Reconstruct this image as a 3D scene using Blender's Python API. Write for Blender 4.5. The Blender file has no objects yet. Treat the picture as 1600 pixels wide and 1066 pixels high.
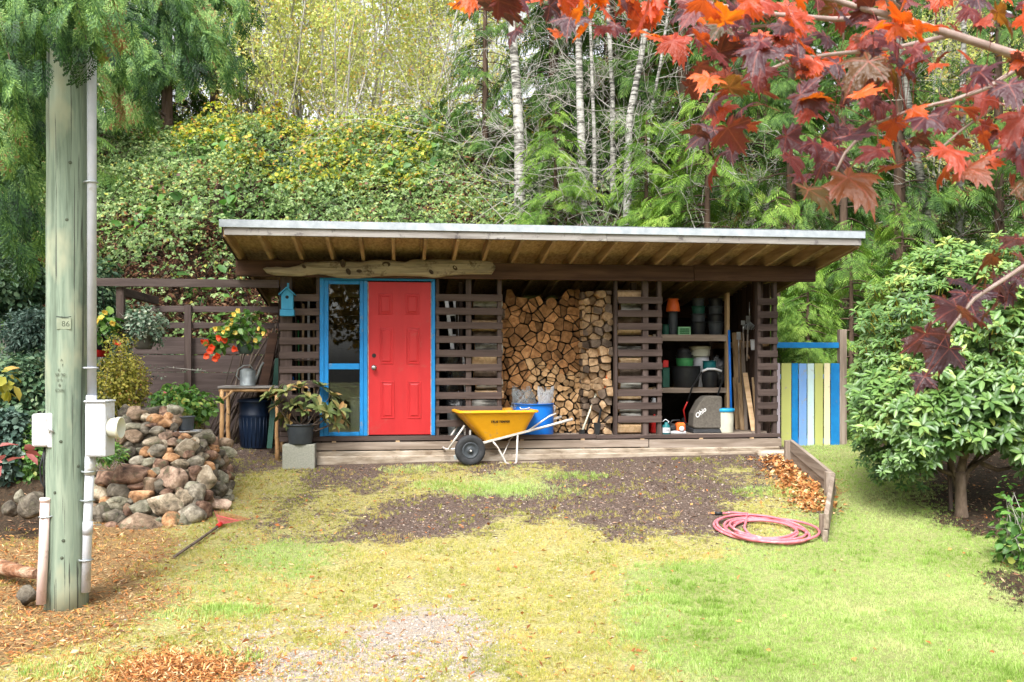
import bpy, math, random
import numpy as np
from mathutils import Vector, Matrix, noise

rnd = random.Random(7)
rng = np.random.default_rng(7)
scene = bpy.context.scene
C = scene.collection
R = math.radians
PI = math.pi

# ------------------------------------------------------------------ camera
F = 1430.0                      # focal length in pixels of the 1600 px wide photograph
HZ = 570.0                      # pixel row of the horizon
CZ = 1.75                       # camera height
cam_d = bpy.data.cameras.new('camera')
cam = bpy.data.objects.new('camera', cam_d)
C.objects.link(cam)
cam.location = (0, 0, CZ)
cam.rotation_euler = (R(90), 0, 0)
cam_d.sensor_width = 36.0
cam_d.lens = 36.0 * F / 1600.0
cam_d.shift_y = (HZ - 533.0) / 1600.0
cam_d.clip_start = 0.05
cam_d.clip_end = 600.0
cam_d.dof.use_dof = True
cam_d.dof.focus_distance = 11.0
cam_d.dof.aperture_fstop = 8.0
scene.camera = cam

# ------------------------------------------------------------------ sky, sun, exposure
SUN_EL, SUN_AZ = R(52), R(200)          # azimuth measured clockwise from +Y
world = bpy.data.worlds.new("World")
scene.world = world
world.use_nodes = True
wn = world.node_tree.nodes
wl = world.node_tree.links
wn.clear()
w_out = wn.new('ShaderNodeOutputWorld')
w_bg = wn.new('ShaderNodeBackground')
w_sky = wn.new('ShaderNodeTexSky')
w_sky.sky_type = 'NISHITA'
w_sky.sun_disc = False
w_sky.sun_elevation = SUN_EL
w_sky.sun_rotation = SUN_AZ
w_sky.dust_density = 6.0
w_sky.air_density = 1.0
w_hs = wn.new('ShaderNodeHueSaturation')        # overcast: the same sky with nearly all its blue taken out
w_hs.inputs['Saturation'].default_value = 0.12
w_hs.inputs['Value'].default_value = 1.0
wl.new(w_sky.outputs[0], w_hs.inputs['Color'])
wl.new(w_hs.outputs[0], w_bg.inputs[0])
w_bg.inputs[1].default_value = 0.15
wl.new(w_bg.outputs[0], w_out.inputs[0])

sun_d = bpy.data.lights.new('sun', 'SUN')
sun_d.energy = 1.3
sun_d.angle = R(20)
sun_d.color = (1.0, 0.975, 0.93)
sun = bpy.data.objects.new('sun', sun_d)
C.objects.link(sun)
sdir = Vector((math.sin(SUN_AZ) * math.cos(SUN_EL), math.cos(SUN_AZ) * math.cos(SUN_EL), math.sin(SUN_EL)))
sun.rotation_euler = (-sdir).to_track_quat('-Z', 'Y').to_euler()
sun.location = sdir * 60

scene.view_settings.view_transform = 'Standard'
scene.view_settings.look = 'None'
scene.view_settings.gamma = 1.0
scene.view_settings.use_curve_mapping = False
scene.view_settings.exposure = 1.55
scene.render.film_transparent = False
scene.cycles.max_bounces = 6
scene.cycles.diffuse_bounces = 3
scene.cycles.glossy_bounces = 3
scene.cycles.transmission_bounces = 4
scene.cycles.transparent_max_bounces = 8
scene.cycles.use_denoising = True

# ------------------------------------------------------------------ frames and survey helpers
TH = math.atan(0.122)                   # the shed front is turned about 7 degrees
CT, ST = math.cos(TH), math.sin(TH)
Y0 = 11.9


def fac(px, py, d=0.0):
    """photo survey: the (along, height) of a point on the vertical plane d metres behind the shed front"""
    u = (px - 800.0) / F
    s = (u * (Y0 + d * CT) + d * ST) / (CT - u * ST)
    Y = Y0 + s * ST + d * CT
    return s, CZ - (py - HZ) / F * Y


def W(s, d, z):
    return Vector((s * CT - d * ST, Y0 + s * ST + d * CT, z))


def at(px, py, Y):
    return Vector(((px - 800.0) / F * Y, Y, CZ - (py - HZ) / F * Y))


def sstep(a, b, x):
    t = np.clip((x - a) / (b - a), 0, 1)
    return t * t * (3 - 2 * t)


def vnoise(x, y, f=1.0, seed=0.0):
    """cheap smooth value noise on numpy arrays, about -1..1"""
    x = np.asarray(x, float) * f + seed * 17.13
    y = np.asarray(y, float) * f + seed * 9.71
    xi = np.floor(x); yi = np.floor(y)
    fx = x - xi; fy = y - yi
    fx = fx * fx * (3 - 2 * fx); fy = fy * fy * (3 - 2 * fy)

    def h(a, b):
        v = np.sin(a * 127.1 + b * 311.7) * 43758.5453
        return v - np.floor(v)
    v = (h(xi, yi) * (1 - fx) + h(xi + 1, yi) * fx) * (1 - fy) + (h(xi, yi + 1) * (1 - fx) + h(xi + 1, yi + 1) * fx) * fy
    return v * 2 - 1


def fbm(x, y, f=1.0, seed=0.0, o=4):
    r = 0; a = 1.0; n = 0
    for i in range(o):
        r = r + a * vnoise(x, y, f, seed + i * 3.3)
        n += a; a *= 0.55; f *= 2.03
    return r / n


GY = [-30, 6.6, 8.2, 10.0, 11.5, 12.6, 14.0, 30.0]
GZv = [-0.05, 0.0, 0.14, 0.33, 0.50, 0.62, 0.68, 0.70]


def gz(x, y):
    x = np.asarray(x, float); y = np.asarray(y, float)
    z = np.interp(y, GY, GZv)
    # raised rock bed on the left
    rise = np.clip((y - 9.02) * 0.98, 0, 0.93 - 0.1 * sstep(10.2, 11.5, y))
    side = 1 - sstep(-3.75, -3.25, x)
    back = 1 - sstep(10.6, 11.6, y) * sstep(-6.3, -5.3, x)
    z = z + rise * side * back * (0.9 + 0.1 * vnoise(x, y, 1.3, 5))
    # hillside behind
    d = -x * ST + (y - Y0) * CT
    s = np.clip(d - 2.9, 0, None)
    hill = np.where(s < 9.2, 0.755 * s, 6.946 + 0.27 * (s - 9.2))
    hill = hill * sstep(0, 1.2, s) * (1 - 0.15 * sstep(-1.5, -8.0, x))
    hill = np.minimum(hill, 26 + 0 * hill)
    z = z + hill + np.clip(s, 0, 1) * 0.35 * fbm(x, y, 0.35, 2)
    # the garden rises to the left as well
    ls = np.clip(-(x + 6.2) - 0.35 * np.clip(11 - y, 0, 9), 0, 4)
    z = z + ls * 0.30 * sstep(8.5, 11.0, y) * (1 - sstep(13, 17, y))
    z = z + 0.12 * sstep(-2.9, -3.4, x) * sstep(11.0, 12.0, y) * (1 - sstep(14, 16, y))
    z = z + 0.012 * fbm(x, y, 1.1, 9) * sstep(3, 6, y)
    return z


def G(px, py):
    """point of the ground seen at a pixel"""
    u = (px - 800.0) / F; v = (py - HZ) / F
    lo = 2.5
    Y = lo
    while Y < 80:
        if CZ - v * Y <= float(gz(u * Y, Y)):
            break
        Y += 0.02
    return Vector((u * Y, Y, float(gz(u * Y, Y))))


# ------------------------------------------------------------------ mesh helpers
class MB:
    def __init__(self):
        self.v = []; self.f = []; self.m = []; self.sm = []

    def add(self, vs, fs, m=0, smooth=False):
        b = len(self.v)
        self.v += [tuple(p) for p in vs]
        for f in fs:
            self.f.append(tuple(i + b for i in f)); self.m.append(m); self.sm.append(smooth)

    def box(self, x0, x1, y0, y1, z0, z1, m=0, M=None):
        vs = [(x0, y0, z0), (x1, y0, z0), (x1, y1, z0), (x0, y1, z0), (x0, y0, z1), (x1, y0, z1), (x1, y1, z1), (x0, y1, z1)]
        if M is not None:
            vs = [tuple(M @ Vector(p)) for p in vs]
        self.add(vs, [(0, 3, 2, 1), (4, 5, 6, 7), (0, 1, 5, 4), (1, 2, 6, 5), (2, 3, 7, 6), (3, 0, 4, 7)], m)

    def bar(self, a, b, w, h, m=0, up=(0, 0, 1)):
        """rectangular bar from a to b, w across, h along up"""
        a = Vector(a); b = Vector(b); y = (b - a); L = y.length; y.normalize()
        x = y.cross(Vector(up))
        if x.length < 1e-4:
            x = Vector((1, 0, 0))
        x.normalize(); z = x.cross(y)
        M = Matrix((x, y, z)).transposed().to_4x4(); M.translation = a
        self.box(-w / 2, w / 2, 0, L, -h / 2, h / 2, m, M)

    def tube(self, pts, rs, n=8, m=0, cap=True, smooth=True, flat=1.0):
        pts = [Vector(p) for p in pts]
        if not hasattr(rs, '__len__'):
            rs = [rs] * len(pts)
        vs = []; fs = []
        ref = None
        for i, p in enumerate(pts):
            t = (pts[min(i + 1, len(pts) - 1)] - pts[max(i - 1, 0)])
            if t.length < 1e-9:
                t = Vector((0, 0, 1))
            t.normalize()
            if ref is None:
                ref = Vector((0, 0, 1)) if abs(t.z) < 0.9 else Vector((1, 0, 0))
            x = ref - t * ref.dot(t)
            if x.length < 1e-4:
                x = t.orthogonal()
            x.normalize(); ref = x
            y = t.cross(x)
            for k in range(n):
                a = 2 * PI * k / n
                vs.append(p + x * (math.cos(a) * rs[i]) + y * (math.sin(a) * rs[i] * flat))
        for i in range(len(pts) - 1):
            for k in range(n):
                k2 = (k + 1) % n
                fs.append((i * n + k, i * n + k2, (i + 1) * n + k2, (i + 1) * n + k))
        self.add(vs, fs, m, smooth)
        if cap:
            b = len(self.v) - len(vs)
            self.f.append(tuple(b + k for k in reversed(range(n)))); self.m.append(m); self.sm.append(False)
            self.f.append(tuple(b + (len(pts) - 1) * n + k for k in range(n))); self.m.append(m); self.sm.append(False)

    def lathe(self, prof, c=(0, 0, 0), n=24, m=0, cap0=True, cap1=False, smooth=True):
        vs = []; fs = []
        for r, z in prof:
            for k in range(n):
                a = 2 * PI * k / n
                vs.append((c[0] + r * math.cos(a), c[1] + r * math.sin(a), c[2] + z))
        for i in range(len(prof) - 1):
            for k in range(n):
                k2 = (k + 1) % n
                fs.append((i * n + k, i * n + k2, (i + 1) * n + k2, (i + 1) * n + k))
        self.add(vs, fs, m, smooth)
        b = len(self.v) - len(vs)
        if cap0:
            self.f.append(tuple(b + k for k in reversed(range(n)))); self.m.append(m); self.sm.append(False)
        if cap1:
            self.f.append(tuple(b + (len(prof) - 1) * n + k for k in range(n))); self.m.append(m); self.sm.append(False)

    def prism(self, poly, y0, y1, m=0, m_end=None):
        """polygon in x,z extruded along y"""
        n = len(poly)
        vs = [(x, y0, z) for x, z in poly] + [(x, y1, z) for x, z in poly]
        b = len(self.v)
        self.v += vs
        me = m if m_end is None else m_end
        self.f.append(tuple(b + i for i in range(n))); self.m.append(me); self.sm.append(False)
        self.f.append(tuple(b + n + i for i in reversed(range(n)))); self.m.append(me); self.sm.append(False)
        for i in range(n):
            j = (i + 1) % n
            self.f.append((b + i, b + n + i, b + n + j, b + j)); self.m.append(m); self.sm.append(False)

    def mesh(self, name, mats):
        me = bpy.data.meshes.new(name)
        me.from_pydata(self.v, [], self.f)
        for mt in (mats if isinstance(mats, (list, tuple)) else [mats]):
            me.materials.append(mt)
        me.polygons.foreach_set('material_index', self.m)
        me.polygons.foreach_set('use_smooth', self.sm)
        me.update()
        return me

    def build(self, name, mats, parent=None, bevel=0.0, loc=None, rot=None):
        o = bpy.data.objects.new(name, self.mesh(name, mats))
        C.objects.link(o)
        if parent is not None:
            o.parent = parent
        if loc is not None:
            o.location = loc
        if rot is not None:
            o.rotation_euler = rot
        if bevel:
            bv = o.modifiers.new('edge', 'BEVEL'); bv.width = bevel; bv.segments = 1; bv.limit_method = 'ANGLE'
        return o


def tag(o, label=None, cat=None, group=None, kind=None):
    if label: o['label'] = label
    if cat: o['category'] = cat
    if group: o['group'] = group
    if kind: o['kind'] = kind
    return o


def thing(name, label, cat, loc=(0, 0, 0), rotz=0.0, group=None):
    o = bpy.data.objects.new(name, None)
    o.empty_display_size = 0.2
    C.objects.link(o)
    o.location = loc; o.rotation_euler = (0, 0, rotz)
    return tag(o, label, cat, group)


def np_mesh(name, V, Fc, mats, smooth=False, attr=None):
    """V (n,3), Fc (m,3) numpy -> mesh"""
    me = bpy.data.meshes.new(name)
    V = np.ascontiguousarray(V, dtype=np.float32); Fc = np.ascontiguousarray(Fc, dtype=np.int32)
    k = Fc.shape[1]
    me.vertices.add(len(V)); me.vertices.foreach_set('co', V.ravel())
    me.loops.add(Fc.size); me.loops.foreach_set('vertex_index', Fc.ravel())
    me.polygons.add(len(Fc)); me.polygons.foreach_set('loop_start', np.arange(0, Fc.size, k, dtype=np.int32))
    try:
        me.polygons.foreach_set('loop_total', np.full(len(Fc), k, dtype=np.int32))
    except Exception:
        pass
    if smooth:
        me.polygons.foreach_set('use_smooth', np.ones(len(Fc), bool))
    me.update(calc_edges=True)
    for mt in (mats if isinstance(mats, (list, tuple)) else [mats]):
        me.materials.append(mt)
    return me


def np_obj(name, V, Fc, mats, parent=None, smooth=False):
    o = bpy.data.objects.new(name, np_mesh(name, V, Fc, mats, smooth))
    C.objects.link(o)
    if parent is not None:
        o.parent = parent
    return o


def frames(nrm, tip):
    """orthonormal frames: local z = nrm, local y towards tip"""
    n = nrm / (np.linalg.norm(nrm, axis=1, keepdims=True) + 1e-9)
    t = tip - n * np.sum(tip * n, axis=1, keepdims=True)
    t = t / (np.linalg.norm(t, axis=1, keepdims=True) + 1e-9)
    x = np.cross(t, n)
    return np.stack([x, t, n], axis=2)      # columns are axes


def scatter(tv, tf, Rm, P, S):
    """copies of a small template; returns V, F"""
    tv = np.asarray(tv, float); tf = np.asarray(tf, int)
    S = np.asarray(S, float)
    if S.ndim == 1:
        S = S[:, None]
    loc = tv[None, :, :] * (S[:, None, :] if S.shape[1] == 3 else S[:, None, :])
    V = np.einsum('nij,nkj->nki', Rm, loc) + P[:, None, :]
    N, K = len(P), len(tv)
    Fc = tf[None, :, :] + (np.arange(N) * K)[:, None, None]
    return V.reshape(-1, 3), Fc.reshape(-1, tf.shape[1])


def join_vf(parts):
    Vs = []; Fs = []; b = 0
    for V, Fc in parts:
        Vs.append(V); Fs.append(Fc + b); b += len(V)
    return np.concatenate(Vs), np.concatenate(Fs)


def rand_dirs(n, up=0.0, spread=1.0):
    v = rng.normal(size=(n, 3)) * spread
    v[:, 2] += up
    return v / np.linalg.norm(v, axis=1, keepdims=True)


def seg_tubes(A, B, ra, rb, n=3):
    """many straight tapered tubes at once (quads split to tris)"""
    A = np.asarray(A, float); B = np.asarray(B, float)
    t = B - A; L = np.linalg.norm(t, axis=1, keepdims=True) + 1e-9; t = t / L
    ref = np.where(np.abs(t[:, 2:3]) < 0.9, np.array([[0, 0, 1.0]]), np.array([[1.0, 0, 0]]))
    x = np.cross(t, ref); x /= np.linalg.norm(x, axis=1, keepdims=True) + 1e-9
    y = np.cross(t, x)
    ang = np.arange(n) * 2 * PI / n
    ring = x[:, None, :] * np.cos(ang)[None, :, None] + y[:, None, :] * np.sin(ang)[None, :, None]
    ra = np.asarray(ra, float)[:, None, None]; rb = np.asarray(rb, float)[:, None, None]
    V = np.concatenate([A[:, None, :] + ring * ra, B[:, None, :] + ring * rb], axis=1)
    N = len(A)
    tf = []
    for k in range(n):
        k2 = (k + 1) % n
        tf += [(k, k2, n + k2), (k, n + k2, n + k)]
    tf = np.array(tf)
    Fc = tf[None] + (np.arange(N) * 2 * n)[:, None, None]
    return V.reshape(-1, 3), Fc.reshape(-1, 3)


# ------------------------------------------------------------------ materials
def new_mat(name):
    m = bpy.data.materials.new(name)
    m.use_nodes = True
    nt = m.node_tree
    nt.nodes.clear()
    out = nt.nodes.new('ShaderNodeOutputMaterial')
    b = nt.nodes.new('ShaderNodeBsdfPrincipled')
    nt.links.new(b.outputs[0], out.inputs[0])
    return m, nt, b, out


def ramp(nt, fac_socket, stops):
    r = nt.nodes.new('ShaderNodeValToRGB')
    e = r.color_ramp.elements
    e[0].position = stops[0][0]; e[0].color = (*stops[0][1], 1)
    e[1].position = stops[-1][0]; e[1].color = (*stops[-1][1], 1)
    for p, c in stops[1:-1]:
        q = e.new(p); q.color = (*c, 1)
    nt.links.new(fac_socket, r.inputs[0])
    return r.outputs[0]


def coords(nt, scale=(1, 1, 1), rand=True):
    tc = nt.nodes.new('ShaderNodeTexCoord')
    mp = nt.nodes.new('ShaderNodeMapping')
    mp.inputs['Scale'].default_value = scale
    nt.links.new(tc.outputs['Object'], mp.inputs['Vector'])
    if rand:
        oi = nt.nodes.new('ShaderNodeObjectInfo')
        ml = nt.nodes.new('ShaderNodeMath'); ml.operation = 'MULTIPLY'; ml.inputs[1].default_value = 53.0
        nt.links.new(oi.outputs['Random'], ml.inputs[0])
        cb = nt.nodes.new('ShaderNodeCombineXYZ')
        for i in range(3):
            nt.links.new(ml.outputs[0], cb.inputs[i])
        nt.links.new(cb.outputs[0], mp.inputs['Location'])
    return mp.outputs[0]


def tex(nt, vec, scale, detail=5, rough=0.6, dist=0.0):
    n = nt.nodes.new('ShaderNodeTexNoise')
    n.inputs['Scale'].default_value = scale
    n.inputs['Detail'].default_value = detail
    n.inputs['Roughness'].default_value = rough
    n.inputs['Distortion'].default_value = dist
    nt.links.new(vec, n.inputs['Vector'])
    return n.outputs['Fac']


def bump(nt, b, h, strength, dist=0.01):
    bp = nt.nodes.new('ShaderNodeBump')
    bp.inputs['Strength'].default_value = strength
    bp.inputs['Distance'].default_value = dist
    nt.links.new(h, bp.inputs['Height'])
    nt.links.new(bp.outputs[0], b.inputs['Normal'])


def mixc(nt, f, a, b, mode='MIX'):
    m = nt.nodes.new('ShaderNodeMix'); m.data_type = 'RGBA'; m.blend_type = mode
    for s, v in ((m.inputs[0], f), (m.inputs[6], a), (m.inputs[7], b)):
        if hasattr(v, 'links') or isinstance(v, bpy.types.NodeSocket):
            nt.links.new(v, s)
        elif isinstance(v, (tuple, list)):
            s.default_value = (*v, 1)
        else:
            s.default_value = v
    return m.outputs[2]


def pm(name, stops, scale=8, stretch=(1, 1, 1), rough=0.75, bmp=0.3, bdist=0.004, spec=0.3, metallic=0.0, objvar=0.0, detail=6, dist=0.0, wear=None):
    """general noisy surface. stops: list of (pos, colour) along a noise ramp. wear: (colour, amount, scale)"""
    m, nt, b, out = new_mat(name)
    v = coords(nt, stretch)
    f = tex(nt, v, scale, detail, 0.62, dist)
    if len(stops) == 1:
        c = stops[0]
        stops = [(0.3, tuple(x * 0.88 for x in c)), (0.7, tuple(min(1, x * 1.1) for x in c))]
    col = ramp(nt, f, stops)
    if wear:
        wf = tex(nt, coords(nt, (1, 1, 1)), wear[2], 6, 0.7)
        mr = nt.nodes.new('ShaderNodeMapRange')
        mr.inputs['From Min'].default_value = 0.62 - wear[1] * 0.25
        mr.inputs['From Max'].default_value = 0.72 - wear[1] * 0.2
        nt.links.new(wf, mr.inputs['Value'])
        col = mixc(nt, mr.outputs[0], col, wear[0])
    if objvar:
        oi = nt.nodes.new('ShaderNodeObjectInfo')
        hs = nt.nodes.new('ShaderNodeHueSaturation')
        mr = nt.nodes.new('ShaderNodeMapRange')
        mr.inputs['To Min'].default_value = 1 - objvar; mr.inputs['To Max'].default_value = 1 + objvar
        nt.links.new(oi.outputs['Random'], mr.inputs['Value'])
        nt.links.new(mr.outputs[0], hs.inputs['Value'])
        nt.links.new(col, hs.inputs['Color'])
        col = hs.outputs[0]
    nt.links.new(col, b.inputs['Base Color'])
    b.inputs['Roughness'].default_value = rough
    b.inputs['Specular IOR Level'].default_value = spec
    b.inputs['Metallic'].default_value = metallic
    if bmp:
        bump(nt, b, tex(nt, v, scale * 2.3, 5, 0.65), bmp, bdist)
    return m


def leafm(name, stops, trans=0.35, rough=0.45, spec=0.4, patch=0.0, patch_scale=0.4, tmul=1.3, src='island', iw=1.0):
    """foliage: colour per leaf, a share of light passing through"""
    m, nt, b, out = new_mat(name)
    if src == 'island':
        g = nt.nodes.new('ShaderNodeNewGeometry')
        f = g.outputs['Random Per Island']
    else:
        g = nt.nodes.new('ShaderNodeObjectInfo')
        f = g.outputs['Random']
    if patch:
        tc = nt.nodes.new('ShaderNodeTexCoord')
        n = tex(nt, tc.outputs['Object'], patch_scale, 3, 0.5)
        ma = nt.nodes.new('ShaderNodeMath'); ma.operation = 'MULTIPLY_ADD'
        nt.links.new(n, ma.inputs[0]); ma.inputs[1].default_value = patch * 2; 
        m2 = nt.nodes.new('ShaderNodeMath'); m2.operation = 'MULTIPLY_ADD'; m2.inputs[1].default_value = iw; m2.inputs[2].default_value = 0.5 - iw * 0.5 - patch
        nt.links.new(f, m2.inputs[0]); nt.links.new(m2.outputs[0], ma.inputs[2])
        f = ma.outputs[0]
    col = ramp(nt, f, stops)
    nt.links.new(col, b.inputs['Base Color'])
    b.inputs['Roughness'].default_value = rough
    b.inputs['Specular IOR Level'].default_value = spec
    tr = nt.nodes.new('ShaderNodeBsdfTranslucent')
    hs = nt.nodes.new('ShaderNodeHueSaturation')
    hs.inputs['Value'].default_value = tmul; hs.inputs['Saturation'].default_value = 1.1
    nt.links.new(col, hs.inputs['Color']); nt.links.new(hs.outputs[0], tr.inputs['Color'])
    mx = nt.nodes.new('ShaderNodeMixShader'); mx.inputs[0].default_value = trans
    nt.links.new(b.outputs[0], mx.inputs[1]); nt.links.new(tr.outputs[0], mx.inputs[2])
    nt.links.new(mx.outputs[0], out.inputs[0])
    return m


def wood(name, dark, mid, light, axis='x', objvar=0.12, rough=0.8, scale=9, wear=None, bmp=0.35):
    st = {'x': (0.12, 1.6, 1.6), 'y': (1.6, 0.12, 1.6), 'z': (1.6, 1.6, 0.12)}[axis]
    return pm(name, [(0.28, dark), (0.5, mid), (0.72, light)], scale, st, rough, bmp, 0.004, 0.25, objvar=objvar, detail=8, dist=0.6, wear=wear)


BR_D, BR_M, BR_L = (0.036, 0.024, 0.020), (0.072, 0.050, 0.043), (0.118, 0.086, 0.075)
M = {}
for ax in 'xyz':
    M['stain_' + ax] = wood('brown_stained_wood_' + ax, BR_D, BR_M, BR_L, ax)
    M['pale_' + ax] = wood('pale_weathered_wood_' + ax, (0.12, 0.09, 0.068), (0.235, 0.185, 0.145), (0.35, 0.295, 0.25), ax)
    M['fir_' + ax] = wood('bare_fir_' + ax, (0.20, 0.125, 0.065), (0.36, 0.24, 0.13), (0.48, 0.34, 0.19), ax)
M['beam'] = wood('brown_beam', (0.035, 0.018, 0.012), (0.075, 0.038, 0.024), (0.12, 0.065, 0.04), 'x')
M['grey_rail'] = wood('grey_brown_stain', (0.05, 0.036, 0.033), (0.085, 0.062, 0.056), (0.13, 0.10, 0.09), 'x')
M['fascia'] = wood('fascia_pine', (0.12, 0.105, 0.095), (0.23, 0.21, 0.195), (0.33, 0.315, 0.30), 'x', wear=((0.08, 0.07, 0.07), 0.2, 7))
M['drift'] = wood('driftwood', (0.10, 0.08, 0.055), (0.27, 0.225, 0.155), (0.42, 0.36, 0.26), 'x', wear=((0.06, 0.04, 0.025), 0.2, 5), bmp=1.0, scale=14)
M['osb'] = pm('strand_board', [(0.3, (0.24, 0.155, 0.07)), (0.5, (0.40, 0.275, 0.135)), (0.7, (0.52, 0.38, 0.20))], 30, (1, 0.35, 1), 0.8, 0.3, detail=4)
M['flash'] = pm('galvanised_edge', [(0.3, (0.28, 0.31, 0.34)), (0.7, (0.42, 0.45, 0.48))], 9, (1, 1, 1), 0.42, 0.05, metallic=0.35)
M['blue'] = pm('blue_paint', [(0.3, (0.008, 0.15, 0.40)), (0.7, (0.013, 0.21, 0.50))], 6, rough=0.42, bmp=0.15, wear=((0.16, 0.20, 0.24), 0.08, 7))
M['red'] = pm('red_door_paint', [(0.3, (0.36, 0.016, 0.019)), (0.7, (0.47, 0.024, 0.027))], 5, (1, 1, 0.25), 0.45, 0.15, wear=((0.36, 0.045, 0.04), 0.14, 3.5))
M['white'] = pm('white_paint', [(0.3, (0.66, 0.66, 0.68)), (0.7, (0.78, 0.78, 0.79))], 5, rough=0.5, bmp=0.05)
M['primer'] = pm('flaked_edge', [(0.35, (0.6, 0.58, 0.56)), (0.65, (0.42, 0.20, 0.17))], 20, rough=0.7)
M['steel'] = pm('bare_steel', [(0.3, (0.35, 0.35, 0.35)), (0.7, (0.55, 0.55, 0.55))], 12, rough=0.35, bmp=0.05, metallic=0.9)
M['zinc'] = pm('galvanised_steel', [(0.3, (0.26, 0.29, 0.30)), (0.7, (0.44, 0.48, 0.49))], 9, rough=0.5, bmp=0.1, metallic=0.6)
M['alu'] = pm('aluminium', [(0.3, (0.55, 0.55, 0.56)), (0.7, (0.72, 0.72, 0.73))], 9, rough=0.4, bmp=0.05, metallic=0.5)
M['concrete'] = pm('concrete', [(0.3, (0.13, 0.095, 0.065)), (0.48, (0.29, 0.235, 0.175)), (0.68, (0.42, 0.365, 0.30))], 7, (0.5, 0.5, 2), 0.9, 0.5, 0.006, wear=((0.17, 0.12, 0.08), 0.15, 3))
M['block'] = pm('concrete_block', [(0.3, (0.20, 0.20, 0.165)), (0.7, (0.30, 0.30, 0.25))], 60, rough=0.95, bmp=0.6, bdist=0.003)
M['black'] = pm('black_plastic', [(0.3, (0.010, 0.011, 0.012)), (0.7, (0.022, 0.023, 0.025))], 8, rough=0.42, bmp=0.05)
M['rubber'] = pm('tyre_rubber', [(0.3, (0.016, 0.017, 0.019)), (0.7, (0.035, 0.036, 0.039))], 14, rough=0.7, bmp=0.2)
M['potgrey'] = pm('grey_black_pot', [(0.3, (0.030, 0.036, 0.042)), (0.7, (0.055, 0.062, 0.070))], 7, rough=0.5, bmp=0.06)
M['navy'] = pm('navy_plastic', [(0.3, (0.006, 0.014, 0.035)), (0.7, (0.012, 0.026, 0.06))], 6, rough=0.4, bmp=0.05)
M['bin_blue'] = pm('blue_barrel', [(0.3, (0.006, 0.12, 0.50)), (0.7, (0.010, 0.16, 0.60))], 4, rough=0.38, bmp=0.05)
M['yellow'] = pm('yellow_tray', [(0.3, (0.66, 0.30, 0.010)), (0.7, (0.80, 0.39, 0.014))], 4, rough=0.42, bmp=0.08, wear=((0.45, 0.25, 0.08), 0.14, 8))
M['silver'] = pm('silver_paint', [(0.3, (0.42, 0.39, 0.36)), (0.7, (0.60, 0.58, 0.55))], 20, rough=0.5, bmp=0.1, metallic=0.2, wear=((0.22, 0.11, 0.05), 0.2, 14))
M['endgrain'] = None
M['bark'] = pm('log_bark', [(0.25, (0.035, 0.024, 0.018)), (0.5, (0.10, 0.07, 0.05)), (0.75, (0.21, 0.16, 0.12))], 7, (1, 1, 1), 0.95, 0.9, 0.02, objvar=0.3)
M['birchbark'] = None
M['soil'] = pm('dark_soil', [(0.3, (0.022, 0.016, 0.011)), (0.7, (0.06, 0.042, 0.028))], 9, rough=1.0, bmp=0.8, bdist=0.02)
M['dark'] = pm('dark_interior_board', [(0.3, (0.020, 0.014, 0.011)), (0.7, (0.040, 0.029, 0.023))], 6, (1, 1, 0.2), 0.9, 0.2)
M['stick'] = pm('old_stick_bark', [(0.3, (0.05, 0.034, 0.026)), (0.6, (0.12, 0.09, 0.07)), (0.8, (0.22, 0.17, 0.13))], 18, (1, 1, 0.3), 0.9, 0.5, objvar=0.35)
M['peeled'] = pm('peeled_branch', [(0.3, (0.30, 0.15, 0.06)), (0.55, (0.50, 0.30, 0.14)), (0.7, (0.58, 0.38, 0.2))], 12, (1, 1, 0.4), 0.75, 0.4, wear=((0.03, 0.02, 0.012), 0.14, 16))
M['orange'] = pm('orange_plastic', [(0.3, (0.68, 0.11, 0.02)), (0.7, (0.78, 0.15, 0.03))], 6, rough=0.4, bmp=0.05)
M['redplastic'] = pm('red_plastic', [(0.3, (0.42, 0.015, 0.015)), (0.7, (0.52, 0.025, 0.02))], 6, rough=0.4, bmp=0.05)
M['teal'] = pm('teal_plastic', [(0.3, (0.005, 0.09, 0.10)), (0.7, (0.01, 0.14, 0.15))], 6, rough=0.45, bmp=0.05)
M['green_p'] = pm('green_plastic', [(0.3, (0.03, 0.16, 0.05)), (0.7, (0.05, 0.24, 0.08))], 6, rough=0.45, bmp=0.05)
M['green_d'] = pm('dark_green_paint', [(0.3, (0.008, 0.05, 0.035)), (0.7, (0.015, 0.08, 0.055))], 6, rough=0.5, bmp=0.05)
M['lime'] = pm('pale_green_crate', [(0.3, (0.20, 0.46, 0.22)), (0.7, (0.28, 0.56, 0.30))], 6, rough=0.5, bmp=0.05)
M['cream_p'] = pm('cream_plastic', [(0.3, (0.50, 0.50, 0.40)), (0.7, (0.62, 0.61, 0.50))], 6, rough=0.5, bmp=0.05, wear=((0.3, 0.26, 0.2), 0.1, 8))
M['white_p'] = pm('white_plastic', [(0.3, (0.46, 0.47, 0.49)), (0.7, (0.58, 0.59, 0.61))], 6, rough=0.45, bmp=0.04, wear=((0.4, 0.38, 0.34), 0.06, 8))
M['aqua'] = pm('blue_lid', [(0.3, (0.01, 0.25, 0.48)), (0.7, (0.02, 0.32, 0.58))], 6, rough=0.45, bmp=0.05)
M['bagcloth'] = pm('grey_bag_cloth', [(0.3, (0.085, 0.075, 0.062)), (0.7, (0.14, 0.125, 0.105))], 40, rough=0.9, bmp=0.4)
M['ink'] = pm('black_ink', [(0.012, 0.012, 0.012)], 9, rough=0.6, bmp=0.0)
M['wax'] = pm('white_print', [(0.7, 0.7, 0.7)], 9, rough=0.6, bmp=0.0)
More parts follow.
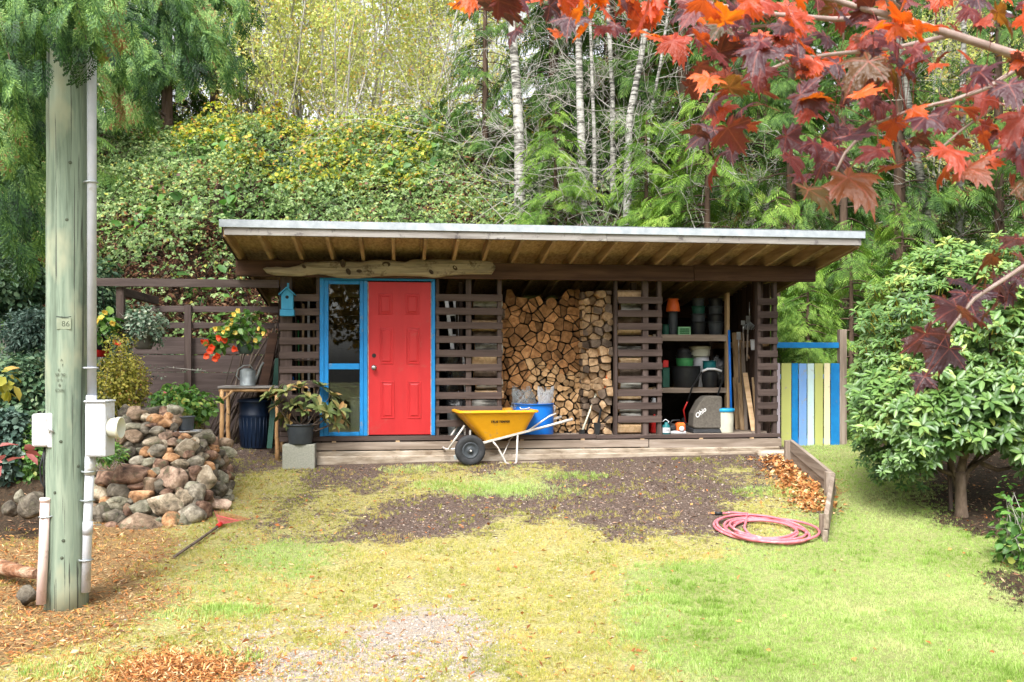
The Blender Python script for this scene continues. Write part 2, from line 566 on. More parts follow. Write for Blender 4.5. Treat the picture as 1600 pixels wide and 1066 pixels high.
# ================================================================== THE GROUND
ZP = """
1050: 60 M,150 M,200 O,270 O,340 O,420 G,520 G,600 M,690 G,780 M,860 M,960 M,1060 L,1180 L,1300 L,1450 L,1600 L
990: 40 O,140 O,240 M,330 M,400 G,500 M,600 G,700 G,790 M,850 M,950 M,1050 L,1180 L,1300 L,1450 L,1600 L
940: 30 O,150 O,240 O,320 L,400 M,500 M,600 M,680 G,760 M,850 M,950 M,1050 L,1180 L,1300 L,1450 L,1540 L,1620 K
900: 40 O,180 O,260 M,350 M,420 L,500 M,600 M,700 M,800 M,900 M,1000 L,1100 L,1200 L,1300 L,1400 L,1500 L,1580 K
860: 40 O,170 O,230 O,320 M,400 L,480 L,560 M,640 M,720 M,800 M,900 M,1000 M,1100 M,1200 L,1300 L,1400 L,1500 L,1580 L
825: 30 K,170 O,250 O,320 M,380 M,440 S,480 M,540 S,600 S,680 S,740 S,800 M,860 M,940 S,1000 S,1100 S,1180 M,1300 L,1400 L,1470 L,1530 K,1600 K
790: 20 K,330 M,390 M,450 S,500 M,560 M,620 S,700 S,780 S,860 S,940 S,1020 S,1100 S,1200 M,1260 S,1330 L,1400 L,1460 K,1520 K,1600 K
760: 400 M,460 M,520 S,570 S,640 M,700 M,760 L,830 L,900 S,980 S,1060 S,1130 S,1200 M,1270 O,1340 L,1400 L,1440 K,1520 K,1600 K
735: 380 S,440 M,520 S,600 S,680 M,760 S,850 M,950 S,1050 S,1150 M,1200 S,1240 O,1320 L,1370 L,1410 K,1500 K
715: 380 S,440 S,520 S,600 S,700 S,800 S,900 S,1000 S,1100 S,1200 S,1330 L,1360 L,1400 K
697: 340 S,380 S,430 S
"""
zp = []
for line in ZP.strip().splitlines():
    yy, rest = line.split(':')
    for it in rest.split(','):
        xx, k = it.split()
        p = G(float(xx), float(yy))
        zp.append((p.x, p.y, 'LMSGOK'.index(k)))
zp += [(x, y, 0) for x in (1.5, 2.5, 3.5, 4.5) for y in (3.0, 3.8, 4.6)]
zp += [(x, y, 3) for x in (-1.2, 0.0) for y in (3.0, 4.0)] + [(x, y, 4) for x in (-3.5, -2.5) for y in (3.0, 4.0)]
zp += [(x, y, 5) for x in (-4.2, -5.2, -6.4) for y in (9.3, 10.5, 12)] + [(x, y, 5) for x in (6, 7.5, 9) for y in (9, 10.5, 12)]
zp += [(x, y, 5) for x in (-4, -2, 0, 2, 4, 6) for y in (16, 18)] + [(x, y, 2) for x in (-4, -2, 0, 2, 3) for y in (13.2, 14)]
ZX = np.array([p[0] for p in zp]); ZY = np.array([p[1] for p in zp]); ZK = np.array([p[2] for p in zp])


def zones(x, y, jitter=0.5):
    """weights (n,6) of lawn, mossy grass, dark soil, gravel, orange litter, mulch"""
    x = np.asarray(x, float).ravel(); y = np.asarray(y, float).ravel()
    wx = x + 0.22 * fbm(x, y, 1.7, 21, 3); wy = y + 0.30 * fbm(x, y, 1.7, 33, 3)
    out = np.zeros((len(x), 6))
    for a in range(0, len(x), 20000):
        sl = slice(a, a + 20000)
        d2 = (wx[sl, None] - ZX) ** 2 + ((wy[sl, None] - ZY) * 0.8) ** 2
        sg = 0.26 + 0.02 * np.clip(wy[sl, None] - 6, 0, 6)
        w = np.exp(-d2 / (2 * sg * sg)) + 1e-7 / (d2 + 0.01)
        for k in range(6):
            out[sl, k] = w[:, ZK == k].sum(1)
    out /= out.sum(1, keepdims=True)
    lg = np.log(out + 1e-4)
    for k in range(6):
        lg[:, k] += jitter * 2.2 * fbm(x, y, 3.2, 50 + k * 7, 4)
    lg = lg * 1.7
    lg -= lg.max(1, keepdims=True)
    e = np.exp(lg)
    return e / e.sum(1, keepdims=True)


def axis_pts(a, b, c, d, step):
    mid = np.arange(b, c + 1e-6, step)
    lo = []; s = step; p = b
    while p > a:
        s *= 1.18; p -= s; lo.append(max(p, a))
    hi = []; s = step; p = c
    while p < d:
        s *= 1.16; p += s; hi.append(min(p, d))
    return np.array(lo[::-1] + list(mid) + hi)


gx = axis_pts(-160, -6.5, 6.8, 160, 0.07)
gy = axis_pts(-70, 3.2, 14.0, 260, 0.07)
XX, YY = np.meshgrid(gx, gy)
ZZ = gz(XX, YY)
nx, ny = len(gx), len(gy)
V = np.stack([XX.ravel(), YY.ravel(), ZZ.ravel()], 1)
ii = (np.arange(ny - 1)[:, None] * nx + np.arange(nx - 1)[None, :]).ravel()
Fq = np.stack([ii, ii + 1, ii + nx + 1, ii + nx], 1)
zw = zones(V[:, 0], V[:, 1])
far = (V[:, 1] > 15.5)
zw[far] = (0, 0, 0, 0, 0, 1)

m, nt, b, out = new_mat('ground')
aA = nt.nodes.new('ShaderNodeAttribute'); aA.attribute_name = 'zoneA'
aB = nt.nodes.new('ShaderNodeAttribute'); aB.attribute_name = 'zoneB'
vec = coords(nt, (1, 1, 1), False)
n1 = tex(nt, vec, 45, 6, 0.75)
n2 = tex(nt, vec, 9, 5, 0.6)
n3 = tex(nt, vec, 130, 3, 0.6)
sA = nt.nodes.new('ShaderNodeSeparateColor'); nt.links.new(aA.outputs['Color'], sA.inputs[0])
sB = nt.nodes.new('ShaderNodeSeparateColor'); nt.links.new(aB.outputs['Color'], sB.inputs[0])
cL = ramp(nt, n1, [(0.35, (0.13, 0.15, 0.05)), (0.6, (0.28, 0.30, 0.11))])
cM = ramp(nt, n1, [(0.32, (0.13, 0.10, 0.05)), (0.48, (0.26, 0.235, 0.085)), (0.62, (0.40, 0.36, 0.15))])
cS = ramp(nt, n1, [(0.35, (0.034, 0.024, 0.019)), (0.52, (0.095, 0.066, 0.052)), (0.68, (0.20, 0.15, 0.12))])
cG = ramp(nt, n3, [(0.35, (0.17, 0.13, 0.10)), (0.5, (0.30, 0.25, 0.20)), (0.65, (0.42, 0.38, 0.33))])
cO = ramp(nt, n1, [(0.33, (0.06, 0.035, 0.018)), (0.5, (0.20, 0.125, 0.055)), (0.66, (0.34, 0.23, 0.10))])
cK = ramp(nt, n1, [(0.35, (0.014, 0.010, 0.006)), (0.55, (0.045, 0.030, 0.018)), (0.7, (0.10, 0.06, 0.035))])
col = cK
nq = tex(nt, vec, 9, 10, 0.80)
for s_, c_ in ((sA.outputs[0], cL), (sA.outputs[1], cM), (sA.outputs[2], cS), (sB.outputs[0], cG), (sB.outputs[1], cO)):
    sc_ = nt.nodes.new('ShaderNodeMath'); sc_.operation = 'MULTIPLY_ADD'; sc_.inputs[1].default_value = 3.4; sc_.inputs[2].default_value = -1.7
    nt.links.new(nq, sc_.inputs[0])
    ad_ = nt.nodes.new('ShaderNodeMath'); ad_.operation = 'ADD'; nt.links.new(s_, ad_.inputs[0]); nt.links.new(sc_.outputs[0], ad_.inputs[1])
    mr_ = nt.nodes.new('ShaderNodeMapRange'); mr_.interpolation_type = 'SMOOTHSTEP'; mr_.inputs['From Min'].default_value = 0.35; mr_.inputs['From Max'].default_value = 0.65
    nt.links.new(ad_.outputs[0], mr_.inputs['Value']); s_ = mr_.outputs[0]
    col = mixc(nt, s_, col, c_)
nt.links.new(col, b.inputs['Base Color'])
b.inputs['Roughness'].default_value = 0.95
b.inputs['Specular IOR Level'].default_value = 0.2
bump(nt, b, n1, 0.7, 0.02)
ground = bpy.data.objects.new('ground', np_mesh('ground', V, Fq, m, True))
C.objects.link(ground); tag(ground, kind='structure')
# mixing order above is sequential, so store conditional shares
seq = [0, 1, 2, 3, 4]
cum = zw[:, 5].copy(); sh = []
for k in seq:
    cum = cum + zw[:, k]
    sh.append(zw[:, k] / np.maximum(cum, 1e-6))
for nm, cols in (('zoneA', sh[:3]), ('zoneB', [sh[3], sh[4], sh[4] * 0])):
    at_ = ground.data.attributes.new(nm, 'FLOAT_COLOR', 'POINT')
    arr = np.ones((len(V), 4), np.float32)
    for i, c_ in enumerate(cols):
        arr[:, i] = c_
    at_.data.foreach_set('color', arr.ravel())

# ================================================================== THE WOODSHED
shed = thing('woodshed', 'long brown slatted woodshed with a deep overhanging flat roof and red door', 'shed', (0, Y0, 0), TH)
FZ = 0.82


def B(name, x0, x1, y0, y1, z0, z1, mat, bevel=0.003, parent=shed, label=None, tilt=0.0):
    """board as an object; geometry is centred on its own origin"""
    mb = MB()
    cx, cy, cz = (x0 + x1) / 2, (y0 + y1) / 2, (z0 + z1) / 2
    mb.box(x0 - cx, x1 - cx, y0 - cy, y1 - cy, z0 - cz, z1 - cz)
    o = mb.build(name, mat, parent, bevel, (cx, cy, cz))
    if tilt:
        o.rotation_euler = (0, tilt, 0)
    if label:
        o['label'] = label
    return o


# foundation and floor
mb = MB()
mb.box(-2.80, 3.60, -0.10, 2.55, 0.30, 0.655)
mb.box(-2.48, 3.72, -0.16, -0.1005, 0.30, 0.60)
mb.box(-0.2, 3.70, -0.30, -0.161, 0.30, 0.515)
mb.build('foundation', M['concrete'], shed, 0.012)
mb = MB(); mb.box(3.22, 3.66, -0.32, -0.102, 0.3, 0.62); mb.build('footing', M['concrete'], shed, 0.03)
for i in range(16):
    y = -0.02 + i * 0.157
    B('floor_board', -2.95, 3.63, y, y + 0.15, FZ - 0.035, FZ - rnd.uniform(0, 0.003), M['pale_x'])
B('joist', -2.44, 3.60, -0.03, 0.0, 0.66, FZ - 0.04, M['dark'])
# two courses of pale sill boards under the brown floor edge
B('sill_board', -2.50, 1.80, -0.075, -0.035, 0.668, 0.765, M['pale_x'])
B('sill_board', 1.812, 3.63, -0.080, -0.035, 0.655, 0.762, M['pale_x'])
B('floor_edge', -2.95, 1.10, -0.060, -0.022, 0.782, 0.842, M['stain_x'])
B('floor_edge', 1.104, 3.62, -0.062, -0.022, 0.778, 0.828, M['stain_x'])
for s in (-2.3, -1.5, -0.8, 0.1, 0.9, 1.7, 2.5, 3.2):
    B('packer', s, s + 0.05, -0.06, -0.03, 0.62, 0.785, M['fir_z'])

# posts
def post(s0, s1, y0=0.0, y1=0.09, z0=FZ, z1=2.86, mat='stain_z'):
    B('post', s0, s1, y0, y1, z0, z1, M[mat])
for s0, s1 in ((-2.945, -2.80), (-2.50, -2.456), (-0.985, -0.945), (-0.60, -0.53), (-0.19, -0.135), (1.362, 1.402), (1.745, 1.82), (1.945, 2.0), (3.325, 3.37), (3.55, 3.60)):
    post(s0, s1)
post(3.42, 3.51, 0.25, 0.34); post(-0.66, -0.61, 0.5, 0.59); post(1.67, 1.74, 0.3, 0.39)
for s in (-2.9, -1.0, 1.4, 3.5):
    post(s, s + 0.09, 2.3, 2.39, FZ, 2.62)

# slats of the four screens
def slats(s0, s1, ztop, n, pitch, skip=()):
    for i in range(n):
        if i in skip:
            continue
        z = ztop - i * pitch + rnd.uniform(-0.003, 0.003)
        B('slat', s0 + rnd.uniform(-.004, .004), s1 + rnd.uniform(-.004, .004), -0.022, -0.002, z - 0.090, z, M['stain_x'], 0.003, tilt=rnd.uniform(-0.003, 0.003))
slats(-2.955, -2.455, 2.640, 10, 0.1815)
slats(-0.994, -0.128, 2.662, 10, 0.1805)
slats(1.405, 2.003, 2.648, 10, 0.1745)
slats(3.322, 3.602, 2.643, 10, 0.1745)
B('slat', -2.95, -2.455, -0.022, -0.002, 0.845, 0.90, M['stain_x'])

# beam, rafters, roof
mb = MB(); mb.box(-3.47, 2.40, -0.13, -0.04, 2.850, 3.055); mb.build('beam', M['beam'], shed, 0.006)
mb = MB(); mb.box(2.404, 4.085, -0.134, -0.04, 2.862, 3.070); mb.build('beam', M['beam'], shed, 0.006)
RS = 0.150                                    # roof slope per metre, rising to the front


def roof_z(y):
    return 3.060 - RS * (y + 0.12)
B('header', -3.4, 4.05, 2.30, 2.39, 2.5, roof_z(2.4) - 0.002, M['beam'])
n_r = 21
for i in range(n_r):
    s = -3.42 + i * (4.16 + 3.42) / (n_r - 1)
    s = min(s, 4.16)
    mb = MB()
    y0, y1 = -1.085, 2.55
    w = 0.020
    vs = []
    for y in (y0, y1):
        vs += [(-w, y, roof_z(y)), (w, y, roof_z(y)), (w, y, roof_z(y) + 0.135), (-w, y, roof_z(y) + 0.135)]
    mb.add(vs, [(0, 1, 2, 3), (7, 6, 5, 4), (0, 4, 5, 1), (1, 5, 6, 2), (2, 6, 7, 3), (3, 7, 4, 0)])
    mb.build('rafter', M['fir_y'], shed, 0.002, (s, 0, 0))
mb = MB()
for k, (a, b_) in enumerate(((-3.44, -1.2), (-1.196, 1.24), (1.244, 4.18))):
    mb = MB(); vs = []
    for y in (-1.10, 2.56):
        z = roof_z(y) + 0.1365
        vs += [(a, y, z), (b_, y, z), (b_, y, z + 0.012), (a, y, z + 0.012)]
    mb.add(vs, [(0, 1, 2, 3), (7, 6, 5, 4), (0, 4, 5, 1), (1, 5, 6, 2), (2, 6, 7, 3), (3, 7, 4, 0)])
    mb.build('roof_sheathing', M['osb'], shed)
M['roofing'] = pm('dark_roofing', [(0.3, (0.06, 0.07, 0.075)), (0.7, (0.10, 0.11, 0.12))], 8, rough=0.7, wear=((0.05, 0.07, 0.03), 0.3, 4))
mb = MB(); vs = []
for y in (-1.13, 2.62):
    z = roof_z(y) + 0.150
    vs += [(-3.46, y, z), (4.235, y, z), (4.235, y, z + 0.02), (-3.46, y, z + 0.02)]
mb.add(vs, [(0, 1, 2, 3), (7, 6, 5, 4), (0, 4, 5, 1), (1, 5, 6, 2), (2, 6, 7, 3), (3, 7, 4, 0)])
mb.build('roofing', M['roofing'], shed)
B('fascia_board', -3.425, 1.0, -1.128, -1.087, 3.222, 3.318, M['fascia'])
B('fascia_board', 1.003, 4.205, -1.128, -1.087, 3.222, 3.318, M['fascia'])
mb = MB(); mb.box(-3.475, 0.68, -1.150, -1.132, 3.308, 3.392); mb.box(-3.475, 0.68, -1.150, -1.0, 3.392, 3.395); mb.build('roof_edge', M['flash'], shed, 0.002)
mb = MB(); mb.box(0.676, 4.245, -1.152, -1.132, 3.306, 3.390); mb.box(0.676, 4.245, -1.152, -1.0, 3.3955, 3.398); mb.build('roof_edge', M['flash'], shed, 0.002)
for s0, s1 in ((-3.46, -3.44), (4.18, 4.20)):
    mb = MB(); vs = []
    for y in (-1.085, 2.56):
        z = roof_z(y) - 0.01
        vs += [(s0, y, z), (s1, y, z), (s1, y, z + 0.155), (s0, y, z + 0.155)]
    mb.add(vs, [(0, 1, 2, 3), (7, 6, 5, 4), (0, 4, 5, 1), (1, 5, 6, 2), (2, 6, 7, 3), (3, 7, 4, 0)])
    mb.build('barge_board', M['fir_y'] if s0 > 0 else M['dark'], shed)

# driftwood lintel: an uneven slab outline with knots
N = 72
TOPO = ((270, 296), (285, 289), (330, 286), (380, 290), (430, 281), (460, 266), (520, 262), (600, 258), (720, 263), (800, 252), (870, 257), (930, 264), (960, 252), (1070, 250), (1200, 252), (1290, 256), (1330, 262), (1345, 284))
BOTO = ((270, 298), (285, 315), (310, 325), (430, 331), (520, 321), (560, 325), (620, 338), (700, 341), (780, 333), (880, 328), (1000, 330), (1060, 338), (1150, 326), (1225, 321), (1330, 321), (1345, 300))
top = []; bot = []
for i in range(N + 1):
    t = i / N
    q = 270 + t * 1075
    st_, zt = fac(320 + q / 2.963, 320 + float(np.interp(q, [p[0] for p in TOPO], [p[1] for p in TOPO])) / 2.963, -0.2)
    sb_, zb = fac(320 + q / 2.963, 320 + float(np.interp(q, [p[0] for p in BOTO], [p[1] for p in BOTO])) / 2.963, -0.2)
    e_ = 0.006 * noise.noise((t * 40, 1, 0))
    top.append((st_, zt + e_ + 0.001)); bot.append((st_, zb - e_))
mb = MB()
rows = []
for i in range(N + 1):
    s = top[i][0]; zt = top[i][1]; zb = bot[i][1]
    row = []
    for k, (f, y) in enumerate(((0.0, -0.165), (0.08, -0.20), (0.3, -0.215), (0.5, -0.222), (0.72, -0.215), (0.93, -0.20), (1.0, -0.165))):
        row.append((s, y + 0.012 * noise.noise((s * 5, f * 3, 4)) + 0.010 * noise.noise((s * 1.5, f * 12, 9)), zb + (zt - zb) * f))
    row.append((s, -0.137, zt)); row.insert(0, (s, -0.137, zb))
    rows.append(row)
K = len(rows[0])
vs = [p for r in rows for p in r]
fs = []
for i in range(N):
    for k in range(K - 1):
        fs.append((i * K + k, (i + 1) * K + k, (i + 1) * K + k + 1, i * K + k + 1))
    fs.append((i * K + K - 1, (i + 1) * K + K - 1, (i + 1) * K, i * K))
fs.append(tuple(range(K))[::-1]); fs.append(tuple(N * K + k for k in range(K)))
mb.add(vs, fs, 0, True)
lint = mb.build('driftwood_lintel', M['drift'], shed)
M['knot'] = pm('knot', [(0.3, (0.02, 0.014, 0.01)), (0.7, (0.09, 0.06, 0.04))], 30, rough=0.9)
for kx, ky, r_ in ((460, 287, .022), (640, 272, .040), (665, 310, .032), (715, 308, .026), (840, 277, .040), (1048, 312, .026), (1158, 293, .028)):
    s, z = fac(320 + kx / 2.963, 320 + ky / 2.963, -0.2)
    mb = MB()
    prof = [(r_ * 1.1, -0.006), (r_ * 0.95, 0.003), (r_ * 0.7, 0.000), (r_ * 0.3, -0.004)]
    mb.lathe(prof, n=12, cap1=True)
    o = mb.build('knot', M['knot'], lint, loc=(s, -0.2215, z), rot=(R(90), rnd.uniform(0, 3), 0)); o.scale = (1.25, 0.8, 1)

# door frame, window
def frame_bar(s0, s1, z0, z1, y0=-0.045, y1=0.05, mat='blue', name='door_frame'):
    return B(name, s0, s1, y0, y1, z0, z1, M[mat], 0.004)
frame_bar(-2.452, -2.400, 0.845, 2.850)
frame_bar(-2.398, -0.998, 2.822, 2.850)
frame_bar(-1.906, -1.856, 0.845, 2.820)
frame_bar(-1.046, -0.998, 0.845, 2.820)
win = B('window_frame', -2.398, -2.345, -0.038, 0.03, 0.845, 2.820, M['blue'])
for (x0, x1, z0, z1) in ((-1.953, -1.908, 0.845, 2.820), (-2.343, -1.955, 2.772, 2.820), (-2.343, -1.955, 1.690, 1.765), (-2.343, -1.955, 0.845, 0.895)):
    q = B('sash_bar', x0, x1, -0.036, 0.03, z0, z1, M['blue'], 0.004, None)
    q.parent = win; q.location = Vector(q.location) - Vector(win.location)
m, nt, b, out = new_mat('window_glass')
nt.nodes.remove(b)
gl = nt.nodes.new('ShaderNodeBsdfGlossy'); gl.inputs['Roughness'].default_value = 0.015
tp = nt.nodes.new('ShaderNodeBsdfTransparent'); tp.inputs[0].default_value = (0.86, 0.90, 0.88, 1)
fr = nt.nodes.new('ShaderNodeFresnel'); fr.inputs[0].default_value = 1.65
mx = nt.nodes.new('ShaderNodeMixShader')
nt.links.new(fr.outputs[0], mx.inputs[0]); nt.links.new(tp.outputs[0], mx.inputs[1]); nt.links.new(gl.outputs[0], mx.inputs[2]); nt.links.new(mx.outputs[0], out.inputs[0])
M['glass'] = m
for z0, z1 in ((1.767, 2.770), (0.897, 1.688)):
    q = B('pane', -2.344, -1.954, -0.012, -0.007, z0, z1, M['glass'], 0, None)
    q.parent = win; q.location = Vector(q.location) - Vector(win.location)

# the red door, six raised panels
door = B('door', -1.842, -1.056, -0.030, 0.014, 0.856, 2.806, M['red'], 0.003, label='red six-panel door with a bored lock hole')
dc = Vector(door.location)
B('door_edge', -1.853, -1.844, -0.026, 0.012, 0.85, 2.80, M['primer'], 0.0)
B('door_edge', -1.054, -1.048, -0.026, 0.012, 0.85, 2.80, M['primer'], 0.0)


def cx_(px, py):
    return fac(500 + px / 3.947, 430 + py / 3.947)
for (x0, x1, ya, yb) in ((360, 447, 113, 246), (366, 452, 324, 550), (374, 460, 655, 885), (527, 612, 113, 246), (532, 617, 324, 550), (540, 624, 655, 885)):
    s0, zt = cx_(x0, ya); s1, zb = cx_(x1, yb)
    mb = MB()
    e = 0.016; yf = -0.030
    # outer bead, a sunk channel and the raised field, one relief
    ring = [(0.0, yf), (0.004, yf - 0.006), (e, yf - 0.007), (e + 0.006, yf + 0.0005), (e + 0.016, yf - 0.001), (e + 0.030, yf - 0.009)]
    vs = []; fs = []
    for (o_, y) in ring:
        vs += [(s0 + o_, y, zb + o_), (s1 - o_, y, zb + o_), (s1 - o_, y, zt - o_), (s0 + o_, y, zt - o_)]
    for i in range(len(ring) - 1):
        for k in range(4):
            k2 = (k + 1) % 4
            fs.append((i * 4 + k, i * 4 + k2, i * 4 + 4 + k2, i * 4 + 4 + k))
    l = (len(ring) - 1) * 4
    fs.append((l, l + 1, l + 2, l + 3))
    vs = [tuple(Vector(p) - dc) for p in vs]
    mb.add(vs, fs)
    mb.build('panel', M['red'], door)
ks, kz = fac(584.5, 574.5)
mb = MB(); mb.lathe([(0.032, 0), (0.034, 0.006), (0.014, 0.012), (0.013, 0.035), (0.026, 0.045), (0.031, 0.060), (0.026, 0.074), (0.008, 0.080)], n=18, cap1=True)
mb.build('knob', M['steel'], door, loc=Vector((ks, -0.030, kz)) - dc, rot=(R(90), 0, 0))
ks, kz = fac(584.5, 555.7)
mb = MB(); mb.lathe([(0.027, 0), (0.027, 0.0025)], n=18, cap1=True)
mb.build('lock_hole', M['ink'], door, loc=Vector((ks, -0.0305, kz)) - dc, rot=(R(90), 0, 0))

# inside: back wall, ends, partitions
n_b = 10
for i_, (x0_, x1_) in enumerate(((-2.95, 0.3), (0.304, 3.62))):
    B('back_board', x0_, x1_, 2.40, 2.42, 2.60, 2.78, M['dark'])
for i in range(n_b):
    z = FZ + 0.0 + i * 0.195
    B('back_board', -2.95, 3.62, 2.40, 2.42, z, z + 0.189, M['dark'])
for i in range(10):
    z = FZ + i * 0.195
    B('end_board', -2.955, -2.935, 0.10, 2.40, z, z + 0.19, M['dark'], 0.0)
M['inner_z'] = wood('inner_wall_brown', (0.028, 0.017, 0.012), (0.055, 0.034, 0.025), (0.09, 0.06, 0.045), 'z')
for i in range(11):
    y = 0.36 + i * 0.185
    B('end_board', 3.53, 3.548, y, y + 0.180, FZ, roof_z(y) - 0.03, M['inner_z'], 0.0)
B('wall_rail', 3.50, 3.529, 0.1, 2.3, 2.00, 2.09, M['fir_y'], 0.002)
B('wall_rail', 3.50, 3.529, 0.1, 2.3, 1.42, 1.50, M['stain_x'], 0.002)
B('light_block_sheet', -2.93, 3.60, 2.424, 2.436, FZ, 2.79, M['dark'], 0)  # added behind the back boards to block outside light through their gaps
B('light_block_sheet', -2.985, -2.970, 0.12, 2.40, FZ, 2.75, M['dark'], 0)  # same added sheet at the left end, blocks light between the end boards
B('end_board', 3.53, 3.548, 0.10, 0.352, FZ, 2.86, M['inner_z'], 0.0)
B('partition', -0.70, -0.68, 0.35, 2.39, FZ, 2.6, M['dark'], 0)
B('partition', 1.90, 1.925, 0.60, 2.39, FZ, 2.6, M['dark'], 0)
# shelves
B('shelf_edge', 2.02, 3.07, 0.485, 0.52, 2.078, 2.168, M['pale_x'])
B('shelf', 1.93, 3.07, 0.523, 1.25, 2.135, 2.160, M['fir_x'])
B('shelf_edge', 2.02, 3.07, 0.485, 0.52, 1.360, 1.428, M['pale_x'])
B('shelf', 1.93, 3.07, 0.523, 1.25, 1.40, 1.426, M['fir_x'])
B('shelf_post', 3.072, 3.115, 0.48, 0.57, FZ, 2.75, M['fir_z'])
B('floor_rail', 3.30, 3.50, 0.10, 0.16, FZ, FZ + 0.03, M['pale_x'])
B('shelf_post', 3.075, 3.115, 1.2, 1.25, FZ, 2.6, M['stain_z'])

# ================================================================== THE PERGOLA AND BOARD FENCE beside it
perg = thing('garden_screen', 'brown pergola rail and board screen standing beside the woodshed behind the plants', 'fence', (0, Y0, 0), TH)
e0, ez = fac(95, 450, -0.02)
B('rail', e0, -2.957, -0.045, -0.005, 2.715, 2.815, M['grey_rail'], parent=perg)
p0, _ = fac(181, 480); p1, _ = fac(193, 480)
B('post', p0, p1, 0.0, 0.09, 0.75, 2.713, M['stain_z'], parent=perg)
D2 = 1.15
for (xa, xb, ya, yb) in ((230, 437, 478, 489), (262, 437, 504, 514)):
    a, zt = fac(xa, ya, D2); b_, zb = fac(xb, yb, D2)
    B('rail', a, b_, D2 - 0.04, D2, zb, zt, M['grey_rail'], parent=perg, label='reddish rail on the garden screen' if ya > 500 else None)
a, zt = fac(290, 489, D2); b_, zb = fac(301, 650, D2)
B('post', a, b_, D2 - 0.09, D2 - 0.042, 0.6, zt + 0.1, M['stain_z'], parent=perg)
for i in range(6):
    ya = 527 + i * 27.5
    a, zt = fac(208, ya, D2 + .02); b_, zb = fac(438, ya + 26.7, D2 + .02)
    B('board', a, fac(292, ya, D2 + .02)[0], D2 + 0.001, D2 + 0.021, zb, zt, M['grey_rail'], parent=perg)
    B('board', fac(293, ya, D2 + .02)[0], b_, D2 + 0.001, D2 + 0.021, zb - 0.004, zt - 0.006, M['grey_rail'], parent=perg)
# beam from pergola post back
mb = MB(); mb.bar((p0 + 0.05, 0.0, 2.66), (p0 + 0.2, D2, 2.62), 0.05, 0.1); mb.build('rail', M['stain_y'], perg, 0.003)
B('post', -3.05, -2.97, D2 + 0.02, D2 + 0.1, 0.6, 2.7, M['stain_z'], parent=perg)

# ================================================================== THE PAINTED GATE
GD = 0.35
gs0, _ = fac(1213, 600, GD)
gate = thing('picket_gate', 'garden gate of green, blue, white and cream pickets beside the woodshed', 'gate', W(0, 0, 0), TH)
M['gblue'] = M['blue']
cols = [('lilac', (0.46, 0.40, 0.45), 1213, 1219), ('sage', (0.42, 0.44, 0.14), 1221, 1236.5), ('blue', None, 1237.5, 1247), ('light_blue', (0.17, 0.32, 0.62), 1248.5, 1260.5),
        ('mint', (0.50, 0.64, 0.64), 1262, 1272), ('sage', (0.42, 0.44, 0.14), 1273.5, 1286), ('cream', (0.74, 0.66, 0.42), 1288, 1297), ('blue', None, 1298.5, 1312)]
for nm, c, xa, xb in cols:
    key = 'paint_' + nm
    if c is None:
        key = 'blue'
    elif key not in M:
        M[key] = pm(nm + '_paint', [(0.3, tuple(v * 0.9 for v in c)), (0.7, c)], 7, (1, 1, 0.4), 0.6, 0.15, wear=((0.3, 0.27, 0.22), 0.05, 9))
    a, zt = fac(xa, 568, GD); b_, zb = fac(xb, 704, GD)
    B('picket', a, b_, GD, GD + 0.02, zb + rnd.uniform(-.01, .01), zt + rnd.uniform(-.004, .004), M[key], 0.003, gate, label=nm.replace('_', ' ') + ' picket')
for ya, yb in ((585, 592), (686, 693)):
    a, zt = fac(1213, ya, GD + .03); b_, zb = fac(1312, yb, GD + .03)
    B('gate_rail', a, b_, GD + 0.021, GD + 0.055, zb, zt, M['light_blue'] if 'light_blue' in M else M['paint_light_blue'], 0.003, gate)
a, zt = fac(1206, 535, GD); b_, zb = fac(1311, 544, GD)
ov = B('top_rail', a, b_, GD, GD + 0.04, zb, zt, M['blue'], 0.003, gate)
a, zt = fac(1312, 515, GD); b_, zb = fac(1323, 700, GD)
B('gate_post', a, b_, GD - 0.01, GD + 0.08, 0.5, zt, M['pale_z'], 0.005, gate)
# ================================================================== small builders
def Lp(px, py, d):
    s, z = fac(px, py, d)
    return Vector((s, d, z))


def Wp(px, py, d):
    s, z = fac(px, py, d)
    return W(s, d, z)


def text_mesh(name, body, size, mat, parent, loc, rot, ext=0.0006, shear=0.0, bold=0.0, label=None):
    cu = bpy.data.curves.new(name, 'FONT')
    cu.body = body; cu.size = size; cu.extrude = ext; cu.align_x = 'CENTER'; cu.align_y = 'CENTER'; cu.shear = shear; cu.offset = bold
    cu.resolution_u = 3
    t = bpy.data.objects.new('tmp', cu); C.objects.link(t)
    dg = bpy.context.evaluated_depsgraph_get()
    me = bpy.data.meshes.new_from_object(t.evaluated_get(dg))
    bpy.data.objects.remove(t); bpy.data.curves.remove(cu)
    me.name = name; me.materials.clear(); me.materials.append(mat)
    o = bpy.data.objects.new(name, me); C.objects.link(o)
    o.parent = parent; o.location = loc; o.rotation_euler = rot
    if label: o['label'] = label
    return o


def ico(sub=2):
    bm = bmesh.new(); bmesh.ops.create_icosphere(bm, subdivisions=sub, radius=1)
    v = np.array([p.co[:] for p in bm.verts]); f = np.array([[q.index for q in t.verts] for t in bm.faces])
    bm.free(); return v, f


import bmesh
ICO2 = ico(3); ICO1 = ico(2)


